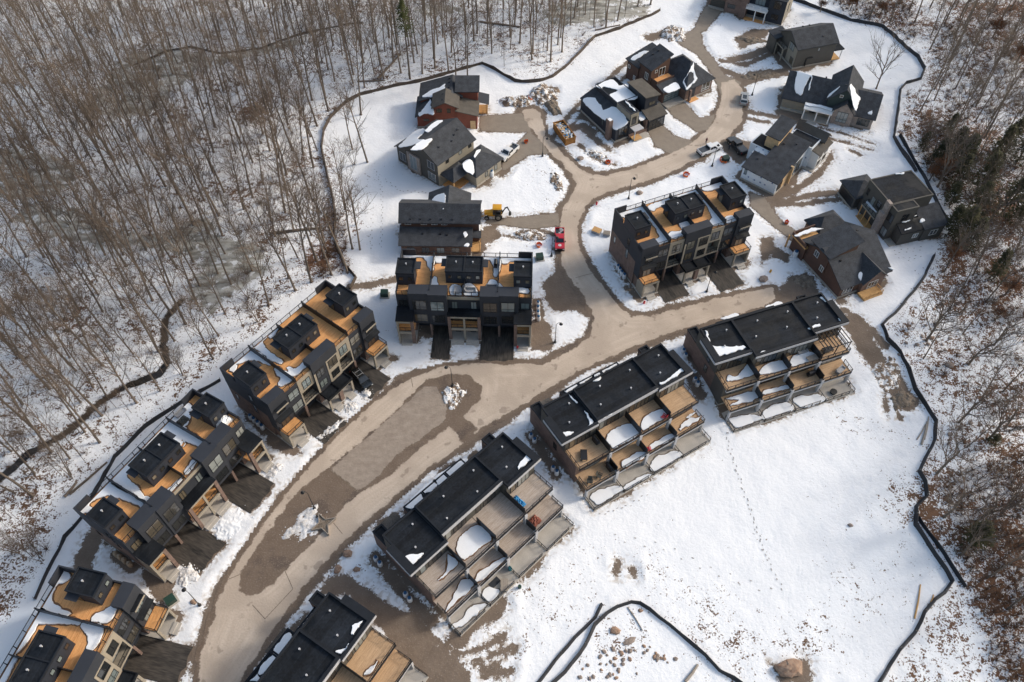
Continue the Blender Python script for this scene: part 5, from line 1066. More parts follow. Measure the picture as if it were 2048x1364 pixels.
def pickup(loc,rz,paint,label,cover=True,emblem=False,load=False):
    t=thing('pickup_truck',label,'pickup truck',loc,rz,'vehicles parked around the site')
    b=MB(); prof(b,[(-2.95,.45),(2.85,.45),(2.95,.6),(2.93,1.0),(2.75,1.14),(1.45,1.2),(1.35,1.18),(-.72,1.18),(-.75,.95),(-2.95,.95)],.98)
    for s in (-1,1): b.box(-2.95,-.75,s*.98-.13*(s>0),s*.98+.13*(s<0),.95,1.3)
    b.box(-2.97,-2.85,-.98,.98,.95,1.3); b.build('body',paint,t)
    c=MB(); prof(c,[(-.72,1.18),(1.4,1.18),(.75,1.86),(.6,1.92),(-.45,1.92),(-.6,1.88)],.95,.78); cab=c.build('cab',paint,t)
    g=MB(); g.add([(1.33,-.78,1.28),(1.33,.78,1.28),(.80,.68,1.83),(.80,-.68,1.83)],[(0,1,2,3)]); g.v=[(x+.03,y,z+.03) for x,y,z in g.v]; g.build('windscreen','carglass',t)
    g=MB(); g.add([(-.72,-.80,1.3),(-.62,-.72,1.8),(-.62,.72,1.8),(-.72,.80,1.3)],[(0,1,2,3)]); g.v=[(x-.03,y,z) for x,y,z in g.v]; g.build('rear_window','carglass',t)
    for s in (-1,1):
        for x0,x1,x0t,x1t in ((-.55,.25,-.48,.22),(.32,1.18,.30,.72)):
            g=MB(); g.add([(x0,s*.945,1.28),(x1,s*.945,1.28),(x1t,s*.835,1.8),(x0t,s*.835,1.8)],[(0,1,2,3)]); g.build('side_window','carglass',t)
        m=MB(); m.box(.95,1.2,s*1.02,s*1.2,1.2,1.42); m.build('mirror','blackmetal',t)
        h=MB(); h.box(2.86,2.99,s*.6,s*.92,.78,.98); h.build('headlight','lamp_clear',t); h=MB(); h.box(-3.0,-2.94,s*.78,s*.96,.85,1.2); h.build('tail_light','lamp_red',t)
        for x in (1.9,-1.85): wheel(t,x,s*.88)
    m=MB(); m.box(2.86,3.06,-.95,.95,.42,.66); m.box(-3.1,-2.95,-.95,.95,.45,.65); m.box(2.9,2.98,-.55,.55,.7,1.02); m.build('bumper','blackmetal',t)
    m=MB()
    if cover: m.box(-2.84,-.76,-.84,.84,1.26,1.33)
    else: m.box(-2.84,-.76,-.84,.84,.95,.97)
    m.build('bed_cover' if cover else 'bed','truck_dark',t)
    if load:
        m=MB(); rr=random.Random(3)
        for k in range(8): x=rr.uniform(-2.6,-1.1);y=rr.uniform(-.6,.6); m.box(x-.25,x+.25,y-.2,y+.2,.97,1.1+rr.random()*.35)
        m.build('bed_load','grey_plastic',t)
    if emblem:
        m=MB(); m.tube([(2.05,0,1.17),(2.05,0,1.19)],.33,16); e=m.build('hood_emblem','white',t)
        m=MB()
        for a in (90,210,330): m.tube([(2.05+.16*math.cos(R(a)),.16*math.sin(R(a)),1.19),(2.05+.16*math.cos(R(a)),.16*math.sin(R(a)),1.2)],.1,3)
        m.build('emblem_mark','truck_red',e)
    return t
def suv(loc,rz,paint,label,rack=False):
    t=thing('parked_car',label,'car',loc,rz,'vehicles parked around the site')
    b=MB(); prof(b,[(-2.35,.4),(2.3,.4),(2.4,.6),(2.33,.92),(2.1,1.02),(1.15,1.1),(-2.3,1.1),(-2.4,.9)],.93); b.build('body',paint,t)
    c=MB(); prof(c,[(-2.28,1.1),(1.15,1.1),(.5,1.64),(.3,1.7),(-1.7,1.7),(-1.95,1.62)],.9,.72); c.build('cab',paint,t)
    for p,n in (([(1.12,-.76,1.16),(1.12,.76,1.16),(.55,.66,1.62),(.55,-.66,1.62)],'windscreen'),([(-2.24,-.75,1.2),(-2.0,-.68,1.6),(-2.0,.68,1.6),(-2.24,.75,1.2)],'rear_window')):
        g=MB(); g.add(p,[(0,1,2,3)]); s=.04 if n=='windscreen' else -.04; g.v=[(x+s,y,z+.02) for x,y,z in g.v]; g.build(n,'carglass',t)
    for s in (-1,1):
        for x0,x1,x0t,x1t in ((-2.0,-1.1,-1.8,-1.1),(-1.02,-.1,-1.02,-.1),(-.02,.92,-.02,.45)):
            g=MB(); g.add([(x0,s*.895,1.17),(x1,s*.895,1.17),(x1t,s*.775,1.6),(x0t,s*.775,1.6)],[(0,1,2,3)]); g.build('side_window','carglass',t)
        h=MB(); h.box(2.28,2.4,s*.55,s*.88,.72,.88); h.build('headlight','lamp_clear',t); h=MB(); h.box(-2.42,-2.36,s*.65,s*.9,.85,1.05); h.build('tail_light','lamp_red',t)
        m=MB(); m.box(.75,.95,s*.95,s*1.1,1.1,1.26); m.build('mirror',paint,t)
        for x in (1.45,-1.4): wheel(t,x,s*.83,.36,.24)
        if rack: m=MB(); m.box(-1.6,.2,s*.62-.03,s*.62+.03,1.7,1.78); m.build('roof_rail','silver',t)
    if rack:
        for x in (-1.1,-.2): m=MB(); m.box(x-.04,x+.04,-.6,.6,1.78,1.82); m.build('cross_bar','silver',t)
    if not rack: m=MB(); m.box(-1.5,.1,-.5,.5,1.7,1.71); m.build('sunroof','carglass',t)
    return t
def hd(a,b):
    p,q=G(*a),G(*b); return math.atan2(q[1]-p[1],q[0]-p[0])
def at(px,py): return GP(px,py)
pickup(at(1017,310),hd((1028,300),(1004,322)),'truck_white','white pickup with open bed in the grey house drive',cover=False)
pickup(at(1418,303),hd((1400,310),(1438,295)),'truck_white','white pickup with black bed cover parked at the road edge')
pickup(at(1473,296),hd((1484,305),(1463,283)),'truck_dark','dark grey pickup beside the unfinished wrapped house')
pickup(at(1119,484),hd((1119,465),(1119.5,495)),'truck_red','red pickup with white hood emblem facing the camera',cover=False,emblem=True,load=True)
suv(at(1487,202),hd((1486,210),(1489,190)),'silver','silver car parked at the roadside below the lamp post')
suv(at(724,762),hd((712,748),(738,776)),'carblack','black car with roof rack in a townhouse drive',rack=True)
# backhoe loader
def backhoe(loc,rz):
    t=thing('backhoe_loader','yellow backhoe loader with folded digging arm beside the long low house','backhoe',loc,rz)
    b=MB(); b.box(-1.6,1.4,-.45,.45,.6,1.1); prof(b,[(.2,1.1),(2.0,1.1),(2.05,1.5),(.2,1.75)],.48); b.build('body','yellow',t)
    b=MB(); b.box(-1.5,.2,-.7,.7,1.1,1.5); b.build('cab_base','machine_dark',t)
    for x in (-1.45,.1):
        for y in (-.68,.68): c=MB(); c.box(x-.05,x+.05,y-.05,y+.05,1.5,2.75); c.build('cab_post','machine_dark',t)
    c=MB(); c.box(-1.4,.06,-.66,.66,1.55,2.7); c.build('cab_glass','carglass',t)
    c=MB(); c.box(-1.65,.25,-.8,.8,2.75,2.92); c.box(-1.3,-.1,-.55,.55,2.92,2.98); c.build('cab_roof','yellow',t)
    for s in (-1,1): wheel(t,-.95,s*.95,.78,.5,'rear_wheel'); wheel(t,1.5,s*.9,.5,.36,'front_wheel')
    a=MB()
    for s in (-1,1): a.tube([(.3,s*.6,1.6),(1.6,s*.6,1.15),(2.6,s*.6,.55)],.09,6)
    l=a.build('loader_arm','yellow',t); k=MB(); prof(k,[(2.6,.15),(3.4,.12),(3.45,.2),(2.75,.3),(2.7,.9),(2.6,.9)],1.15); k.build('loader_bucket','machine_dark',l)
    m=MB(); m.tube([(-1.6,0,1.0),(-2.4,.1,2.7),(-2.9,.15,3.0)],[.2,.17,.13],6); bm=m.build('boom','machine_dark',t)
    m=MB(); m.tube([(-2.8,.15,3.05),(-3.5,.2,1.5)],[.15,.12],6); m.build('dipper_arm','machine_dark',bm)
    m=MB(); prof(m,[(-3.5,1.5),(-3.15,1.2),(-3.1,.85),(-3.4,.7),(-3.7,1.0)],.35); m.build('digging_bucket','machine_dark',bm)
    for s in (-1,1): m=MB(); m.box(-1.8,-1.6,s*.8-.1,s*.8+.1,.3,1.1); m.build('stabiliser','machine_dark',t)
backhoe(at(988,434),R(178))
# skip full of building waste
p0,p1,p3=G(1113,252),G(1130,292),G(1132,247)
def dumpster():
    p=at(1128,272); t=thing('dumpster','rusty orange open dumpster full of building waste at the road edge','dumpster',p,hd((1118,256),(1140,286)))
    L,W_,Hh=3.4,1.25,1.9; b=MB()
    b.box(-L,L,-W_,-W_+.08,.15,Hh); b.box(-L,L,W_-.08,W_,.15,Hh); b.box(-L,-L+.08,-W_+.08,W_-.08,.15,Hh); b.box(L-.08,L,-W_+.08,W_-.08,.15,Hh); b.box(-L,L,-W_,W_,.05,.15); b.build('box','rust',t)
    for i in range(9):
        x=-L+.2+i*(2*L-.4)/8
        for s in (-1,1): r=MB(); r.box(x-.06,x+.06,s*W_,s*(W_+.1),.15,Hh); r.build('rib','rust',t)
    r=MB(); r.box(-L-.05,L+.05,-W_-.12,-W_-.001,Hh-.12,Hh+.02); r.box(-L-.05,L+.05,W_+.001,W_+.12,Hh-.12,Hh+.02); r.build('rim','rust',t)
    rr=random.Random(8); mats=['white','osb','blue_tarp','grey_plastic','newwood','tank_white','charcoal']
    k=MB()
    k.box(-L+.1,L-.1,-W_+.1,W_-.1,.2,1.35,6)
    for i in range(110):
        x=rr.uniform(-L+.5,L-.5); y=rr.uniform(-W_+.35,W_-.35); z=1.25+rr.random()*.5; a=rr.uniform(0,3.1); l=rr.uniform(.15,.5); w_=rr.uniform(.08,.3); h=rr.uniform(.03,.2); ti=rr.uniform(-.5,.5)
        c,s=math.cos(a),math.sin(a); mi=rr.randrange(6)
        q=MB(); q.box(-l,l,-w_,w_,0,h,mi)
        k.add([(x+c*vx-s*vy,y+s*vx+c*vy,z+vz+ti*vx) for vx,vy,vz in q.v],q.f,mi)
    o=k.build('building_waste',mats); o.location=p; o.rotation_euler=t.rotation_euler; tag(o,'heap of white, wood and blue building waste in the rusty dumpster','waste',None,'stuff')
dumpster()
# ---------------------------------------------------------------- people
def person(loc,rz,label,jacket,pose):
    me=bpy.data.meshes.new('person'); s=pose
    J=[(0,0,.95),(0,0,1.15),(0,0,1.40),(0,.01,1.52),(0,.02,1.66),(0,.02,1.74), (-.10,0,.90),(-.11,.04+s*.05,.50),(-.11,-.02+s*.12,.08),(-.11,.12+s*.12,.04), (.10,0,.90),(.11,.03-s*.05,.50),(.11,-.02-s*.12,.08),(.11,.12-s*.12,.04),
       (-.19,0,1.38),(-.27,.02,1.12),(-.25,.16,.92),(-.25,.2,.84),(.19,0,1.38),(.27,.05,1.12),(.22,.25,1.02),(.20,.33,1.0)]
    E_=[(0,1),(1,2),(2,3),(3,4),(4,5),(0,6),(6,7),(7,8),(8,9),(0,10),(10,11),(11,12),(12,13),(2,14),(14,15),(15,16),(16,17),(2,18),(18,19),(19,20),(20,21)]
    rad=[.15,.15,.17,.06,.105,.07,.10,.075,.055,.05,.10,.075,.055,.05,.08,.06,.045,.04,.08,.06,.045,.04]
    me.from_pydata(J,E_,[]); tmp=bpy.data.objects.new('tmp',me); COL.objects.link(tmp)
    md=tmp.modifiers.new('s','SKIN'); 
    for i,v in enumerate(me.skin_vertices[0].data): v.radius=(rad[i],rad[i]*.8); v.use_root=(i==0)
    tmp.modifiers.new('d','SUBSURF').levels=1
    dg=bpy.context.evaluated_depsgraph_get(); dg.update(); ev=bpy.data.meshes.new_from_object(tmp.evaluated_get(dg)); bpy.data.objects.remove(tmp)
    ev.materials.clear()
    for m in (jacket,'trousers','skin','tyre'): ev.materials.append(M[m])
    for p in ev.polygons:
        z=p.center.z; far=abs(p.center.x)>.17 or p.center.y>.2
        p.material_index=2 if (z>1.48 and z<1.70) else (3 if z>=1.70 or z<.1 else (1 if z<.92 and not (far and z>.8) else 0))
        p.use_smooth=True
    ev.name='person'; o=obj('person',ev,None,loc,rz); return tag(o,label,'person')
person(at(1411.5,287),R(200),'person in a dark red jacket and pale cap standing behind the white pickup','jacket_red',.6)
person(at(1457.5,299),R(40),'person in dark clothes standing by the side of the dark pickup','jacket',.3)
# ---------------------------------------------------------------- lamp posts, tanks, hydrants, boxes
def lamp(px,py,label,ang):
    x,y,z=GP(px,py); t=thing('street_lamp',label,'street lamp',(x,y,z-.05),R(ang),'black street lamps')
    b=MB(); b.lathe(0,0,[(0,.28),(.25,.26),(.3,.16),(.9,.13),(1.0,.09)],10); b.build('base','blackmetal',t)
    b=MB(); b.tube([(0,0,.9),(0,0,5.3)],[.075,.05],8); b.build('pole','blackmetal',t)
    b=MB(); b.tube([(0,0,5.2),(.15,0,5.6),(.55,0,5.75),(.9,0,5.55),(.95,0,5.4)],.04,6); b.build('arm','blackmetal',t)
    b=MB(); b.lathe(.95,0,[(5.42,.06),(5.35,.16),(5.12,.34),(5.08,.35)],12); b.build('lantern','blackmetal',t); b=MB(); b.lathe(.95,0,[(5.08,.2),(4.98,.16)],10); b.build('lamp_glass','lamp_clear',t)
for px,py,lb,a in ((905,772,'black street lamp on the snow heap at the median tip',150),(629,1017,'black street lamp beside the star planter in the median',160),(400,1211,'black street lamp on the snow corner above the green utility box',150),(1110,685,'black street lamp with round dark base on the snow right of the head-on row',20),
 (1413,584,'black street lamp between the drives of the row inside the bend',30),(1257,398,'black street lamp behind the row inside the bend',40),(1424,333,'black street lamp near the orange barrier by the wrapped house',60),(1085,313,'black street lamp at the snow point opposite the dumpster',-10),(1103,512,'black street lamp behind the red pickup',10),(1504,191,'black street lamp by the silver car',120)): lamp(px,py,lb,a)
def tank(px,py,label,white=True,group=None,big=1.0):
    x,y,z=GP(px,py); t=thing('propane_tank',label,'tank',(x,y,z-.08),0,group)
    b=MB(); b.lathe(0,0,[(0,.36*big),(.08,.40*big),(.95*big,.40*big),(1.1*big,.36*big),(1.2*big,.22*big)],14); b.build('body','tank_white' if white else 'tank_tan',t,True)
    b=MB(); b.lathe(0,0,[(1.15*big,.27*big),(1.38*big,.26*big),(1.42*big,.2*big)],12); b.build('cap','tank_blue' if white else 'tank_tan',t,True)
for grp,lb,w_,pts in (('tanks right of the head-on row','blue-capped white propane tank in the line right of the head-on row',1,[(1076,611),(1076,620),(1076,630),(1077,640)]),
 ('tanks left of the bend row','blue-capped white propane tank in the line left of the bend row',1,[(1235,538),(1239,544),(1243,550),(1248,556)]),
 ('tanks left of the black car row','blue-capped white propane tank in the line beside the black car row',1,[(503,837),(510,843),(518,850),(526,857)]),
 ('tan tanks','tan propane tank in the line of four beside the snowiest left row',0,[(235,1111),(243,1117),(252,1124),(262,1131)]),
 ('tanks left of the pergola row, street end','white propane tank pair at the street end of the pergola row end wall',1,[(1366,706),(1370,715)]),
 ('tanks left of the pergola row, deck end','white propane tank pair at the deck end of the pergola row end wall',1,[(1389,763),(1394,771)]),
 ('tanks left of the red chair row, street end','white propane tank pair at the street end of the red chair row',1,[(1062,875),(1069,884)]),
 ('tanks left of the red chair row, deck end','white propane tank pair at the deck end of the red chair row',1,[(1106,940),(1113,948)]),
 ('tanks left of the grey-decked row, street end','white propane tank pair at the street end of the grey-decked row',1,[(753,1120),(761,1130)]),
 ('tanks left of the grey-decked row, deck end','white propane tank pair at the deck end of the grey-decked row',1,[(812,1191),(820,1201)])):
    for p in pts: tank(p[0],p[1],lb,bool(w_),grp)
tank(983,352,'large white tank against the grey house garage wall',True,None,1.35); tank(1589,513,'large white tank at the brown road-end house wall',True,None,1.3)
def hydrant(px,py,m,label):
    x,y,z=GP(px,py); t=thing('fire_hydrant',label,'hydrant',(x,y,z-.03),.4,'fire hydrants')
    b=MB(); b.lathe(0,0,[(0,.2),(.08,.2),(.1,.13),(.6,.13),(.62,.18),(.68,.18),(.8,.1),(.88,.04)],10); b.build('barrel',m,t)
    b=MB(); b.tube([(-.28,0,.48),(.28,0,.48)],.08,8); b.tube([(0,-.02,.48),(0,-.27,.45)],.1,8); b.build('outlets',m,t)
hydrant(1035,697,'red','red fire hydrant at the right porch of the head-on row'); hydrant(1193,409,'red','red fire hydrant on the snow at the inside of the bend'); hydrant(1288,607,'red','red fire hydrant at the corner of the bend row'); hydrant(1540,545,'yellow','yellow fire hydrant in the snow beside a boulder')
def ubox(px,py,rz,label):
    x,y,z=GP(px,py); t=thing('utility_box',label,'utility box',(x,y,z-.05),R(rz),'green utility boxes')
    b=MB(); b.box(-.95,.95,-.8,.8,0,.22); b.build('pad','concrete',t); b=MB(); b.box(-.7,.7,-.55,.5,.22,1.1); b.ext([(-.72,-.6,1.1),(.72,-.6,1.1),(.72,.55,1.28),(-.72,.55,1.28)],(0,0,.08)); b.build('cabinet','darkgreen',t)
ubox(1079,519,10,'green utility box in the snow behind the head-on row'); ubox(344,1203,40,'green utility box on the snow by the left corner lamp'); ubox(1450,323,20,'small green utility box inside orange netting'); ubox(770,592,0,'green utility box between two left townhouse rows')
# wooden crates, barrels, garden things
def crate(px,py,rz,label,m='osb',s=1.0):
    x,y,z=GP(px,py); t=thing('crate',label,'crate',(x,y,z),R(rz)); b=MB(); b.box(-.9*s,.9*s,-.7*s,.7*s,.1,.7*s); b.build('body','grey_plastic',t)
    for k in range(5): q=MB(); q.box(-.9*s+k*.37*s,-.9*s+k*.37*s+.32*s,-.72*s,.72*s,.7*s+.004,.78*s); q.build('plank',m,t)
crate(1193,465,-30,'wooden crate with plank lid on the snow left of the bend row','newwood'); crate(1213,470,-10,'grey crate on the snow beside the plank-lidded crate','timber_grey',.8)
def deckobj(root,x,y,z,rz,name,label,cat,parts,group=None):
    a=root.rotation_euler.z; X=root.location.x+x*math.cos(a)-y*math.sin(a); Y_=root.location.y+x*math.sin(a)+y*math.cos(a)
    t=thing(name,label,cat,(X,Y_,root.location.z+z),a+R(rz),group)
    for n,m,fn in parts: b=MB(); fn(b); b.build(n,m,t)
    return t
CH=lambda m:[('seat',m,lambda b:b.box(-.35,.35,-.35,.35,.35,.43)),('backrest',m,lambda b:b.ext([(-.35,.3,.4),(.35,.3,.4),(.35,.55,1.1),(-.35,.55,1.1)],(0,.07,0)))]+[('leg',m,(lambda sx,sy:(lambda b:b.box(sx*.33-.04,sx*.33+.04,sy*.32-.04,sy*.32+.04,0,.35)))(sx,sy)) for sx in(-1,1) for sy in(-1,1)]+[('armrest',m,(lambda sx:(lambda b:b.box(sx*.42-.07,sx*.42+.07,-.4,.35,.58,.63)))(sx)) for sx in(-1,1)]
GR=[('cabinet','blackmetal',lambda b:b.box(-.65,.65,-.3,.3,.1,.85)),('lid','blackmetal',lambda b:b.tube([(-.6,0,.9),(.6,0,.9)],.33,10)),('shelf','blackmetal',lambda b:b.box(-.95,.95,-.27,.27,.8,.86))]
TB=lambda m:[('top',m,lambda b:b.box(-.95,.95,-.55,.55,.42,.5))]+[('leg',m,(lambda sx,sy:(lambda b:b.box(sx*.85-.05,sx*.85+.05,sy*.45-.05,sy*.45+.05,0,.42)))(sx,sy)) for sx in(-1,1) for sy in(-1,1)]
SOFA=[('base','grey_plastic',lambda b:b.box(-.95,.95,-.4,.4,.12,.42)),('backrest','grey_plastic',lambda b:b.box(-.95,.95,.26,.42,.42,.85)),('armrest','grey_plastic',lambda b:b.box(-.97,-.82,-.4,.25,.42,.62)),('armrest','grey_plastic',lambda b:b.box(.82,.97,-.4,.25,.42,.62))]
BAR=lambda m:[('barrel',m,lambda b:b.lathe(0,0,[(0,.26),(.1,.29),(.7,.29),(.8,.26)],12)),('lid',m,lambda b:b.lathe(0,0,[(.8,.27),(.85,.25)],12))]
deckobj(BF,18.6,-3.1,5.04,200,'deck_chair','red chair on the upper deck of the third walk-out row','chair',CH('red'))
deckobj(BF,14.0,-5.4,1.99,160,'deck_chair','red chair on the lower deck of the third walk-out row','chair',CH('red'))
deckobj(BD,14.5,-4.6,-.97,40,'deck_chair','left red patio chair below the weathered decks','chair',CH('red')); deckobj(BD,15.6,-4.3,-.97,30,'deck_chair','right red patio chair below the weathered decks','chair',CH('red'))
deckobj(BF,3.2,-2.0,5.04,58,'deck_table','black table on the left upper deck of the red chair row','table',TB('blackmetal'))
deckobj(BF,6.3,-.9,5.04,90,'barbecue','black covered barbecue against the screen on the red chair row','barbecue',GR)
deckobj(BF,6.5,-4.9,1.99,90,'barbecue','black barbecue on the lower left deck of the red chair row','barbecue',GR); deckobj(BF,4.3,-5.2,1.99,30,'deck_chair','dark chair on the lower left deck of the red chair row','chair',CH('machine_dark')); deckobj(BF,2.4,-5.2,1.99,-40,'deck_chair','dark corner chair on the lower left deck of the red chair row','chair',CH('machine_dark'))
deckobj(BG,18.3,-4.2,1.99,0,'barbecue','black covered barbecue under the upper deck of the pergola row','barbecue',GR); deckobj(BG,22.0,-2.2,5.04,0,'deck_table','black table under the pergola','table',TB('blackmetal')); deckobj(BG,23.8,-5.2,1.99,20,'deck_sofa','grey sofa on the right lower deck of the pergola row','sofa',SOFA); deckobj(BG,22.0,-7.4,-.97,0,'fire_pit','round dark fire pit on the right patio of the pergola row','fire pit',[('bowl','machine_dark',lambda b:b.lathe(0,0,[(0,.5),(.4,.55),(.42,.45)],14)),('rim','blackmetal',lambda b:b.lathe(0,0,[(.42,.62),(.47,.62)],14))])
deckobj(BG,17.6,-1.0,5.04,0,'deck_sofa','pale grey sofa in snow on the third upper deck of the pergola row','sofa',SOFA); deckobj(BG,18.4,-2.9,5.04,0,'deck_table','grey snow-topped table on the third upper deck of the pergola row','table',TB('timber_grey'))
deckobj(BD,13.3,-6.6,-.97,0,'rain_barrel','teal barrel beside a column on the grey-decked row patio','barrel',BAR('teal')); deckobj(BD,12.4,-9.6,-1.3,0,'rain_barrel','green barrel in the snow below the grey-decked row patio','barrel',BAR('darkgreen'))
deckobj(BD,10.9,-7.8,-.97,45,'deck_table','grey bench table at the patio corner of the grey-decked row','table',TB('timber_grey'))
b=MB(); b.box(-.9,.9,-.5,.5,0,.03); o=b.build('floor_mat','charcoal'); o.location=(BD.location.x+10.2*math.cos(R(44.8))+6.4*math.sin(R(44.8)),BD.location.y+10.2*math.sin(R(44.8))-6.4*math.cos(R(44.8)),-.96); o.rotation_euler=(0,0,R(44.8)); tag(o,'dark doormat on the grey-decked row patio','mat')
def tarp(root,x,y,z,sx,sy,h,m,label,seed):
    r=random.Random(seed); n=9; b=MB(); v=[]
    for j in range(n+1):
        for i in range(n+1):
            u,w_=i/n*2-1,j/n*2-1; e=max(abs(u),abs(w_)); v.append((u*sx*(1+r.uniform(-.08,.08)),w_*sy*(1+r.uniform(-.08,.08)),h*(1-e**3)*(.7+.5*r.random())+.02))
    b.add(v,[(j*(n+1)+i,j*(n+1)+i+1,(j+1)*(n+1)+i+1,(j+1)*(n+1)+i) for j in range(n) for i in range(n)])
    me=b.mesh('tarp',m); a=root.rotation_euler.z; o=obj('tarp',me,None,(root.location.x+x*math.cos(a)-y*math.sin(a),root.location.y+x*math.sin(a)+y*math.cos(a),z),a); return tag(o,label,'tarp')
tarp(BD,20.2,-1.6,5.04,.6,1.1,.5,'blue_tarp','crumpled blue tarp by the screen on the right weathered upper deck',4)
tarp(BD,20.6,-4.6,1.99,1.0,.8,.7,'redbrown','brown covered heap on the right lower weathered deck',5)
tarp(A3,22.4,1.9,dz,1.3,.9,.8,'tank_white','grey-white covered furniture on the far roof deck of the snowiest row',6)
tarp(A3,19.3,7.6,dz,1.0,.8,.6,'machine_dark','dark covered furniture on the far roof deck of the snowiest row',7)
deckobj(A3,20.2,8.9,dz,0,'deck_sofa','pale sofa in the rear corner of the snowiest row roof deck','sofa',SOFA)
deckobj(A1,17.0,2.0,dz,0,'deck_sofa','grey sofa at the screen on the third roof deck of the head-on row','sofa',SOFA); deckobj(A1,16.6,.9,dz,0,'deck_table','grey table on the third roof deck of the head-on row','table',TB('grey_plastic')); deckobj(A1,13.3,1.2,dz,0,'deck_sofa','snowy sofa right of the centre screen on the head-on row','sofa',SOFA); deckobj(A1,10.9,1.2,dz,90,'deck_table','snow-topped table left of the centre screen on the head-on row','table',TB('grey_plastic')); deckobj(A1,17.5,7.6,dz,90,'barbecue','long black barbecue bench along the third deck screen of the head-on row','barbecue',GR)
# star planter in the median
x,y,z=GP(648,1050); t=thing('star_planter','star shaped grey timber planter half buried in the median snow heap','planter',(x,y,z),R(20))
pts=[]
for k in range(4):
    a=R(90*k+10); pts.append((2.1*math.cos(a),2.1*math.sin(a))); a2=R(90*k+55); pts.append((.75*math.cos(a2),.75*math.sin(a2)))
for i in range(8):
    p,q=Vector((*pts[i],0)),Vector((*pts[(i+1)%8],0)); n=Vector((-(q-p).y,(q-p).x,0)).normalized()*.06
    b=MB(); b.ext([p-n,q-n,q+n,p+n],(0,0,.55)); b.build('side_board','timber_grey',t)
b=MB(); b.prism([(u*.93,v*.93) for u,v in pts],0,.32); b.build('fill','dirt',t)
# ---------------------------------------------------------------- heaps, rocks, logs
def heap(name,px,py,rx,ry,h,rz,m,label,cat,seed,rough=.35):
    """ploughed or dumped heap: ragged outline, broken lumps, loose clods round its foot"""
    x,y,z=GP(px,py); n=44; u=np.linspace(-1.3,1.3,n); U,W_=np.meshgrid(u,u)
    rad=np.hypot(U,W_)*(1+.30*fbm(np.cos(np.arctan2(W_,U))*2+seed,np.sin(np.arctan2(W_,U))*2,1.0,seed,2))
    e=np.clip(1-rad**2,0,1); lum=fbm(U*rx+seed*7,W_*ry,1.1,seed+3,3); fin=fbm(U*rx*1.7,W_*ry*1.7+seed,.45,seed+5,2)
    Hh=.78*h*(.62*e**.8*(1+.25*lum)+.12*e**.5)+(.10*lum+.09*fin)*np.minimum(1,e*4)*(.6+rough)-.14*(e<=0.02)
    vs=np.stack([U*rx,W_*ry,Hh-.03],-1).reshape(-1,3)
    b=MB(); b.add(vs.tolist(),[(j*n+i,j*n+i+1,(j+1)*n+i+1,(j+1)*n+i) for j in range(n-1) for i in range(n-1) if e[j:j+2,i:i+2].max()>.001])
    r_=random.Random(seed)
    for k in range(30):
        a=r_.uniform(0,6.28); q=r_.uniform(.8,1.35); s=r_.uniform(.06,.2); cx,cy=q*rx*math.cos(a),q*ry*math.sin(a)
        p8=[(cx+s*r_.uniform(.6,1)*math.cos(t_),cy+s*r_.uniform(.6,1)*math.sin(t_),0) for t_ in (0,1.2,2.5,3.8,5.1)]
        b.add(p8+[(cx,cy,s*r_.uniform(.6,1.1))],[(0,1,5),(1,2,5),(2,3,5),(3,4,5),(4,0,5)])
    o=obj(name,b.mesh(name,m,True),None,(x,y,z-.02),R(rz)); return tag(o,label,cat,None,'stuff')
for a in (('snow_heap',700,815,1.5,1.0,.55,40,'dirtysnow','ploughed snow heap beside the black car drive',1),('snow_heap',730,790,1.3,.9,.6,40,'dirtysnow','small snow heap in front of the black car',2),('snow_heap',465,1045,2.7,2.2,.35,60,'snow','broad snow heap between the drives of the snowiest row',3),('snow_heap',550,940,1.3,.8,.5,50,'dirtysnow','snow heap at the road end of the snowiest row',4),
 ('snow_heap',610,1052,2.5,3.3,.45,-38,'dirtysnow','dirty snow heap around the star planter',5),('snow_heap',905,790,2.0,2.4,.7,10,'mixedsnow','dirty snow heap at the median tip',6),('snow_heap',375,1150,1.5,1.5,.5,0,'dirtysnow','snow heap by the left road corner',7),('snow_heap',660,860,2.6,.8,.5,45,'dirtysnow','low snow bank along the road below the black car row',8),
 ('dirt_mound',1030,205,3.8,2.2,1.9,0,'mixedsnow','dirt and snow mound by the red-brown house drive',9),('dirt_mound',1085,190,3.4,3.8,2.2,20,'mixedsnow','tall dirt mound at the road end below the black fence',10),('dirt_mound',1105,215,1.8,3.2,1.6,20,'dirt','dark dirt bank beside the road end tip',11),('dirt_mound',1345,68,3.2,4.0,2.0,0,'mixedsnow','dirt and snow mound beside the far gravel drive',12),
 ('dirt_mound',1805,800,2.6,1.9,.9,20,'dirt','brown dirt mound beside the black fence right of the pergola row',13),('dirt_mound',1520,150,5.4,1.8,.9,10,'dirt','dark dirt bank below the plain grey gabled house',14),('dirt_mound',1505,80,4.6,1.6,.8,-15,'dirt','dark dirt heap in front of the top edge house',15),('dirt_mound',1610,562,2.4,1.8,.8,10,'dirt','dark dirt bank at the brown house road end',16),
 ('dirt_mound',1112,360,1.4,3.2,.7,10,'mixedsnow','rubble bank along the snow lot opposite the wrapped house',17),('dirt_mound',1775,745,2.6,4.2,.5,-25,'mixedsnow','broken dirt and snow bank right of the pergola row',18),('dirt_mound',1195,310,2.6,1.2,.6,-25,'mixedsnow','rubble at the snow edge below the rusty dumpster',19),('dirt_mound',1060,470,3.2,1.6,.5,-10,'mixedsnow','churned dirt and snow left of the red pickup',20)): heap(*a[:9],'snow heap' if a[0]=='snow_heap' else 'dirt mound',a[9],.6 if a[7] in('dirt','mixedsnow') else .35)
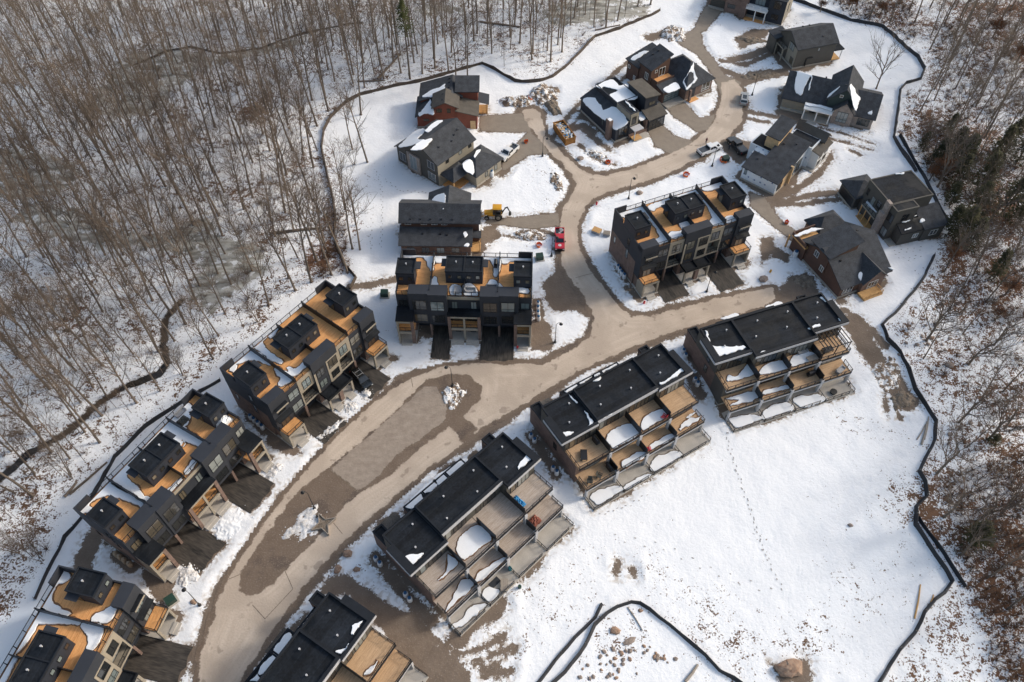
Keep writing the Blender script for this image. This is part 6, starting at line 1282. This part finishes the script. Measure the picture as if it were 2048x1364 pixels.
def rockmesh(seed,flat_=.6):
    r=random.Random(seed); b=MB(); n=7; rings=[(0,.75),(.35*flat_,1.0),(.75*flat_,.8),(1.0*flat_,.35)]; vs=[]
    for z,k in rings:
        for j in range(n): a=2*math.pi*j/n+r.uniform(-.2,.2); q=k*r.uniform(.75,1.15); vs.append((q*math.cos(a),q*math.sin(a)*.8,z+r.uniform(-.06,.06)))
    vs.append((0,0,flat_*1.02)); fs=[(i*n+j,i*n+(j+1)%n,(i+1)*n+(j+1)%n,(i+1)*n+j) for i in range(3) for j in range(n)]+[(3*n+j,3*n+(j+1)%n,4*n) for j in range(n)]
    b.add(vs,fs); return b
RM=[rockmesh(k).mesh('boulder','rock' if k%3 else 'rock_red') for k in range(6)]; RB=rockmesh(21,.9).mesh('boulder','rock_red')
def rock(px,py,s,label,me,rz=0,group=None,sq=(1,1,1)):
    x,y,z=GP(px,py); o=obj('boulder',me,None,(x,y,z-.12*s),rz); o.scale=(s*sq[0],s*sq[1],s*sq[2]); return tag(o,label,'boulder',group)
rock(1578,1338,2.0,'huge reddish boulder at the bottom edge of the snow field',RB,.3,None,(1.15,.95,.9)); rock(1230,1262,.95,'triangular orange rock in the fenced snow corner',RB,1.2,None,(.7,1.2,.6)); rock(1257,1283,.9,'grey curved rock below the orange triangular rock',RM[1],.5,None,(1.3,.7,.5))
rock(1525,560,1.1,'grey boulder beside the yellow hydrant',RM[2],.4); rock(1278,387,.9,'grey boulder behind the bend row',RM[4],.2); rock(696,1109,.9,'red-brown boulder in the snow by the road, left of the grey-decked row',RB,.2); rock(676,1140,.8,'small red rock in the muddy snow left of the grey-decked row',RB,1.4); rock(714,1140,.6,'flat red stone left of the street end tanks',RM[3],.4); rock(1700,1051,.45,'lone dark green stone on the snow field',RM[5]); rock(1281,1222,.4,'small red rock under the leaning dead stem',RM[0])
rock(388,1205,.55,'brown rock under the left corner lamp',RM[3]); rock(1896,732,.9,'large dark rock among the right wood trees',RM[1]); rock(1160,318,.9,'grey-brown rock at the snow lot of the modern house',RM[2])
rr=random.Random(44)
for k in range(44):
    cx,cy=rr.choice([(1210,1318),(1255,1305),(1300,1310),(1190,1340),(1240,1335),(1320,1325)]); rock(cx+rr.gauss(0,16),cy+rr.gauss(0,9),rr.uniform(.2,.45),'small grey stone of the scattered stones in the bottom snow field',RM[rr.randrange(6)],rr.uniform(0,6),'scattered stones at the bottom')
for k in range(26):
    cx,cy=rr.choice([(1830,690),(1880,680),(1870,640),(1850,620),(1890,600),(1950,860)]); rock(cx+rr.gauss(0,18),cy+rr.gauss(0,14),rr.uniform(.3,.6),'dark stone of the scattered stones inside the right wood edge',RM[rr.randrange(6)],rr.uniform(0,6),'stones at the right wood edge')
def log(a,b_,r,label,m='timber_grey',name='log'):
    p,q=GP(*a),GP(*b_); b=MB(); mid=[(p[i]+q[i])/2 for i in range(3)]; b.tube([(p[0],p[1],p[2]+r*.6),(mid[0]+.1,mid[1],mid[2]+r*.8),(q[0],q[1],q[2]+r*.6)],[r,r*.9,r*.7],7); o=b.build(name,m); return tag(o,label,'log',None)
log((1842,890),(1853,845),.2,'left grey log of the pair by the black fence on the snow field'); log((1848,880),(1856,835),.14,'thin right log of the pair by the black fence on the snow field'); log((1833,880),(1850,850),.12,'short thin log beside the pair by the black fence')
log((540,470),(645,458),.35,'long fallen trunk in the left wood near the black fence','bark'); log((755,160),(800,110),.3,'fallen broken trunk in the top wood','bark'); log((715,165),(770,163),.22,'low fallen log behind the far black fence','bark'); log((960,45),(1040,55),.28,'fallen trunk in the top middle wood','bark'); log((1190,62),(1240,52),.2,'slim fallen trunk behind the top right end of the fence','bark'); log((140,990),(215,925),.22,'mossy fallen log behind the snowiest row','bark'); log((130,995),(155,965),.25,'short log behind the snowiest row','bark')
log((1828,1238),(1840,1170),.14,'orange broken branch on the snow at the bottom right','newwood'); log((1860,1205),(1866,1190),.12,'short orange stick by the bottom right fence','newwood'); log((1255,1215),(1285,1262),.09,'leaning dead stem in the fenced snow corner','timber_grey')
log((965,360),(975,362),.1,'small stick in the snow lot','bark'); log((1370,1364),(1395,1330),.25,'weathered timber beam at the bottom edge','timber_grey')
# orange barrier netting and survey stakes
def netting(px,py,s,label,seed):
    x,y,z=GP(px,py); r=random.Random(seed); n=12; vs=[]
    for k in range(n+1):
        a=k/n*5.2; q=s*(1+.25*r.random()); vs+=[(q*math.cos(a),q*math.sin(a),0),(q*math.cos(a)*1.02,q*math.sin(a)*1.02,.45+.35*r.random())]
    b=MB(); b.add(vs,[(2*k,2*k+2,2*k+3,2*k+1) for k in range(n)]); o=b.build('safety_netting','orange'); o.location=(x,y,z-.05); return tag(o,label,'netting',None)
netting(1448,322,.9,'crumpled orange netting around the utility box by the wrapped house',1); netting(1372,352,.6,'orange and white barrier netting behind the bend row',2); netting(1216,326,.5,'orange cover in the snow by the modern house',3); netting(1573,446,.4,'bright orange flagging in the snow by the gravel lane',4); netting(1052,285,.4,'orange flagging at the snow point by the dumpster road',5); netting(1078,493,.5,'red-orange netting in the snow left of the red pickup',6); netting(1062,198,.6,'red plastic scrap between the dirt mounds',7)
# ---------------------------------------------------------------- silt fences
def silt(line,label,h=.75,m='fabric_black',seed=0):
    P=[GP(*p) for p in line]; r=random.Random(seed); pts=[]
    for a,b_ in zip(P[:-1],P[1:]):
        L=math.hypot(b_[0]-a[0],b_[1]-a[1]); n=max(1,int(L/1.5))
        pts+=[(a[0]+(b_[0]-a[0])*k/n+r.uniform(-.08,.08),a[1]+(b_[1]-a[1])*k/n+r.uniform(-.08,.08)) for k in range(n)]
    pts.append(P[-1][:2]); t=thing('silt_fence',label,'fence',(pts[0][0],pts[0][1],0),0,'black silt fences'); ox,oy=pts[0]
    b=MB(); vs=[]
    for k,(x,y) in enumerate(pts):
        q=pts[min(k+1,len(pts)-1)]; p=pts[max(k-1,0)]; tx,ty=q[0]-p[0],q[1]-p[1]; L=math.hypot(tx,ty)+1e-6; nx,ny=-ty/L,tx/L
        z=gz(x,y); hh=h*(1+r.uniform(-.22,.15)); o=r.uniform(-.12,.12)
        vs+=[(x-ox-nx*.30,y-oy-ny*.30,z-.03),(x-ox+nx*o,y-oy+ny*o,z+hh),(x-ox+nx*(o+.06),y-oy+ny*(o+.06),z+hh),(x-ox+nx*.25,y-oy+ny*.25,z-.03)]
    for k in range(len(pts)-1):
        for j in range(3): b.add([],[]); b.f.append((4*k+j,4*k+4+j,4*k+5+j,4*k+1+j)); b.m.append(0)
    b.v=vs; b.build('fabric',m,t)
    for k in range(0,len(pts),2):
        x,y=pts[k]; c=MB(); c.box(x-ox-.03,x-ox+.03,y-oy+.1,y-oy+.16,gz(x,y)-.1,gz(x,y)+h*1.15); c.build('stake','timber_grey',t)
silt([(1320,22),(1300,33),(1230,62),(1190,75),(1160,105),(1130,135),(1105,155),(1080,163),(1060,166),(1030,164),(1000,146),(965,128),(920,140),(870,155),(830,166),(800,171),(760,181),(720,191),(690,206),(660,236),(648,262),(643,292),(650,330),(660,370),(668,410),(672,440),(668,465),(675,500),(690,530),(712,556),(700,578)],'long dark silt fence along the left wood from the top to the black car row',.8,'rustfence',1)
silt([(440,762),(400,785),(350,815),(290,855),(230,915),(165,1035),(131,1076),(107,1120),(86,1164),(70,1200)],'black silt fence along the wood behind the left townhouse rows',.75,'fabric_black',2)
silt([(1585,0),(1640,20),(1700,42),(1740,50),(1765,56),(1790,76),(1810,96),(1835,116),(1848,140),(1840,160),(1810,169),(1801,180),(1795,220),(1788,275),(1800,300),(1832,345)],'black silt fence curving round the upper right houses',.85,'fabric_black',3)
silt([(1799,272),(1815,300),(1850,360),(1880,420),(1897,447)],'second black silt fence line behind the dark two-storey house',.75,'fabric_black',4)
silt([(1868,512),(1850,550),(1830,580),(1790,626),(1764,650),(1775,680),(1800,706),(1815,740),(1830,780),(1850,810),(1870,845),(1868,880),(1850,920),(1838,945),(1850,965),(1853,995),(1832,1015),(1830,1050),(1850,1080),(1870,1110),(1890,1140),(1905,1165),(1890,1185),(1870,1200),(1850,1225),(1830,1265),(1800,1300),(1780,1330),(1755,1372)],'winding black silt fence between the snow field and the right wood',.75,'fabric_black',5)
silt([(1835,1036),(1860,1070),(1890,1110),(1915,1150),(1932,1174)],'short outer black silt fence at the lower right wood',.6,'fabric_black',6)
silt([(1070,1372),(1110,1322),(1150,1275),(1190,1235),(1203,1208)],'straight outer silt fence at the bottom of the snow field',.45,'fabric_black',7)
silt([(1100,1372),(1130,1345),(1170,1290),(1190,1250),(1215,1225),(1235,1213),(1262,1205),(1280,1206),(1300,1220),(1340,1250),(1380,1285),(1410,1310),(1440,1340),(1490,1372)],'angled silt fence enclosing the stones at the bottom of the snow field',.6,'fabric_black',8)

# ---------------------------------------------------------------- footprints trodden in the snow, saw cuts in the road
def trail(line,label,seed,step=.75,gap=.16):
    r_=random.Random(seed); b=MB(); side=1
    P=[GP(*p) for p in line]
    for a,b_ in zip(P[:-1],P[1:]):
        L=math.hypot(b_[0]-a[0],b_[1]-a[1]); n=int(L/step); ux,uy=(b_[0]-a[0])/L,(b_[1]-a[1])/L
        for k in range(n):
            x=a[0]+ux*L*k/n-uy*gap*side+r_.uniform(-.08,.08); y=a[1]+uy*L*k/n+ux*gap*side+r_.uniform(-.08,.08); side=-side; z=gz(x,y)+.02
            l,w_=r_.uniform(.15,.24),r_.uniform(.07,.12); pts=[(x+ux*l*math.cos(t)-uy*w_*math.sin(t),y+uy*l*math.cos(t)+ux*w_*math.sin(t),z+r_.uniform(0,.05)) for t in [i*math.pi/3 for i in range(6)]]
            b.add(pts,[tuple(range(6))])
    o=b.build('footprints','slush_shade'); tag(o,label,'footprints',None,'stuff')
mat('slush_shade',(.40,.38,.37),.7,.3,2,9)  # trodden slush tone, with the shade of the dents put into the colour
trail([(1452,868),(1475,950),(1500,1020),(1530,1110),(1570,1190)],'line of footprints running down the snow field from the pergola row',1); trail([(1450,880),(1480,960),(1512,1060),(1560,1180)],'fainter second footprint line down the snow field',2,1.6)
trail([(1200,1030),(1260,1010),(1300,985)],'footprints below the red chair row patio',3); trail([(1230,1075),(1330,1095),(1420,1140),(1560,1190)],'scattered footprints crossing the lower snow field',4,1.4,.5)
trail([(752,345),(762,370),(765,410),(764,460),(760,500)],'footprints along the snow left of the long low house',5,.8); trail([(770,360),(800,383),(860,386)],'footprints below the grey house',6,.8); trail([(745,430),(742,470),(744,505)],'short footprint line nearest the left fence',7,1.0)
trail([(1660,360),(1600,385),(1570,395)],'footprints in the snow below the wrapped house',8,.9); trail([(1700,260),(1715,320),(1640,330)],'scuffed footprints by the long cross-gabled house',9,.9,.4); trail([(1790,505),(1830,500),(1850,495)],'footprints below the dark two-storey house',10,.7,.4); trail([(1790,512),(1815,520),(1845,510)],'second footprints below the dark two-storey house',11,.7,.3)
def joint(line,label):
    b=MB(); P=[G(*p) for p in line]
    for a,b_ in zip(P[:-1],P[1:]):
        L=math.hypot(b_[0]-a[0],b_[1]-a[1]); nx,ny=-(b_[1]-a[1])/L*.05,(b_[0]-a[0])/L*.05
        b.add([(a[0]-nx,a[1]-ny,a[2]+.058),(b_[0]-nx,b_[1]-ny,b_[2]+.058),(b_[0]+nx,b_[1]+ny,b_[2]+.058),(a[0]+nx,a[1]+ny,a[2]+.058)],[(0,1,2,3)])
    o=b.build('road_joint','dirt'); tag(o,label,None,None,'structure')
joint([(570,1142),(586,1178),(530,1238),(505,1210)],'dark three-sided cut line in the lower road'); joint([(667,1046),(685,1068)],'short dark cut line across the right lane'); joint([(720,985),(690,962),(658,938)],'cut line at the lower end of the median gravel'); joint([(1151,556),(1168,551),(1185,547)],'cut line across the road right of the head-on row'); joint([(822,755),(826,775)],'cut line across the upper lane'); joint([(787,828),(845,775)],'cut line along the upper median edge'); joint([(435,1168),(478,1150)],'cut line at the lower median tip')
# ---------------------------------------------------------------- trees
def branchy(seed,h,kind):
    """bare tree: returns (trunk MB, crown MB); kind 'pole' = tall forest stem, 'wide' = spreading tree, 'multi' = several stems"""
    r=random.Random(seed); tr=MB(); cr=MB()
    def seg(mb,p,d_,L,r0,r1,n,k,wob,up):
        pts=[p]; q=Vector(p); d_=Vector(d_).normalized()
        for i in range(k):
            d_=(d_+Vector((r.uniform(-wob,wob),r.uniform(-wob,wob),r.uniform(-wob,wob)+up))).normalized(); q=q+d_*(L/k); pts.append(q.copy())
        mb.tube(pts,[r0+(r1-r0)*i/k for i in range(k+1)],n,0,False); return pts
    def limb(p,d_,L,rad,depth):
        pts=seg(cr,p,d_,L,rad,rad*.3,3,3 if depth<2 else 2,.22,.10)
        if depth<2:
            for i in range(1,len(pts)):
                for _ in range(2 if depth==0 else (2 if r.random()<.7 else 1)):
                    base_=(pts[i]-pts[i-1]).normalized(); v=Vector((r.uniform(-1,1),r.uniform(-1,1),r.uniform(-.3,.8))).normalized()
                    limb(pts[i],base_*.9+v*.75,L*r.uniform(.35,.6),max(rad*.5,.014),depth+1)
    stems=[((0,0,0),(r.uniform(-.04,.04),r.uniform(-.04,.04),1),h)] if kind!='multi' else [((r.uniform(-.3,.3),r.uniform(-.3,.3),0),(r.uniform(-.3,.3),r.uniform(-.3,.3),1),h*r.uniform(.7,1)) for _ in range(4)]
    for p,d_,hh in stems:
        r0=hh*(.0115 if kind=='pole' else (.017 if kind=='wide' else .0075)); top=.94 if kind=='pole' else (.55 if kind=='wide' else .9)
        pts=seg(tr,p,d_,hh*top,r0,r0*.28 if kind!='wide' else r0*.6,6,7,.045 if kind!='wide' else .07,.03)
        tr.tube([Vector(p)-Vector((0,0,.3)),Vector(p)+Vector((0,0,.35))],[r0*1.9,r0*1.02],6,0,False)
        n=13 if kind=='pole' else (9 if kind=='wide' else 7)
        for i in range(n):
            u=(.42+.56*i/n) if kind=='pole' else (.35+.65*i/(n-1) if kind=='wide' else .3+.65*i/n)
            j=min(int(u*7),6); f=u*7-j; q=Vector(pts[j]).lerp(Vector(pts[min(j+1,7)]),min(f,1)); a=r.uniform(0,6.28)+i*2.4
            if kind=='pole': limb(q,(math.cos(a)*.75,math.sin(a)*.75,1.0),hh*(.30-.19*(u-.4)),r0*.42*(1.15-u*.6),0 if i>2 else 1)
            elif kind=='wide': limb(q,(math.cos(a),math.sin(a),.65+.5*u),hh*r.uniform(.38,.52),r0*.5,0)
            else: limb(q,(math.cos(a)*.8,math.sin(a)*.8,.9),hh*.28,r0*.45,0)
        if kind=='pole':
            for _ in range(4): a=r.uniform(0,6.28); z=r.uniform(.15,.4); j=int(z*7); limb(Vector(pts[j]),(math.cos(a),math.sin(a),.4),hh*.06,.03,2)
    return tr,cr
POLES=[branchy(100+k,20,'pole') for k in range(9)]; WIDES=[branchy(200+k,13,'wide') for k in range(6)]; MULTI=[branchy(300+k,9,'multi') for k in range(4)]
PM=[(a.mesh('trunk','bark'),b.mesh('crown','twig')) for a,b in POLES]; WM=[(a.mesh('trunk','bark'),b.mesh('crown','twig')) for a,b in WIDES]; MM=[(a.mesh('trunk','bark'),b.mesh('crown','twig')) for a,b in MULTI]
def inpoly(P,x,y):
    c=False
    for i in range(len(P)):
        ax,ay=P[i]; bx,by=P[i-1]
        if (ay>y)!=(by>y) and x<(bx-ax)*(y-ay)/(by-ay)+ax: c=not c
    return c
def scatter(poly,n,mind,seed,holes=()):
    P=gp(poly); Hs=[gp(h) for h in holes]; r=random.Random(seed); xs_=[p[0] for p in P]; ys_=[p[1] for p in P]; out=[]; cell={}
    x0,x1,y0,y1=max(min(xs_),-176),min(max(xs_),176),max(min(ys_),18),min(max(ys_),232)
    for _ in range(n*14):
        if len(out)>=n: break
        x,y=r.uniform(x0,x1),r.uniform(y0,y1)
        if not inpoly(P,x,y) or any(inpoly(h,x,y) for h in Hs): continue
        k=(int(x//mind),int(y//mind))
        if any((x-a)**2+(y-b)**2<mind**2 for i in(-1,0,1) for j in(-1,0,1) for a,b in cell.get((k[0]+i,k[1]+j),())): continue
        cell.setdefault(k,[]).append((x,y)); out.append((x,y))
    return out
LW=[(-260,-110),(1330,-110),(1300,20),(1225,55),(1150,100),(1060,155),(965,118),(830,155),(715,180),(665,215),(640,262),(632,330),(650,440),(655,480),(690,545),(640,556),(560,600),(470,690),(425,735),(380,760),(230,870),(125,985),(110,1080),(60,1170),(-20,1260),(-260,1400)]
RW=[(1600,-110),(1660,0),(1705,25),(1795,62),(1865,130),(1860,180),(1815,190),(1808,260),(1860,350),(1915,450),(1880,540),(1830,610),(1790,650),(1820,700),(1885,830),(1890,900),(1860,950),(1880,1000),(1860,1040),(1900,1090),(1950,1190),(2010,1290),(2060,1400),(2400,1400),(2400,-110)]
left=scatter(LW,900,3.1,5); right=scatter(RW,300,4.3,6)
edge_trees=[G(*p)[:2] for p in [(722,230),(705,300),(735,325),(708,330),(690,420),(712,450),(720,500),(705,498),(695,545),(655,505),(935,160),(912,160),(897,142)]]
left=left+edge_trees
allp=[(x,y,'L') for x,y in left]+[(x,y,'R') for x,y in right]
allp.sort(key=lambda p:math.hypot(p[0],p[1]))
def inview(x,y):
    zc=y*cp+CAM_H*sp; u=FPX*x/zc; v=-FPX*(y*sp-CAM_H*cp)/zc
    return -1024-40<u<1024+40 and -682-10<v<682+60
vis=[p for p in allp if inview(p[0],p[1])]; hid=[p for p in allp if not inview(p[0],p[1])]
r=random.Random(9)
def copy_tree(me2,x,y,s,sz,rz,label,group,name='bare_tree'):
    o=obj(name,None,None,(x,y,gz(x,y)-.1),rz); o.scale=(s,s,sz); o.rotation_euler=(R(r.gauss(0,2.6)),R(r.gauss(0,2.6)),rz); tag(o,label,'tree',group)
    obj('trunk',me2[0],o); obj('crown',me2[1],o); return o
def zone(x,y,side):
    zc=y*cp+CAM_H*sp; u=1024+FPX*x/zc; v=682-FPX*(y*sp-CAM_H*cp)/zc
    if side=='L':
        if v>560: return 'tall bare tree in the wood near the stream behind the left townhouse rows'
        if u<420: return 'tall bare tree in the dense left wood beside the frozen swamp'
        if u<760: return 'tall bare tree in the wood between the frozen swamp and the black fence'
        return 'tall bare tree in the top wood behind the far black fence'
    if v<300: return 'bare tree in the brown brushy wood at upper right'
    if v<700: return 'bare tree among the evergreens at the right edge'
    return 'bare spreading tree in the right wood beyond the winding fence'
n_ind=0; rest=[]
for x,y,sd_ in vis:
    if n_ind<290:
        if sd_=='L':
            k=r.randrange(len(PM)); s=r.uniform(.72,1.12); sz=s*r.uniform(.88,1.12)
            if r.random()<.14: copy_tree(MM[r.randrange(len(MM))],x,y,s*1.2,sz*1.2,r.uniform(0,6.28),zone(x,y,sd_).replace('tall bare tree','many-stemmed tree'),'many-stemmed '+zone(x,y,sd_)[14:50])
            else: copy_tree(PM[k],x,y,s,sz,r.uniform(0,6.28),zone(x,y,sd_),zone(x,y,sd_)[:44])
        else:
            wide=r.random()<.6; me2=WM[r.randrange(len(WM))] if wide else PM[r.randrange(len(PM))]; s=r.uniform(.75,1.1) if wide else r.uniform(.55,.75)
            copy_tree(me2,x,y,s,s*r.uniform(.85,1.1),r.uniform(0,6.28),zone(x,y,sd_),zone(x,y,sd_)[:44])
        n_ind+=1
    else: rest.append((x,y,sd_))
def merged(items,name,m,label,cat='trees'):
    V=[];F_=[];off=0
    for mb,x,y,z,s,sz,a in items:
        v=np.array(mb[0]); c,sn=math.cos(a),math.sin(a)
        q=np.stack([(v[:,0]*c-v[:,1]*sn)*s+x,(v[:,0]*sn+v[:,1]*c)*s+y,v[:,2]*sz+z],1); V.append(q); F_.append(mb[1]+off); off+=len(q)
    V=np.vstack(V); q=np.vstack(F_); me=bpy.data.meshes.new(name)
    me.vertices.add(len(V)); me.vertices.foreach_set('co',V.ravel()); me.loops.add(q.size); me.loops.foreach_set('vertex_index',q.ravel().astype(np.int32)); k=q.shape[1]
    me.polygons.add(len(q)); me.polygons.foreach_set('loop_start',np.arange(0,q.size,k,dtype=np.int32)); me.polygons.foreach_set('loop_total',np.full(len(q),k,dtype=np.int32)); me.update(calc_edges=True)
    me.materials.append(M[m]); o=obj(name,me); return tag(o,label,cat,None,'stuff')
def pack(a,b): 
    v=a.v+b.v; f=[g for g in a.f if len(g)==4]+[tuple(i+len(a.v) for i in g) for g in b.f if len(g)==4]; return (np.array(v),np.array(f))
def thin(mb,keep,seed):
    """drop the finest twigs for far trees"""
    return mb
PK=[pack(a,b) for a,b in POLES[:5]]
SAP=[]
for k in range(5):
    q=branchy(400+k,6,'pole'); c=MB(); rr2=random.Random(k)
    c.tube([(0,0,0),(.1,.05,2.5),(.15,0,5.5)],[.045,.03,.012],3,0,False)
    for i in range(9):
        a=rr2.uniform(0,6.28); z=1.2+i*.45; L=rr2.uniform(.6,1.3); c.tube([(.05,0,z),(math.cos(a)*L*.6,math.sin(a)*L*.6,z+L)],[.018,.008],3,0,False)
    SAP.append((np.array(c.v),np.array(c.f)))
merged([(PK[r.randrange(5)],x,y,gz(x,y)-.1,s:=r.uniform(.7,1.1),s*r.uniform(.88,1.12),r.uniform(0,6.28)) for x,y,_ in rest+hid[::3]],'distant_bare_trees','bark','farther bare trees of the wood, reading as one mass')
sap=scatter(LW,800,1.5,15)+scatter(RW,900,1.4,16)
tallsap=scatter(LW,450,2.0,18)
merged([(SAP[r.randrange(5)],x,y,gz(x,y)-.1,s:=r.uniform(.6,1.5),s*r.uniform(.8,1.2),r.uniform(0,6.28)) for x,y in sap]+[(SAP[r.randrange(5)],x,y,gz(x,y)-.1,1.5,r.uniform(1.6,2.9),r.uniform(0,6.28)) for x,y in tallsap],'saplings','twig','thin bare saplings and undergrowth under the trees','undergrowth')
# low brush
BR=[]
for k in range(4):
    c=MB(); rr2=random.Random(50+k)
    for i in range(26):
        a=rr2.uniform(0,6.28); L=rr2.uniform(.5,1.4); e=rr2.uniform(.3,1.2); c.tube([(0,0,0),(math.cos(a)*L*.5,math.sin(a)*L*.5,e*.8),(math.cos(a)*L,math.sin(a)*L,e*1.1)],[.02,.014,.006],3,0,False)
    BR.append((np.array(c.v),np.array(c.f)))
BRZ=[[(1640,-10),(1800,-10),(1870,90),(1780,55),(1700,35)],[(1860,60),(2060,0),(2100,260),(1900,240)],[(1880,300),(2100,300),(2100,660),(1900,620),(1900,470)],[(1880,960),(2060,900),(2100,1400),(1990,1364),(1950,1190)],[(650,420),(690,430),(700,540),(640,555)],[(1840,230),(1900,250),(1900,420),(1850,340)]]
bl=[]
for i,z in enumerate(BRZ): bl+=scatter(z,320 if i in(1,2,3) else 110,.9,60+i)
bl+=scatter(LW,350,2.0,77)+scatter(RW,700,1.3,78)
merged([(BR[r.randrange(4)],x,y,gz(x,y)-.05,s:=r.uniform(.6,1.5),s,r.uniform(0,6.28)) for x,y in bl],'low_brush','brush','reddish brown low brush on the wood floor','brush')
# evergreens
mat('pine',(.035,.05,.012),.9,.4,.6,3.0,col2=(.10,.11,.03))
def conifer(seed,h,rad):
    rr=random.Random(seed); t=MB(); t.tube([(0,0,-.2),(0,0,h*.95)],[.16,.03],6,0,False); c=MB()
    n=int(900*h/8)
    for i in range(n):
        u=rr.random()**.8; z=h*(.08+.92*u); R_=rad*(1-u)**.75*(.8+.35*math.sin(z*2.1+seed))+.12; a=rr.uniform(0,6.28); q=R_*rr.uniform(.35,1.05)
        p=Vector((q*math.cos(a),q*math.sin(a),z+rr.uniform(-.2,.2))); o=Vector((math.cos(a),math.sin(a),rr.uniform(-.5,.35))).normalized()*rr.uniform(.28,.6); s=Vector((-math.sin(a),math.cos(a),rr.uniform(-.4,.4)))*rr.uniform(.07,.16)
        c.add([p-s,p+s,p+o+s*.3,p+o-s*.3],[(0,1,2,3)])
    return t.mesh('trunk','bark'),c.mesh('crown','needles')
CM=[conifer(k,7.5,2.0+.25*k) for k in range(4)]
for i,(px,py,s) in enumerate([(1868,330,.9),(1893,322,1.1),(1920,335,1.15),(1908,372,1.0),(1985,330,1.2),(2010,300,1.0),(1960,385,1.2),(2000,430,1.3),(2035,450,1.2),(1898,412,.8),(1905,480,1.1),(1930,500,1.0),(1985,560,.9),(1895,470,.9),(2030,330,1.1),(1945,440,1.1),(1890,270,.7),(1840,300,.6)]):
    x,y,_=G(px,py); copy_tree(CM[i%4],x,y,s*1.15,s*1.15,i*1.3,'dark evergreen tree in the clump at the right edge behind the houses','evergreens at the right edge','evergreen_tree')
for i,(px,py,s,lb) in enumerate([(1945,1085,1.1,'rusty brown evergreen in the lower right wood by the fence'),(1982,890,.5,'small rusty evergreen deeper in the right wood'),(1490,8,.9,'dark evergreen at the top edge left of the top house'),(812,35,1.3,'single green evergreen at the top edge of the left wood')]):
    x,y,_=G(px,py)
    if i>1: continue
    copy_tree(CM[(i+1)%4],x,y,s,s*(1.7 if i==3 else .8),i,lb,None,'evergreen_tree')
x,y,_=G(820,158); o=thing('pine_tree','single green pine with a high crown at the top edge of the left wood','tree',(x,y,gz(x,y)-.1),.5)
b=MB(); b.tube([(0,0,0),(.15,.1,9),(.1,0,20)],[.28,.2,.05],7); b.build('trunk','bark',o)
c=obj('crown',conifer(31,9.5,2.6)[1],o,(.1,0,11.5)); c.data.materials[0]=M['pine']
# oaks that kept their leaves
def leaf_crown(seed):
    rr=random.Random(seed); c=MB()
    for i in range(1500):
        a=rr.uniform(0,6.28); e=rr.uniform(-.6,1); q=rr.random()**.4; cl=.75+.35*math.sin(a*3+seed)*math.cos(e*4)
        p=Vector((2.6*q*cl*math.cos(a)*math.sqrt(max(0,1-e*e)),2.6*q*cl*math.sin(a)*math.sqrt(max(0,1-e*e)),5+2.3*q*cl*e)); o=Vector((rr.uniform(-1,1),rr.uniform(-1,1),rr.uniform(-1,1))).normalized()*.22; s=o.orthogonal().normalized()*.13
        c.add([p-s,p+s,p+o+s*.5,p+o-s*.5],[(0,1,2,3)])
    return c.mesh('leaves','oakleaf')
LC=[leaf_crown(k) for k in range(3)]
for i,(px,py,s,lb) in enumerate([(1878,358,1.0,'rust-leaved oak in front of the dark evergreens'),(1858,362,.7,'small rust-leaved oak beside the fence by the evergreens'),(1895,530,.8,'rust-leaved oak behind the dark two-storey house'),(2010,590,.8,'rust-leaved oak at the right edge'),(1640,25,.6,'rust-leaved shrub oak at the top by the fence'),(1700,22,.7,'low rust-leaved oak at the top wood edge'),(1985,75,.9,'rust-leaved oak at the upper right corner'),(1760,30,.6,'small rust-leaved oak beyond the upper fence'),(2030,130,.9,'right rust-leaved oak at the upper right corner'),(1990,640,.6,'small rust-leaved oak in the right wood')]):
    x,y,_=G(px,py); o=obj('oak_tree',None,None,(x,y,gz(x,y)-.1),i); o.scale=(s,s,s*.85); tag(o,lb,'tree'); obj('trunk',WM[i%6][0],o); q=obj('crown',WM[i%6][1],o); q.scale=(.62,.62,.62); q.location.z=.8; obj('leaves',LC[i%3],o)
# the lone tree in the cleared snow
x,y,_=G(1752,178); o=copy_tree(WM[2],x,y,.95,1.0,2.2,'lone spreading bare tree on cleared snow inside the upper right fence',None)
